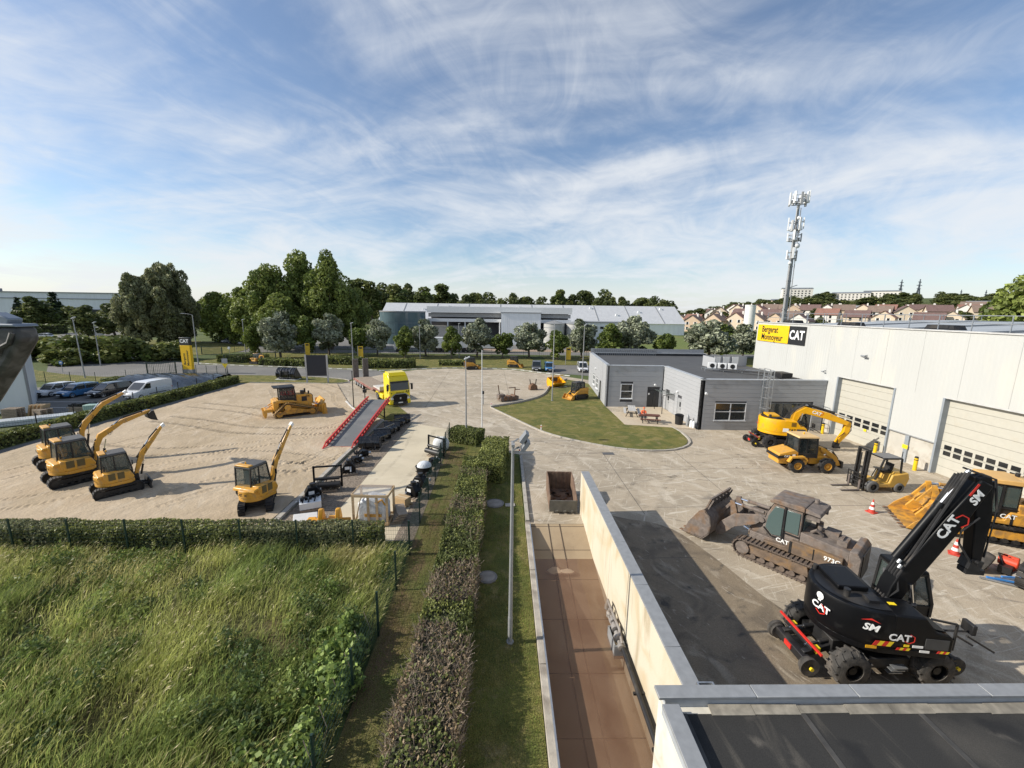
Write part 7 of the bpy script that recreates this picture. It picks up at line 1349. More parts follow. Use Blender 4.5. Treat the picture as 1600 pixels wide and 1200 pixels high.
def attachment(kind, loc, rz, label):
    t = thing('attachment', label, 'attachment', loc, rz, 'attachments on the gravel strips'); pallet(t, 0, 1.1, .9, M_oldwood)
    if kind == 'auger':
        q = MB(); q.cyl((-.4, 0, .38), (.4, 0, .38), .22, n=14); q.box((0, 0, .55), (.4, .5, .2)); q.tube([(-.3, -.2, .5), (-.1, -.35, .7), (.2, -.3, .55)], .03); q.obj('gearbox', M_blk, t); MB().cyl((.4, 0, .38), (.6, 0, .38), .1).obj('shaft', M_steel, t)
    elif kind == 'box': q = MB(); q.box((0, 0, .33), (1.1, .8, .36)); q.obj('tray', M_white, t); q = MB(); [q.cyl((x, .1 * k, .5), (x, .1 * k, .66), .09, n=10) for k, x in enumerate((-.42, -.2, 0, .2, .42))]; [q.tube([(x, -.3, .52), (x + .1, 0, .72), (x + .2, .3, .52)], .04) for x in (-.4, -.1, .2)]; q.obj('fittings', M_blk, t)
    elif kind == 'frame':
        q = MB()
        for x in (-.8, .8): q.rod((x, 0, .15), (x, .05, 1.55), .10)
        for z in (.25, .75, 1.5): q.rod((-.8, .02, z), (.8, .02, z), .09)
        q.obj('headstock', M_blk, t); q = MB(); q.cyl((-.75, -.3, .42), (.75, -.3, .42), .2, n=14); q.box((0, -.1, .3), (1.5, .3, .2)); q.cyl((-.7, -.15, .78), (.7, -.15, .78), .1); q.obj('roller', M_dark, t)
    elif kind == 'grab': q = MB(); q.prism([(-.4, .15), (.4, .15), (.45, .45), (.2, .8), (-.25, .8), (-.45, .45)], -.28, .28); q.obj('jaw', M_blk, t, .04); q = MB(); q.cyl((0, 0, .8), (0, 0, .98), .17, n=12); q.tube([(.1, .2, .7), (.3, .3, .95), (.35, .1, .6)], .03); q.obj('rotator', M_dark, t); MB().box((-.1, -.29, .5), (.3, .012, .2)).obj('sticker', M_wht2, t)
    elif kind == 'wrapped': q = MB(); q.loft([[(r_ * math.cos(a) * .5, r_ * math.sin(a) * .42, z) for a in [2 * math.pi * i / 14 for i in range(14)]] for z, r_ in ((.15, 1.), (.4, 1.05), (.62, .95))]); q.obj('drum', M_blk, t); q = MB(); q.loft([[(r_ * math.cos(a) * .5, r_ * math.sin(a) * .42, z) for a in [2 * math.pi * i / 14 for i in range(14)]] for z, r_ in ((.60, 1.), (.78, .9), (.92, .55), (.97, .1))]); q.obj('plastic_cover', M_film, t)
    rr = random.Random(int(loc[1] * 10))
    for k in range(7):
        a = Vector((rr.uniform(-.5, .5), rr.uniform(-.42, .42), rr.uniform(.16, .35))); b = a + Vector((rr.uniform(-.3, .3), rr.uniform(-.25, .25), rr.uniform(.05, .35))); MB().cyl(a, b, rr.uniform(.03, .08), n=8).obj('fitting', (M_gloss, M_steel, M_gloss, M_dark)[k % 4], t)
    return t
for k, x, y, rz, lb in (('auger', -10.55, 29.6, 30, 'black gearbox attachment on a pallet, nearest the black buckets'), ('auger', -10.6, 28.2, 40, 'black drum attachment with white tag, second from the black buckets'), ('grab', -10.5, 26.7, 20, 'dark grab attachment in the brown wrapping on the gravel'), ('frame', -10.85, 24.2, 12, 'tall black frame attachment with roller beside the sand kerb'), ('grab', -11.2, 22.9, 30, 'heap of black hoses and parts behind the white tray'), ('box', -10.8, 21.7, 25, 'white tray of black fittings on a pallet'), ('grab', -5.35, 23.2, -30, 'black and white boxed grab behind the cardboard box'), ('grab', -5.2, 24.5, -20, 'black grab on a pallet, second in the row by the mesh fence'), ('wrapped', -5.35, 26.6, 10, 'black drum under clear plastic by the mesh fence'), ('auger', -4.98, 28.0, 60, 'black motor on a pallet just behind the plastic-covered drum'), ('frame', -5.15, 30.2, -35, 'low black rake attachment in front of the white bag')): attachment(k, (x, y, .02), R(rz), lb)
def small_yard_things():
    t = tag(MB().box((0, 0, .16), (1.15, 1.0, .3)).obj('white_carton', mat('white_card', (.62, .61, .59), .7, var=.06, bump=.2, bscale=5), None, .02, (-10.35, 20.1, .03), (0, R(4), R(24))), 'flat white wrapped carton at the end of the gravel strip', 'carton')
    t = thing('cardboard_box', 'brown cardboard box on a pallet by the mesh fence', 'box', (-5.75, 22.1, .02), R(-25)); pallet(t, 0, .9, .7); b = MB().box((0, 0, .34), (.8, .55, .38)).obj('carton', mat('cardboard', (.46, .32, .17), .8, var=.06), t, .01); MB().box((0, 0, .533), (.8, .08, .006)).obj('tape', mat('tape', (.55, .45, .3), .4), b)
    t = thing('bulk_bag', 'white bulk bag slumped at the far end of the fence row', 'bag', (-5.0, 31.8, .02), R(20)); q = MB(); rr = random.Random(2); q.loft([[(r_ * math.cos(a) * .62 * rr.uniform(.93, 1.07), r_ * math.sin(a) * .55 * rr.uniform(.93, 1.07), z) for a in [2 * math.pi * i / 16 for i in range(16)]] for z, r_ in ((0, .9), (.25, 1.08), (.6, 1.05), (.85, .85), (1.0, .4), (1.02, .05))]); q.obj('sack', mat('woven_white', (.60, .61, .60), .7, var=.08, bump=.4, bscale=6), t); q = MB(); q.tube([(-.4, 0, .85), (-.3, .1, 1.12), (.0, .1, .95)], .03, 5); q.tube([(.4, 0, .85), (.3, -.1, 1.1), (.05, -.1, .95)], .03, 5); q.obj('lifting_loop', M_wht2, t)
    # timber crate wrapped in film
    t = thing('machine_crate', 'large open timber crate holding film-wrapped machinery behind the front hedge', 'crate', (-6.8, 20.35, .02), R(-2)); W, D, Hh = 1.75, 1.15, 1.62; f = MB()
    for x in (-W / 2, -.1, .35, W / 2):
        for y in ((-D / 2, D / 2) if abs(x) > .5 else (-D / 2,)): MB().box((x, y, Hh / 2 + .12), (.12, .05, Hh)).obj('upright', M_wood, t)
    for z in (.16, Hh + .06):
        for y in (-D / 2, D / 2): MB().box((0, y + (.045 if y > 0 else -.045), z), (W + .12, .04, .14)).obj('rail', M_wood, t)
        for x in (-W / 2, W / 2): MB().box((x + (.075 if x > 0 else -.075), 0, z), (.035, D, .14)).obj('rail', M_wood, t)
    MB().rod((-W / 2 + .1, -D / 2 - .045, .2), (-.45, -D / 2 - .045, 1.55), .10, .03).obj('brace', M_wood, t)
    for k in range(6): MB().box((0, -D / 2 + .1 + (D - .2) * k / 5, .06), (W, .13, .03)).obj('floor_board', M_wood, t)
    q = MB(); q.prism([(-.72, .1), (.75, .1), (.75, 1.0), (.55, 1.35), (-.2, 1.5), (-.72, 1.2)], -.45, .45); q.obj('wrapped_machine', M_film, t, .1); q = MB(); q.tube([(.25, -.47, 1.2), (.6, -.5, 1.45), (.72, -.3, 1.0)], .05); q.box((.1, -.48, .55), (.9, .03, .16)); q.obj('machine_part', M_yel, t)
    MB().add([(-W / 2, -D / 2, Hh + .145), (W / 2, -D / 2, Hh + .145), (W / 2, D / 2, Hh + .16), (-W / 2, D / 2, Hh + .15)], [(0, 1, 2, 3)]).obj('film_lid', glass('milky_film', (.5, .46, .42), .25, .35), t)
    t = thing('timber_stack', 'small stack of dark planks leaning right of the crate', 'timber', (-5.55, 20.6, .02), R(8))
    for k in range(6): MB().box((.04 * k - .1, 0, .06 + .09 * k), (.5, 1.3, .06), (0, R(6 * (k % 2)), R(3 * k))).obj('plank', M_oldwood, t)
    # yellow ripper frame behind the hedge
    t = thing('ripper_attachment', 'worn yellow ripper frame lying just behind the front hedge', 'attachment', (-8.85, 19.7, .02), R(5)); y_ = mat('ripper_yellow', (.62, .30, .015), .5, var=.08, dirt=(.25, .15, .08), damt=.2); q = MB(); q.cyl((-1.0, 0, .35), (1.0, 0, .35), .14, n=12); q.box((-.95, 0, .35), (.4, .5, .25)); q.box((.1, .1, .3), (.5, .4, .4)); q.box((0, -.1, .12), (1.5, .3, .16)); q.obj('cross_beam', y_, t, .03)
    for x in (-.42, .42): q = MB(); q.prism([(-.3, .1), (.22, .1), (.28, .5), (.1, 1.02), (-.12, 1.05), (-.28, .6)], x - .11, x + .11, 'x'); q.obj('shank', y_, t, .04)
small_yard_things()
def skip():
    t = thing('skip', 'rusty brown open skip standing at the head of the pit', 'skip', (3.45, 22.6, .02), R(-2)); w, l = 1.5, 2.7; m = mat('skip_inside', (.155, .098, .066), .85, var=.3, scale=3, dirt=(.26, .18, .12), damt=.3, bump=.3); d = mat('skip_lip', (.105, .10, .085), .7, var=.25)
    MB().box((0, 0, .22), (w, l, .06)).obj('floor', m, t); MB().box((0, -l / 2, .42), (w + .04, .08, .66)).obj('front_lip', d, t); MB().box((0, l / 2, .78), (w, .06, 1.15)).obj('back_wall', m, t)
    for s in (-1, 1): q = MB(); q.prism([(-l / 2, .2), (l / 2, .2), (l / 2, 1.36), (.3, 1.36), (-l / 2, .78)], s * w / 2 - .03, s * w / 2 + .03, 'x'); q.obj('side_wall', m, t)
    for k in range(6): MB().box((-w / 2 + .12 + (w - .24) * k / 5, l / 2 - .05, .78), (.05, .06, 1.1)).obj('rib', m, t); MB().box((-w / 2 + .05, -l / 2 + .2 + .46 * k, .6), (.05, .05, .7)).obj('rib', m, t)
    for s in (-1, 1): MB().rod((s * .45, -l / 2, .09), (s * .45, l / 2, .09), .12, .16).obj('skid', d, t)
    for x in (-.35, .1, .5): MB().box((x, -l / 2 - .08, .15), (.14, .12, .1)).obj('lug', d, t)
    q = MB(); rr = random.Random(3); [q.box((rr.uniform(-.6, .5), rr.uniform(-.2, 1.1), .29), (rr.uniform(.2, .5), rr.uniform(.1, .3), .07), (0, 0, rr.random() * 3)) for _ in range(10)]; q.obj('rubble', M_rust, t)
skip()
def pit_pump():
    m = mat('pump_cast', (.30, .28, .26), .6, .3, var=.2, dirt=(.15, .1, .06), damt=.3); t = thing('sludge_pump', 'grey pump with valves and pipe hugging the wall in the flooded pit', 'pump', (4.12, 13.0, -.42)); b = MB()
    for p, d in (((-.22, -.45, .12), (.04, .9, .5)), ((.12, -.45, .12), (.04, .9, .5)), ((-.05, -.9, .12), (.38, .04, .5)), ((-.05, 0, .12), (.38, .04, .5))): b.box(p, d)
    b.obj('sump_box', M_galvd, t)
    for y, z, r_ in ((1.1, .35, .12), (.75, .3, .14), (.35, .35, .12), (-.1, .42, .14), (-.5, .40, .16), (-.85, .35, .12)): MB().lathe([(.03, -.16), (r_, -.14), (r_, .0), (r_ * .6, .06), (r_ * .6, .16), (.03, .18)], (-.02 + .05 * (y > 0), y, z), 'y' if y < .5 else 'z', 12).obj('valve', m, t)
    q = MB(); q.tube([(.05, 1.2, .5), (.0, .8, .62), (.06, .2, .5), (.05, -.4, .6), (.02, -.9, .45)], .05, 8); q.tube([(.05, 1.15, .1), (-.06, .4, .25), (.0, -.7, .3)], .04, 8); q.obj('manifold', m, t)
    MB().cyl((.03, -.95, .34), (.03, -7.0, .30), .075, n=10).obj('pipe', M_dark, t)
    for y in (-2.6, -4.2, -5.9): MB().box((.06, y, .3), (.36, .07, .07)).obj('pipe_clamp', M_dark, t)
    MB().box((.17, -3.4, .16), (.10, 5.6, .3)).obj('pipe_ledge', M_dark, t)
pit_pump()
# ---- compact wheel loader, forklift
def wheel_loader(loc, rz):
    t = thing('wheel_loader', 'compact yellow wheel loader in front of the bright rail excavator', 'wheel loader', loc, rz); Y_ = M_yel
    for x in (-1.05, 1.05):
        for s in (-1, 1): wheel(t, (x, s * .78, .5), .5, .38, M_rub, M_yel, side=s, lugs=14)
        MB().rod((x, -.7, .5), (x, .7, .5), .2).obj('axle', M_dark, t)
    b = MB(); b.prism([(-2.25, .55), (-.2, .5), (-.2, 1.05), (-2.25, 1.0)], -.62, .62); b.obj('rear_frame', Y_, t, .04); b = MB(); b.prism([(-2.35, .85), (-1.0, .95), (-.95, 1.45), (-1.25, 1.62), (-2.3, 1.32)], -.72, .72); b.obj('engine_hood', Y_, t, .06)
    MB().prism([(-2.37, .95), (-1.1, 1.05), (-1.1, 1.32), (-2.36, 1.16)], -.735, .735).obj('hood_band', M_dark, t)
    for s in (-1, 1): q = MB(); q.prism([(-1.65, .75), (-1.5, 1.08), (-.7, 1.12), (-.42, .85), (-.42, .98), (-.65, 1.22), (-1.55, 1.18), (-1.75, .8)], s * .80 - .2, s * .80 + .2); q.obj('mudguard', Y_, t); q = MB(); q.tube([(1.6, s * .8, .75), (1.35, s * .8, 1.02), (.85, s * .8, 1.06), (.5, s * .8, .85)], .06, 6); q.obj('front_mudguard', M_dark, t)
    f = MB(); f.box((.75, 0, .75), (1.3, .7, .55)); f.prism([(.5, .9), (1.2, .9), (1.0, 1.75), (.7, 1.75)], -.28, .28); f.obj('front_frame', Y_, t, .03); cab_shell(t, -1.0, .35, -.66, .66, 1.05, 2.5, M_dark, M_gls, slope=.08, post=.08, roof_m=mat('loader_roof', (.62, .42, .19), .5, var=.05), low=.3, roof_over=.1)
    MB().cyl((-1.3, .35, 1.5), (-1.3, .35, 1.95), .05).obj('exhaust', M_dark, t); MB().cyl((-.3, 0, 2.62), (-.3, 0, 2.75), .05).obj('beacon', M_oran, t)
    a = MB()
    for s in (-1, 1): a.prism([(.75, 1.72), (1.0, 1.72), (1.9, 1.15), (2.3, .45), (2.05, .4), (1.7, .9), (.8, 1.5)], s * .36 - .06, s * .36 + .06)
    a.rod((1.85, -.36, 1.0), (1.85, .36, 1.0), .12); a.obj('lift_arm', Y_, t); ram(t, (.9, 0, 1.75), (1.9, 0, 1.35), .06); ram(t, (.8, .28, .9), (1.75, .3, 1.0), .06); q = MB(); q.box((2.35, 0, .5), (.14, 1.0, .5)); q.rod((1.9, 0, 1.35), (2.35, 0, .8), .1); q.obj('quick_hitch', M_dark, t)
    text('CAT', .2, M_wht2, t, (-1.75, -.742, 1.14), (R(90), 0, 0)); MB().box((-1.28, -.742, 1.2), (.2, .012, .2)).obj('sticker', M_wht2, t)
wheel_loader((22.1, 28.15, .02), R(-3))
def forklift(loc, rz):
    t = thing('forklift', 'yellow forklift with black mast and lowered forks', 'forklift', loc, rz); Y_ = mat('forklift_yellow', (.55, .33, .06), .45, var=.06, dirt=(.3, .22, .12), damt=.15)
    for s in (-1, 1): wheel(t, (.75, s * .58, .38), .38, .32, mat('forklift_tyre', (.10, .10, .10), .85, var=.2), M_dark, side=s); wheel(t, (-1.0, s * .56, .31), .31, .26, MATS['forklift_tyre'], M_dark, side=s)
    b = MB(); b.prism([(-1.45, .35), (-.65, .3), (.75, .3), (.85, .75), (.35, .85), (.3, .55), (-.35, .6), (-.5, 1.15), (-1.5, 1.3), (-1.62, .9)], -.60, .60); b.obj('body', Y_, t, .06); MB().prism([(-1.5, 1.05), (-.6, 1.0), (-.7, 1.3), (-1.45, 1.32)], -.5, .5).obj('counterweight', Y_, t, .05)
    s_ = MB(); s_.box((-.45, 0, 1.22), (.5, .5, .12)); s_.box((-.72, 0, 1.5), (.12, .48, .55), (0, R(-10), 0)); s_.obj('seat', M_dark, t); s_ = MB(); s_.tube([(.35, 0, .8), (.1, 0, 1.4)], .03); s_.lathe([(.19, -.015), (.2, 0), (.19, .015)], (.08, 0, 1.43), 'z', 16); s_.obj('steering_wheel', M_dark, t)
    g = MB()
    for s in (-1, 1): g.rod((.55, s * .5, .75), (.15, s * .5, 2.2), .08); g.rod((-1.05, s * .5, 1.25), (-1.0, s * .5, 2.2), .08); g.rod((.15, s * .5, 2.2), (-1.0, s * .5, 2.2), .08)
    for x in (.15, -.15, -.42, -.7, -1.0): g.rod((x, -.5, 2.2), (x, .5, 2.2), .06)
    g.obj('overhead_guard', M_dark, t); MB().box((-.42, 0, 2.245), (1.2, .98, .03)).obj('roof_sheet', mat('smoked_roof', (.12, .12, .125), .4), t); MB().rod((-1.05, .4, 2.2), (-1.05, .4, 2.65), .03).obj('aerial', M_dark, t)
    m = MB()
    for s in (-1, 1): m.rod((1.12, s * .36, .08), (1.05, s * .36, 2.75), .16, .12); m.rod((1.24, s * .28, .1), (1.18, s * .28, 2.65), .10, .09)
    for z in (.4, 1.5, 2.7): m.rod((1.12 - z * .02, -.36, z), (1.12 - z * .02, .36, z), .1)
    m.cyl((1.1, .18, .2), (1.06, .18, 2.4), .05); m.cyl((1.1, -.18, .2), (1.06, -.18, 2.4), .05); m.obj('mast', M_dark, t); c = MB()
    for z in (.25, .55, .85, 1.1): c.rod((1.36, -.62, z), (1.36, .62, z), .06)
    for y in np.linspace(-.6, .6, 7): c.rod((1.36, y, .2), (1.36, y, 1.12), .04)
    c.obj('carriage', M_dark, t)
    for s in (-1, 1): f = MB(); f.box((1.42, s * .4, .4), (.05, .13, .7)); f.prism([(1.40, .05), (2.6, .05), (2.62, .065), (1.40, .10)], s * .4 - .065, s * .4 + .065); f.obj('fork', mat('fork_steel', (.12, .10, .09), .5), t)
    hex_badge(t, (-.9, -.605, .8), (R(90), 0, 0), .08)
forklift((24.35, 24.75, .02), R(180))
# ---- cars
def car(loc, rz, label, paint, L_=4.2, W=1.78, Hh=1.5, kind='hatch', group=None, name='car'):
    t = thing(name, label, 'van' if kind == 'van' else 'car', loc, rz, group); h = W / 2; bz = .9 if kind != 'van' else 1.15
    st = [(-L_ / 2, .45, .62, .86), (-L_ / 2 + .15, .28, bz - .12, .95), (-L_ / 2 + .7, .22, bz, 1.), (0, .22, bz, 1.), (L_ / 2 - 1.15, .22, bz - .02, 1.), (L_ / 2 - .5, .24, bz - .14, .96), (L_ / 2 - .1, .32, bz - .28, .86), (L_ / 2, .42, bz - .42, .74)]
    b = MB(); b.loft([[(x, -h * w * .94, z0), (x, -h * w, z0 + .22), (x, -h * w * .97, z1 - .06), (x, -h * w * .90, z1), (x, h * w * .90, z1), (x, h * w * .97, z1 - .06), (x, h * w, z0 + .22), (x, h * w * .94, z0)] for x, z0, z1, w in st]); bo = b.obj('body', paint, t)
    if kind == 'van': gl = [(-L_ / 2 + .06, bz - .1, .90, Hh - .12), (-L_ / 2 + .2, bz - .1, .90, Hh), (L_ / 2 - 2.1, bz - .1, .90, Hh), (L_ / 2 - 1.75, bz - .1, .88, Hh - .08), (L_ / 2 - .85, bz - .12, .86, bz + .0)]
    else: gl = [(-L_ / 2 + .12, bz - .05, .86, bz), (-L_ / 2 + .5, bz - .05, .82, Hh - .1), (-L_ / 2 + 1.1, bz - .05, .80, Hh), (.15, bz - .05, .80, Hh), (.55, bz - .05, .80, Hh - .08), (L_ / 2 - .95, bz - .05, .86, bz)]
    g = MB(); g.loft([[(x, -h * .93, z0), (x, -h * (.93 - (.93 - w) * (z1 - z0) / (Hh - z0 + .01)), z1), (x, h * (.93 - (.93 - w) * (z1 - z0) / (Hh - z0 + .01)), z1), (x, h * .93, z0)] for x, z0, w, z1 in gl]); g.obj('greenhouse' if kind != 'van' else 'load_body', M_cgls if kind != 'van' else paint, t)
    if kind == 'van':
        x0 = L_ / 2 - .85; MB().add([(x0 + .0, -h * .80, bz + .03), (x0 + .0, h * .80, bz + .03), (L_ / 2 - 1.72, h * .76, Hh - .12), (L_ / 2 - 1.72, -h * .76, Hh - .12)], [(0, 1, 2, 3)]).obj('windscreen', M_cgls, t, loc=(.04, 0, .02))
        for s in (-1, 1): MB().prism([(L_ / 2 - 2.15, bz + .05), (L_ / 2 - 1.15, bz + .05), (L_ / 2 - 1.7, Hh - .2), (L_ / 2 - 2.15, Hh - .2)], s * h * .925 - .012, s * h * .925 + .012).obj('side_window', M_cgls, t); MB().box((-.4, s * h * 1.0, .55), (2.2, .02, .09)).obj('rub_strip', M_blkp, t)
    else:
        r_ = MB(); r_.loft([[(x, -h * .805, z), (x, -h * .6, z + .035), (x, h * .6, z + .035), (x, h * .805, z)] for x, z in ((-L_ / 2 + .55, Hh - .07), (-L_ / 2 + 1.1, Hh), (.15, Hh), (.55, Hh - .07))]); r_.obj('roof', paint, t); p = MB()
        for s in (-1, 1): p.rod((.55, s * h * .80, Hh - .06), (L_ / 2 - .95, s * h * .87, bz), .06); p.rod((-.25, s * h * .90, bz), (-.25, s * h * .80, Hh), .07); p.rod((-L_ / 2 + .5, s * h * .83, Hh - .08), (-L_ / 2 + .15, s * h * .9, bz), .12)
        p.obj('pillars', paint, t)
    for x in (-L_ / 2 + .8, L_ / 2 - .85):
        for s in (-1, 1): wheel(t, (x, s * (h - .11), .32), .32, .21, M_rub, M_galvd, side=s, rim=.66)
    for s in (-1, 1): MB().box((L_ / 2 - .13, s * h * .64, bz - .30), (.2, .34, .14), (0, R(20), R(-18 * s))).obj('headlight', mat('lamp_glass', (.55, .58, .6), .1), t, .02); MB().box((-L_ / 2 + .08, s * h * .78, bz - .16), (.1, .18, .22)).obj('tail_light', M_redp, t); MB().box((L_ / 2 - 1.35, s * (h + .07), bz + .05), (.1, .18, .13)).obj('mirror', paint, t)
    MB().box((L_ / 2 - .02, 0, .50), (.08, W * .55, .16)).obj('grille', M_blkp, t); MB().box((L_ / 2 + .025, 0, .42), (.02, .5, .11)).obj('number_plate', M_wht2, t); return t
P_w = mat('car_white', (.68, .69, .70), .25, var=.02, coat=.5); P_b = mat('car_blue', (.05, .17, .36), .25, var=.03, coat=.5); P_k = mat('car_black', (.012, .012, .014), .2, var=.1, coat=.5); P_g = mat('car_grey', (.18, .19, .20), .3, .4, var=.03, coat=.4)
GC = 'cars in the left car park'
car((-55.6, 51.0, .01), R(-97), 'small white hatchback parked nearest the white shed', P_w, 4.0, 1.75, 1.5, group=GC); car((-52.6, 50.7, .01), R(-99), 'blue hatchback parked between white car and black car', P_b, 4.2, 1.78, 1.52, group=GC); car((-49.2, 51.2, .01), R(-100), 'black estate car parked left of the white van', P_k, 4.6, 1.85, 1.6, group=GC); car((-43.9, 50.4, .01), R(-98), 'white panel van parked beside the low hedge', P_w, 5.0, 1.98, 2.0, 'van', GC, 'van')
car((6.2, 76.6, .02), R(-95), 'grey estate car parked behind the dashed kerb, left of the blue one', P_g, 4.4, 1.8, 1.75); car((8.6, 76.4, .02), R(-92), 'blue car parked behind the dashed kerb near the grey office', P_b, 4.2, 1.8, 1.55); car((14.8, 76.0, .02), R(-95), 'dark car with white front beside the office corner', P_w, 4.3, 1.8, 1.7)
for i, (x, y, c) in enumerate(((-74, 121, P_k), (-76.3, 122.6, P_w), (-78.6, 124.2, P_g), (-80.9, 125.8, P_k), (-83.2, 127.4, P_g), (-85.5, 129, P_w), (-88, 130.4, P_w), (-70, 119, P_k))): car((x, y, .02), R(-130), f'{["black", "white", "grey", "black", "grey", "white", "white", "black"][i]} car in the far car park under the hornbeams, {ORD[7 - i if i < 7 else 0]} from the left', c, group='cars in the far car park')
car((-150, 138, .02), R(8), 'white car on the far left car park in front of the dark hedge', P_w); car((-101, 92.5, .02), R(60), 'dark car half hidden by bushes on the far left', P_k)
def bus_shelter():
    t = thing('shelter', 'small white shelter on the grass beside the far left car park', 'shelter', (-148, 150, 0), R(10)); MB().box((0, 0, 2.9), (7, 3, .3)).obj('roof', M_white, t)
    for x in (-3.3, 0, 3.3): MB().rod((x, 1.3, 0), (x, 1.3, 2.8), .15).obj('post', M_white, t); MB().rod((x, -1.3, 0), (x, -1.3, 2.8), .15).obj('post', M_white, t)
    MB().box((0, 1.3, 1.1), (6.6, .08, 2.0)).obj('back_panel', M_white, t)
bus_shelter()
# ---- compact machines further off
def compact_loader(loc, rz, label, bucket_on=True):
    t = thing('compact_loader', label, 'compact loader', loc, rz, 'compact loaders')
    for s in (-1, 1): track(t, [(-.75, .3, .26), (.75, .3, .26)], s * .72, .32, 30, M_rub, M_dark, grouser=.02); MB().box((0, s * .72, .32), (1.4, .2, .3)).obj('track_frame', M_dark, t); q = MB(); q.prism([(-1.25, 1.1), (-1.1, 1.45), (.2, 1.35), (1.35, .5), (1.5, .2), (1.3, .2), (.9, .75), (.1, 1.1), (-1.0, 1.0)], s * .62 - .06, s * .62 + .06); q.obj('lift_arm', M_yel, t)
    b = MB(); b.prism([(-1.3, .45), (.7, .4), (.7, .95), (-.4, 1.1), (-1.3, 1.35)], -.52, .52); b.obj('body', M_yel, t, .05); MB().box((-1.31, 0, .95), (.05, .98, .8)).obj('engine_door', M_dark, t); cab_shell(t, -.65, .75, -.46, .46, .8, 2.05, M_dark, M_gls, slope=.1, post=.1, low=.25)
    if bucket_on: bucket(t, 1.75, .62, M_yel2, (1.5, 0, .05), teeth=0, name='bucket')
for p, rz, lb in (((9.6, 51.6, .07), -150, 'yellow and black compact loader on the island lawn'), ((-6.2, 77.0, .02), 20, 'yellow compact loader behind the dashed kerb, left of the small trees'), ((2.0, 80.2, .07), -15, 'yellow compact loader with raised arms behind the dashed kerb'), ((39.0, 66.5, .02), 40, 'yellow machine showing over the office roof')): compact_loader(p, R(rz), lb)
mini_excavator((-48.6, 81.0, .07), R(-20), 'small black and yellow mini digger parked on the verge by the road', [(1.2, 1.0), (1.2, 1.6), (1.5, 2.2), (2.6, 2.3)], [(2.6, 2.25), (3.2, .8)], s=.75)
loader_bucket((7.9, 59.6, .07), R(-60), 2.2, 1.6, 'orange-yellow loader bucket standing on the island lawn', m=M_oran, group=None, tilt=-35)
def rusty_parts(loc, rz, label, n):
    t = thing('rusty_attachment', label, 'attachment', loc, rz); rr = random.Random(n); b = MB(); b.box((0, 0, .3), (2.6, .9, .45)); b.box((-1.0, .1, .6), (.9, .7, .5)); b.obj('mower_deck', M_mud, t, .04); q = MB(); q.rod((-1.1, .2, .6), (-1.3, .3, 2.0), .12); q.rod((.9, 0, .5), (1.0, 0, 1.6), .10); q.rod((1.0, 0, 1.55), (.1, .1, 1.55), .09); q.rod((1.0, 0, 1.3), (1.6, -.2, 1.3), .09); q.obj('linkage', M_rust, t)
    for k in range(3): MB().cyl((-.6 + .7 * k, -.5, .35), (-.6 + .7 * k, .5, .35), .3, n=12).obj('rotor', M_rust, t)
rusty_parts((.6, 50.2, .02), R(30), 'heap of rusty implement parts by the kerb of the island lawn', 4)
def stump_grab():
    t = thing('sorting_grab', 'small dark sorting grab standing on the concrete by the curved kerb', 'attachment', (4.2, 57.4, .02), R(20)); q = MB(); q.prism([(-.6, 0), (.6, 0), (.5, .6), (.15, .9), (-.15, .9), (-.5, .6)], -.4, .4); q.obj('jaw', M_rust, t, .04); q = MB(); q.rod((-.4, 0, .8), (-.5, 0, 1.5), .1); q.rod((.4, 0, .8), (.5, 0, 1.5), .1); q.obj('arm', M_dark, t)
stump_grab()
# ---- road cones, bollards
def cone(loc, rz, label):
    t = thing('traffic_cone', label, 'cone', loc, rz, 'traffic cones'); rd = mat('cone_red', (.50, .05, .03), .6, var=.1); MB().box((0, 0, .03), (.44, .44, .06)).obj('base', rd, t, .02)
    for k, m in enumerate((rd, M_wht2, rd, M_wht2, rd)): z0, z1 = .06 + .145 * k, .06 + .145 * (k + 1); MB().cyl((0, 0, z0), (0, 0, z1), .165 - .14 * k / 5, .165 - .14 * (k + 1) / 5, 14).obj('band', m, t)
cone((21.25, 21.5, .01), .3, 'red and white cone left of the yellow tracked loader bucket'); cone((21.6, 17.4, .01), .8, 'red and white cone under the black excavator boom')
def bollard(loc, label):
    t = thing('bollard', label, 'bollard', loc, 0, 'yellow bollards by the hall'); MB().cyl((0, 0, 0), (0, 0, .95), .12, n=14).obj('post', mat('bollard_yellow', (.72, .48, .01), .45, var=.06), t); MB().cyl((0, 0, .95), (0, 0, 1.06), .122, .10, 14).obj('cap', M_blkp, t); MB().cyl((0, 0, .78), (0, 0, .84), .124, n=14).obj('band', M_blkp, t)
for x, y, lb in ((30.3, 31.3, 'yellow bollard at the right jamb of the first roller door'), (30.2, 27.9, 'yellow bollard at the left jamb of the second roller door'), (30.3, 36.9, 'yellow bollard behind the arm of the bright rail excavator')): bollard((x, y, .01), lb)
def marker(loc, label):
    t = thing('marker_post', label, 'marker post', loc, 0, 'marker posts'); MB().cyl((0, 0, 0), (0, 0, .5), .05, n=8).obj('post', M_wht2, t); MB().cyl((0, 0, .3), (0, 0, .4), .053, n=8).obj('band', M_redp, t)
for x, y, lb in ((1.3, 30.7, 'short red and white marker at the start of the pit kerb'), (3.6, 37.3, 'short red and white marker at the edge of the island lawn'), (-1.4, 46.6, 'short marker post at the left tip of the island lawn'), (-23.2, 61.2, 'short marker at the corner of the verge lawn')): marker((x, y, .02), lb)
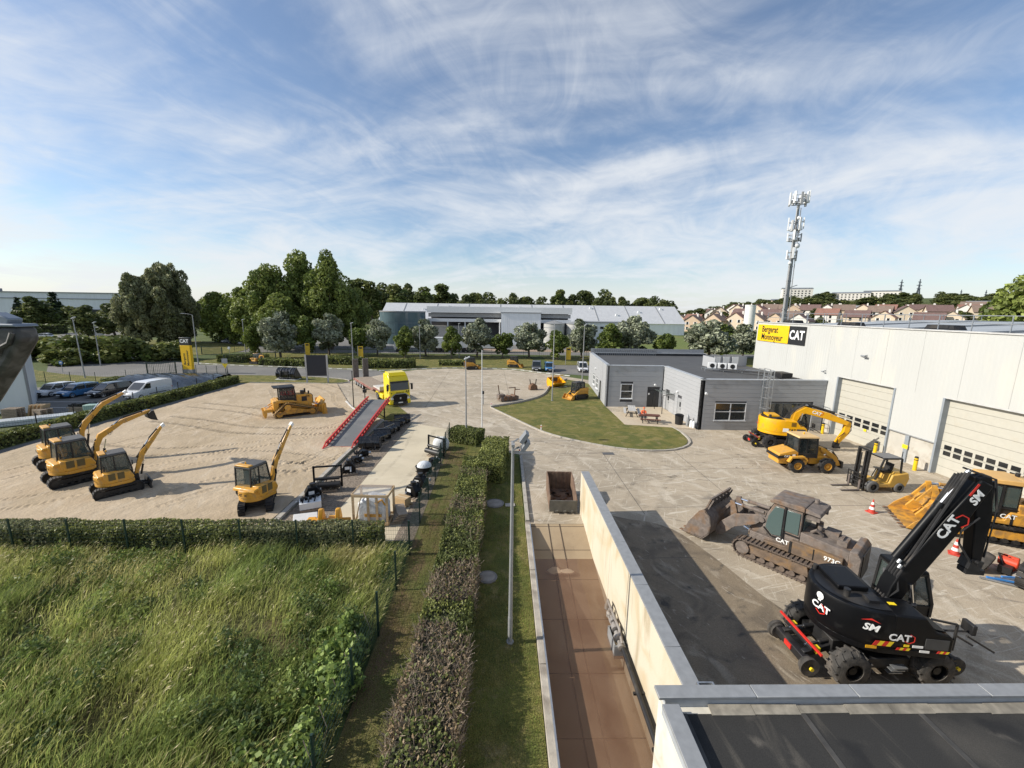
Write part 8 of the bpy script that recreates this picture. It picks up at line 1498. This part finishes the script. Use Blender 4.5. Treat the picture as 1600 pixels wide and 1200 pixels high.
# wheels and tools on the ground under the boom
def scrap():
    t = tag_obj = thing('wheel_and_tyre', 'big tyre lying against tools below the black boom', 'tyre', (21.55, 16.25, .33), 0); t.rotation_euler = (R(25), R(-28), R(20)); w = wheel(t, (0, 0, 0), .55, .36, M_dustrub, M_galvd, lugs=0, rim=.6); 
    t = thing('red_grab', 'red hydraulic grab on the ground right of the big tyre', 'attachment', (22.7, 16.2, .02), R(30)); rd = mat('grab_red', (.62, .07, .03), .45, var=.08); q = MB(); q.box((0, 0, .3), (.9, .5, .4), top=.7); q.cyl((-.2, -.3, .45), (-.2, .3, .45), .2, n=12); q.cyl((.35, -.25, .4), (.35, .25, .4), .16, n=12); q.obj('body', rd, t, .04); q = MB(); q.box((-.55, 0, .25), (.5, .4, .3)); q.tube([(-.6, .1, .4), (-.3, .3, .75), (.1, .1, .6)], .04); q.obj('hitch', M_dark, t)
    t = thing('blue_tools', 'blue and silver lifting beams lying on the concrete', 'tool', (21.7, 15.3, .02), R(-20)); bl = mat('tool_blue', (.05, .22, .55), .45)
    for k in range(4): MB().box((.25 * k - .4, .12 * k - .2, .06 + .05 * k), (1.3, .07, .06), (0, 0, R(8 * k - 12))).obj('beam', bl if k % 2 else M_steel, t)
    t = thing('tarpaulin_heap', 'grey crumpled sling heap beside the red grab', 'heap', (22.9, 15.5, .02), 0); q = MB(); rr = random.Random(8); q.loft([[(r_ * math.cos(a) * .8 * rr.uniform(.8, 1.15), r_ * math.sin(a) * .5 * rr.uniform(.8, 1.15), z) for a in [2 * math.pi * i / 14 for i in range(14)]] for z, r_ in ((0, 1.), (.15, .9), (.28, .6), (.34, .1))]); q.obj('cloth', mat('sling_grey', (.30, .28, .25), .9, var=.25, bump=.6, bscale=8), t)
scrap()
# ---- fences
def fence(name, label, pts, h, step, m_post, mesh_panels=True, post_w=.06, gauge=(.10, .20), wire=.005, skip_mesh=()):
    o = Vector((*pts[0], 0)); t = thing(name, label, 'fence', (o.x, o.y, 0)); P = [Vector((*p, 0)) - o for p in pts]; ps = MB().box((0, 0, h / 2), (post_w, post_w, h)).mesh('post', m_post); n0 = 0; cache = {}
    for a, b in zip(P, P[1:]):
        d = b - a; n = max(1, round(d.length / step)); st = d.length / n; rz = math.atan2(d.y, d.x)
        for i in range(n + (1 if b == P[-1] else 0)):
            p = a + d * i / n; q = link('post', ps, t, loc=(p.x, p.y, 0)); q.rotation_euler = (0, 0, rz)
        if not mesh_panels: continue
        key = round(st, 2)
        if key not in cache:
            mb = MB(); L_ = st - post_w
            for k in range(int(L_ / gauge[0]) + 1): x = post_w / 2 + k * gauge[0]; mb.box((x, 0, h / 2), (wire, wire, h - .1))
            for k in range(int((h - .1) / gauge[1]) + 1): mb.box((st / 2, 0, .05 + k * gauge[1]), (L_, wire * 1.3, wire * 1.3))
            cache[key] = mb.mesh('mesh_panel', mat('mesh_green', (.02, .05, .035), .5))
        for i in range(n): p = a + d * i / n; q = link('mesh_panel', cache[key], t, loc=(p.x, p.y, 0)); q.rotation_euler = (0, 0, rz)
    return t
M_gpost = mat('post_green', (.012, .035, .026), .5)
fence('mesh_fence', 'dark green mesh fence along the meadow edge in front of the long hedge', [(-44.8, 17.25), (-4.25, 17.25)], 1.75, 2.55, M_gpost)
fence('mesh_fence', 'dark green mesh fence between meadow, gravel strip and mown path', [(-4.25, 3.0), (-4.22, 17.2), (-4.35, 20.1), (-4.55, 33.6)], 1.75, 2.5, M_gpost)
fence('mesh_fence', 'black post fence between car park and low left hedge', [(-40.9, 26), (-40.85, 60.8), (-43.5, 64.6)], 1.7, 3.3, M_blkp, gauge=(.2, .4), wire=.006)
fence('mesh_fence', 'thin post fence along the road behind the parked cars', [(-72, 58.5), (-58, 58.5), (-54.2, 63.8)], 1.7, 3.5, M_gpost, gauge=(.25, .4), wire=.006)
fence('mesh_fence', 'post and mesh fence on the verge around the yellow totem', [(-54.0, 66.6), (-49.5, 66.2), (-43.6, 64.8)], 1.8, 2.3, M_gpost, gauge=(.2, .4), wire=.006)
fence('mesh_fence', 'long dark fence behind the street trees', [(-66, 101.5), (60, 101.8)], 1.8, 4.0, M_gpost, gauge=(.5, .45), wire=.012)
def gate(a, b, h, label):
    a, b = Vector((*a, 0)), Vector((*b, 0)); d = b - a; t = thing('gate', label, 'gate', a, math.atan2(d.y, d.x), 'entrance gates'); L_ = d.length
    for x in (0, L_): MB().box((x, 0, h / 2 + .05), (.16, .16, h + .2)).obj('gate_post', M_gpost, t)
    f = MB()
    for z in (.12, h): f.rod((.1, 0, z), (L_ - .1, 0, z), .08)
    f.obj('gate_rail', M_gpost, t)
    for k in range(int(L_ / .22)): MB().box((.16 + .22 * k, 0, h / 2), (.03, .03, h - .1)).obj('bar', M_gpost, t)
gate((-57.6, 66.6), (-54.6, 68.6), 1.9, 'open green gate leaf left of the yellow totem'); gate((-53.8, 79.4), (-47.6, 86.0), 1.9, 'long green sliding gate right of the yellow totem'); gate((-70.0, 96), (-64, 94), 1.8, 'green gate by the willows at the road bend')
# ---- lamp posts and poles
def lamp_post(loc, h, label, heads='flood', rz=0., r_=.062, group='lamp posts'):
    t = thing('lamp_post', label, 'lamp post', loc, rz, group); q = MB(); q.cyl((0, 0, 0), (0, 0, 1.0), r_ * 1.25, n=12); q.cyl((0, 0, 1.0), (0, 0, h), r_ * 1.12, r_ * .7, 12); q.obj('pole', M_galvd, t)
    MB().cyl((0, 0, 0), (0, 0, .05), r_ * 2, n=12).obj('base_plate', M_galvd, t)
    if heads == 'flood':
        for k, (x, z) in enumerate(((.16, .12), (.20, -.14))): f = MB(); f.rod((0, -.05, h + z - .12), (x, -.1, h + z), .05); f.box((x + .18, -.1, h + z + .06), (.12, .42, .34), (0, R(35), 0)); f.obj('floodlight', M_grey, t)
        MB().box((0, -.1, h - .05), (.1, .4, .08)).obj('bracket', M_galvd, t)
    elif heads == 'arm': f = MB(); f.tube([(0, 0, h - .1), (.3, 0, h + .1), (1.4, 0, h + .25)], .04); f.obj('arm', M_galvd, t); MB().box((1.75, 0, h + .26), (.75, .22, .12), top=.8).obj('lantern', M_grey, t)
    elif heads == 'panel': MB().box((.1, 0, h - .1), (.5, .36, .08), (0, R(-25), 0)).obj('lantern', M_white, t)
    return t
lamp_post((.31, 12.18, .03), 7.15, 'grey lamp post with twin floodlights standing on the mown strip'); lamp_post((-3.15, 33.75, .03), 7.3, 'slim lamp post at the end of the mesh fence', 'panel', r_=.06); lamp_post((6.1, 50.0, .07), 9.6, 'tall slim pole on the island lawn', None, r_=.07); lamp_post((12.6, 64.5, .02), 8.0, 'white pole by the corner of the grey office', None, r_=.08)
lamp_post((-26.9, 73.2, .02), 8.6, 'lamp post on the verge behind the signboard', 'panel', r_=.08); lamp_post((-58.5, 79.0, .02), 9.4, 'street lamp with long arm behind the yellow totem', 'arm', R(180), .09); lamp_post((-56.2, 90, .02), 8.4, 'street lamp left of the big trees', 'panel', r_=.09); lamp_post((-64.2, 63.2, .02), 9.2, 'leaning lamp post in front of the verge thicket', 'panel', r_=.08).rotation_euler = (R(-2), R(-4), 0)
lamp_post((-18.8, 92, .02), 7.5, 'lamp post among the street trees behind the lorry', 'panel', r_=.09); lamp_post((-10.4, 95, .02), 8.0, 'lamp post left of the fifth silver tree', 'panel', r_=.09); lamp_post((-74, 76, .02), 8, 'lamp post by the dark bushes near the willows', 'panel', r_=.08); lamp_post((17.6, 90, .02), 8.2, 'lamp post behind the grey office', 'panel', r_=.09)
def flag_pole():
    t = thing('flag_pole', 'thin white pole with small white cabinet at its foot by the hedge end', 'pole', (-1.85, 34.6, .02)); MB().cyl((0, 0, 0), (0, 0, 7.8), .05, .03, 10).obj('pole', M_white, t); MB().box((.0, -.18, .4), (.42, .3, .8)).obj('cabinet', mat('cabinet_grey', (.46, .47, .46), .6), t, .02); MB().box((.0, -.34, .45), (.3, .02, .4)).obj('cabinet_door', M_white, t)
flag_pole()
for x, y, lb in ((-42.4, 88, 'yellow banner flag behind the clipped hedges'), (-29.3, 82.6, 'yellow banner flag beside the verge lamp post'), (12.9, 84.8, 'yellow banner flag behind the parked blue car')):
    t = thing('banner_flag', lb, 'flag', (x, y, .06), 0, 'banner flags'); MB().cyl((0, 0, 0), (0, 0, 3.6), .05, n=8).obj('pole', M_galvd, t); MB().box((.55, 0, 2.3), (1.0, .04, 2.5)).obj('cloth', mat('flag_yellow', (.62, .40, .03), .7, var=.1), t); MB().box((.55, -.03, 3.2), (.6, .02, .3)).obj('mark', M_blkp, t)
# ---- signs
def totem():
    t = thing('totem_sign', 'tall yellow and black company totem sign by the entrance', 'sign', (-52.7, 68.9, .05), R(-6)); MB().box((0, 0, .3), (1.8, .6, .6)).obj('plinth', M_grey, t, .02); MB().box((0, 0, 2.62), (1.72, .5, 4.05)).obj('yellow_panel', MATS['sign_yellow'], t, .03); MB().box((0, 0, 5.28), (1.76, .52, 1.26)).obj('black_panel', MATS['sign_black'], t, .03)
    text('CAT', .78, M_wht2, t, (0, -.264, 5.3), (R(90), 0, 0), weight=.03); up = face_rot((0, 0, 1), (-1, 0, 0)); text('Bergerat', .55, M_blkp, t, (-.3, -.256, 2.35), up, weight=.015); text('Monnoyeur', .55, M_blkp, t, (.28, -.256, 2.55), up, weight=.015)
totem()
def signboard():
    t = thing('signboard', 'dark blank signboard on two grey posts beside the sand yard', 'sign', (-27.8, 60.9, .05), R(6)); MB().box((0, 0, 2.6), (2.75, .12, 3.1)).obj('panel', mat('board_navy', (.012, .016, .028), .45), t)
    for s in (-1, 1): MB().box((s * 1.5, 0, 2.1), (.22, .16, 4.2)).obj('post', mat('sign_post', (.42, .42, .42), .6), t)
signboard()
def road_signs():
    for (x, y, h, r_, m, lb) in ((-72.5, 68.0, 1.6, .32, mat('sign_blue', (.05, .16, .42), .4), 'round blue road sign on the verge below the thicket'), (-58.0, 87.5, 2.4, .3, M_white, 'round white road sign by the sliding gate')):
        t = thing('road_sign', lb, 'road sign', (x, y, .05)); MB().cyl((0, 0, 0), (0, 0, h), .04, n=8).obj('post', M_galvd, t); MB().cyl((0, -.05, h), (0, -.08, h), r_, n=20).obj('disc', m, t); MB().prism([(-r_ * .6, h - .08), (r_ * .2, h - .08), (r_ * .2, h - .18), (r_ * .6, h), (r_ * .2, h + .18), (r_ * .2, h + .08), (-r_ * .6, h + .08)], -.095, -.085).obj('arrow', M_wht2, t)
    t = thing('warning_sign', 'yellow triangle sign under a white plate at the end of the left hedge', 'road sign', (-44.4, 65.6, .02)); MB().cyl((0, 0, 0), (0, 0, 2.9), .04, n=8).obj('post', M_dark, t); MB().prism([(-.45, 2.1), (0, 1.3), (.45, 2.1)], -.06, -.04).obj('triangle', M_yelp, t); MB().box((0, -.05, 2.55), (.9, .03, .75)).obj('plate', mat('plate_grey', (.35, .36, .38), .5), t)
    t = thing('mail_post', 'small dark post box on a post beside the triangular lawn', 'post', (-16.2, 47.2, .02)); MB().cyl((0, 0, 0), (0, 0, 1.5), .06, n=8).obj('post', M_dark, t); MB().box((0, 0, 1.6), (.4, .3, .35)).obj('box', M_dark, t, .02)
    t = thing('slim_post', 'slim dark post on the triangular lawn', 'post', (-17.0, 45.7, .02)); MB().cyl((0, 0, 0), (0, 0, 4.1), .06, .05, 8).obj('post', M_dark, t); MB().cyl((0, 0, 4.1), (0, 0, 4.16), .09, n=8).obj('cap', M_dark, t)
    t = thing('barrier_post', 'dark barrier post with knob beside the concrete near the tall pole', 'post', (-2.4, 47.8, .02)); MB().cyl((0, 0, 0), (0, 0, 1.3), .06, n=8).obj('post', M_galvd, t); MB().box((0, 0, 1.45), (.22, .2, .35)).obj('box', M_dark, t, .02)
road_signs()
# ---- terrace with tables, person, bins
def picnic(loc, rz, label, m, L_=2.0):
    t = thing('picnic_table', label, 'picnic table', loc, rz, 'picnic tables')
    for k in range(4): MB().box((0, -.3 + .2 * k, .74), (L_, .18, .05)).obj('table_plank', m, t)
    for s in (-1, 1):
        MB().box((0, s * .72, .45), (L_, .26, .05)).obj('bench_plank', m, t); q = MB()
        x = s * L_ * .36; q.rod((x, -.3, .72), (x, -.62, 0), .07); q.rod((x, .3, .72), (x, .62, 0), .07); q.rod((x, -.82, .42), (x, .82, .42), .07); q.obj('leg', M_dark, t)
picnic((14.95, 40.3, .085), R(-12), 'dark red picnic table at the front of the terrace', mat('table_red', (.13, .05, .035), .6, var=.15)); picnic((14.0, 43.2, .085), R(75), 'pale grey picnic table beside the island lawn', mat('table_grey', (.48, .47, .45), .7), 2.6)
def person():
    t = thing('person', 'person in orange work clothes and helmet sitting at the red table', 'person', (14.55, 41.05, .085), R(-100))
    J = {'pel': (0, 0, .55), 'ch': (.08, 0, .92), 'nk': (.12, 0, 1.12), 'hd': (.17, 0, 1.26), 'hl': (.02, .10, .52), 'kl': (.44, .13, .52), 'al': (.46, .13, .10), 'tl': (.62, .14, .04), 'hr': (.02, -.10, .52), 'kr': (.44, -.13, .52), 'ar': (.40, -.13, .10), 'tr': (.56, -.14, .04), 'sl': (.09, .19, 1.04), 'el': (.24, .24, .80), 'wl': (.46, .14, .80), 'fl': (.54, .10, .80), 'sr': (.09, -.19, 1.04), 'er': (.22, -.24, .80), 'wr': (.44, -.12, .80), 'fr': (.52, -.08, .80)}
    rad = {'pel': .14, 'ch': .145, 'nk': .055, 'hd': .09, 'hl': .095, 'kl': .065, 'al': .05, 'tl': .045, 'hr': .095, 'kr': .065, 'ar': .05, 'tr': .045, 'sl': .07, 'el': .05, 'wl': .04, 'fl': .035, 'sr': .07, 'er': .05, 'wr': .04, 'fr': .035}
    E = [('pel', 'ch'), ('ch', 'nk'), ('nk', 'hd'), ('pel', 'hl'), ('hl', 'kl'), ('kl', 'al'), ('al', 'tl'), ('pel', 'hr'), ('hr', 'kr'), ('kr', 'ar'), ('ar', 'tr'), ('ch', 'sl'), ('sl', 'el'), ('el', 'wl'), ('wl', 'fl'), ('ch', 'sr'), ('sr', 'er'), ('er', 'wr'), ('wr', 'fr')]
    K = list(J); me = bpy.data.meshes.new('body'); me.from_pydata([J[k] for k in K], [(K.index(a), K.index(b)) for a, b in E], []); o = link('tmp', me); md = o.modifiers.new('skin', 'SKIN'); o.modifiers.new('sub', 'SUBSURF').levels = 1
    for i, k in enumerate(K): me.skin_vertices[0].data[i].radius = (rad[k], rad[k])
    me.skin_vertices[0].data[0].use_root = True; dg = bpy.context.evaluated_depsgraph_get(); m2 = bpy.data.meshes.new_from_object(o.evaluated_get(dg)); bpy.data.objects.remove(o)
    m2.materials.clear(); mats = [mat('hi_vis_orange', (.75, .13, .03), .7, var=.06), mat('navy_cloth', (.03, .035, .05), .8), mat('skin', (.50, .30, .22), .6, var=.04), mat('boot', (.03, .025, .02), .7)]
    for m in mats: m2.materials.append(m)
    for p in m2.polygons:
        c = p.center; p.material_index = 2 if c.z > 1.13 or (c.x > .47 and c.z > .7) else 3 if c.z < .13 else 1 if c.z < .6 and c.x > .1 else 0
    m2.shade_smooth(); b = link('body', m2, t); MB().lathe([(.01, .13), (.07, .11), (.105, .06), (.112, 0), (.14, -.01)], (.17, 0, 1.32), 'z', 16).obj('helmet', mat('helmet_orange', (.70, .16, .05), .4), t); MB().box((.258, 0, 1.25), (.03, .03, .04)).obj('nose', mats[2], t)
    for s in (-1, 1):
        MB().box((.247, s * .035, 1.285), (.012, .022, .012)).obj('eye', M_dark, t)
        for k in range(4): MB().tube([(.53, s * (.09 - .02 * k) + s * .02, .80), (.58, s * (.085 - .02 * k) + s * .02, .80), (.61, s * (.08 - .02 * k) + s * .02, .785)], .009, 5).obj('finger', mats[2], t)
        MB().tube([(.50, s * .06, .81), (.54, s * .035, .82)], .010, 5).obj('thumb', mats[2], t)
    for z in (.80, .95): MB().lathe([(.158, -.02), (.162, 0), (.158, .02)], (.06, 0, z), 'z', 18).obj('reflective_band', M_galvd, t)
person()
def bins():
    t = thing('bin', 'round dark litter bin by the grey office wall', 'bin', (17.7, 39.6, .085)); MB().cyl((0, 0, 0), (0, 0, .9), .36, .42, 16).obj('drum', M_dark, t); MB().lathe([(.43, .88), (.45, .95), (.3, 1.05), (.02, 1.08)], (0, 0, 0), 'z', 16).obj('lid', M_blk, t)
    for k, (x, y, h) in enumerate(((18.25, 38.9, 1.15), (18.45, 38.55, .7), (18.6, 38.3, .7))): t = thing('gas_bottle', f'{["tall grey", "small white", "end white"][k]} gas bottle beside the litter bin', 'bottle', (x, y, .085), 0, 'gas bottles'); MB().lathe([(.02, 0), (.13, 0), (.14, .06), (.14, h * .8), (.09, h * .92), (.04, h)], (0, 0, 0), 'z', 14).obj('cylinder', M_white if k else M_galvd, t); MB().cyl((0, 0, h), (0, 0, h + .08), .03).obj('valve', M_steel, t)
bins()
# ---- left edge: shed, raised bucket, pallets, plastic-covered bank
def left_edge():
    t = thing('white_shed', 'white ribbed shed with dark corner trim at the left edge', 'shed', (-54.4, 46.2, 0)); MB().prism([(5.6, -4), (-3.2, 4.6), (-14, -3), (-5, -6)], 0, 6.2, 'z').obj('wall', ribbed('shed_sheet', (.60, .63, .65), 'X', .35, .45, .04), t); MB().box((5.62, -4.02, 3.1), (.16, .16, 6.2)).obj('corner_trim', M_grey, t); MB().prism([(5.7, -4.05), (-3.2, 4.7), (-14.1, -3), (-5, -6.1)], 6.2, 6.4, 'z').obj('roof', M_grey, t)
    t = thing('metal_hood', 'scratched dark grey steel hood with blue-grey top at the left edge', 'hood', (-7.2, 3.8, 0)); m = mat('scratched_steel', (.065, .064, .063), .5, .3, var=.3, scale=7, dirt=(.20, .19, .18), damt=.3, dscale=9); top = mat('blue_grey_steel', (.20, .23, .27), .45, .3, var=.1); ox = 7.2
    prof = [(-4.42, 10.984), (-4.41, 10.86), (-4.6, 10.608), (-4.88, 10.26), (-5.3, 9.8), (-5.6, 10.4), (-5.4, 10.984)]; MB().prism([(x + ox, z) for x, z in prof], .02, .20).obj('shell', m, t, .03)
    MB().prism([(-5.4 + ox, 10.985), (-4.41 + ox, 10.985), (-4.43 + ox, 11.01), (-5.4 + ox, 11.03)], .01, .21).obj('top_plate', top, t, .008); MB().box((-4.60 + ox, .12, 11.05), (.16, .12, .08), (0, R(22), 0)).obj('hook_block', top, t, .012); q = MB(); q.tube([(-4.45 + ox, .01, 10.93), (-4.49 + ox, .005, 10.84), (-4.57 + ox, .005, 10.8), (-4.62 + ox, .005, 10.72)], .02); q.obj('raised_swirl', m, t); MB().rod((-5.1 + ox, .005, 10.7), (-4.85 + ox, .005, 10.8), .02, .05).obj('wear_bar', m, t)
    MB().cyl((-4.63 + ox, .02, 10.71), (-4.63 + ox, .005, 10.71), .012, n=8).obj('bolt', M_white, t); MB().rod((-5.4 + ox, .11, 10.6), (0, .11, 10.5), .16, .2).obj('arm', M_grey, t); MB().box((0, .11, 5.3), (.3, .3, 10.6)).obj('mast', M_grey, t); MB().box((0, .11, .1), (.8, .8, .2)).obj('base', M_grey, t)
    for i, (x, y, n, rz, lb) in enumerate(((-48.0, 39.9, 7, 10, 'tall stack of timber pallets against the white shed'), (-46.3, 40.9, 5, -15, 'lower stack of timber pallets right of the tall stack'))):
        t = thing('pallet_stack', lb, 'pallets', (x, y, .02), R(rz), 'pallet stacks')
        for k in range(n): pallet(t, .15 * k, 1.2, 1.0, M_oldwood)
    t = thing('leaning_pallets', 'three pallets leaning upright on the shed wall', 'pallets', (-47.0, 41.2, .02), R(5))
    for k in range(4): MB().box((.35 * k - .6, .1, .55), (.14, .9, 1.15), (0, R(14), 0)).obj('pallet', M_wood, t)
    t = thing('beam_stack', 'stack of pale grey coated beams on the grass by the left hedge', 'beams', (-44.6, 38.7, .02), R(38))
    for k in range(8): MB().box((0, -.7 + .36 * (k % 4) + .1 * (k // 4), .14 + .26 * (k // 4)), (5.6 - .4 * (k // 4), .28, .22)).obj('beam', mat('coated_beam', (.52, .55, .56), .4), t, .02)
    t = thing('board_pile', 'pile of boards under black covers by the left car park', 'boards', (-43.9, 42.6, .02), R(12))
    for k in range(5): MB().box((random.uniform(-.1, .1), 0, .08 + .13 * k), (2.2, 1.1, .10), (0, 0, R(random.uniform(-6, 6)))).obj('board', M_oldwood, t)
    for k in range(9): q = MB(); q.lathe([(.02, -.12), (.3, -.1), (.32, 0), (.3, .1), (.02, .12)], (0, 0, 0), 'z', 10); q.obj('black_sack', M_blkp, t, loc=(-1.0 + .27 * k, random.uniform(-.3, .3), .80 + .1 * (k % 2)))
    tag(MB().box((0, 0, .5), (1.5, .9, 1.0)).obj('green_cabinet', mat('pale_green', (.30, .43, .37), .6), None, .03, (-42.2, 42.0, .02), (0, 0, R(10))), 'pale green cabinet beside the board pile', 'cabinet')
    tag(MB().prism([(-1.6, 0), (1.6, 0), (1.5, .4), (-1.5, .45)], -.5, .5).obj('white_block', M_white, None, .05, (-40.0 - 1.2, 44.2, .02), (0, 0, R(10))), 'white concrete block at the edge of the left car park', 'block')
    gx = np.arange(-54.5, -41.2, .22); gy = np.arange(54.6, 63.4, .22); X, Y = np.meshgrid(gx, gy); u = S((Y - 54.6) / 5.5); Z = .03 + 1.05 * u * S((63.6 - Y) / 2.0) + .05 * np.sin((X * 1.1 + Y * 1.6) * 3.2 + 2 * fbm(X, Y, 2, 3)) + .08 * fbm(X * 2.2 + Y * 2.2, Y * .5 - X * .5, 2, 6)
    pm = mat('black_sheeting', (.01, .011, .012), .24, var=.3, scale=2, spec=.4); xm = (gx[:-1] + gx[1:]) / 2; ym = (gy[:-1] + gy[1:]) / 2; XM, YM = np.meshgrid(xm, ym)
    tag(link('plastic_sheeting', grid_mesh('plastic_sheeting', gx, gy, Z, pm, (YM > np.interp(XM, [-54.5, -50, -41], [60, 63.4, 63.4])))), 'glossy black plastic sheeting covering the bank behind the parked van', 'sheeting')
    for y in (44.4, 47.2): sheet('parking_line', [(-70, y), (-41.6, y), (-41.6, y + .12), (-70, y + .12)], .013, M_kwhite)
left_edge()
# ---- manholes, lawn slabs
for x, y, r_, lb in ((-.45, 22.3, .55, 'round iron manhole cover on the mown strip, the farther one'), (-.6, 15.6, .42, 'round concrete cap on the mown strip beside the dead hedge patch')):
    t = thing('manhole_cover', lb, 'manhole', (x, y, .035), 0, 'manholes'); MB().cyl((0, 0, 0), (0, 0, .05), r_, n=24).obj('ring', mat('iron_grey', (.20, .185, .17), .7, var=.2), t); MB().cyl((0, 0, .05), (0, 0, .062), r_ * .78, n=24).obj('lid', mat('lid_grey', (.30, .27, .24), .8, var=.2), t)
tag(MB().box((0, 0, .04), (.55, .35, .06)).obj('paving_slab', M_kerb, None, .01, (.45, 22.1, .03), (0, 0, .1)), 'pale paving slab beside the farther manhole', 'slab')
tag(MB().box((0, 0, .01), (.9, .5, .012)).obj('drain_grate', mat('grate', (.10, .10, .10), .6), None, 0, (8.4, 31.0, .012)), 'dark drain grate in the concrete before the island lawn', 'drain')
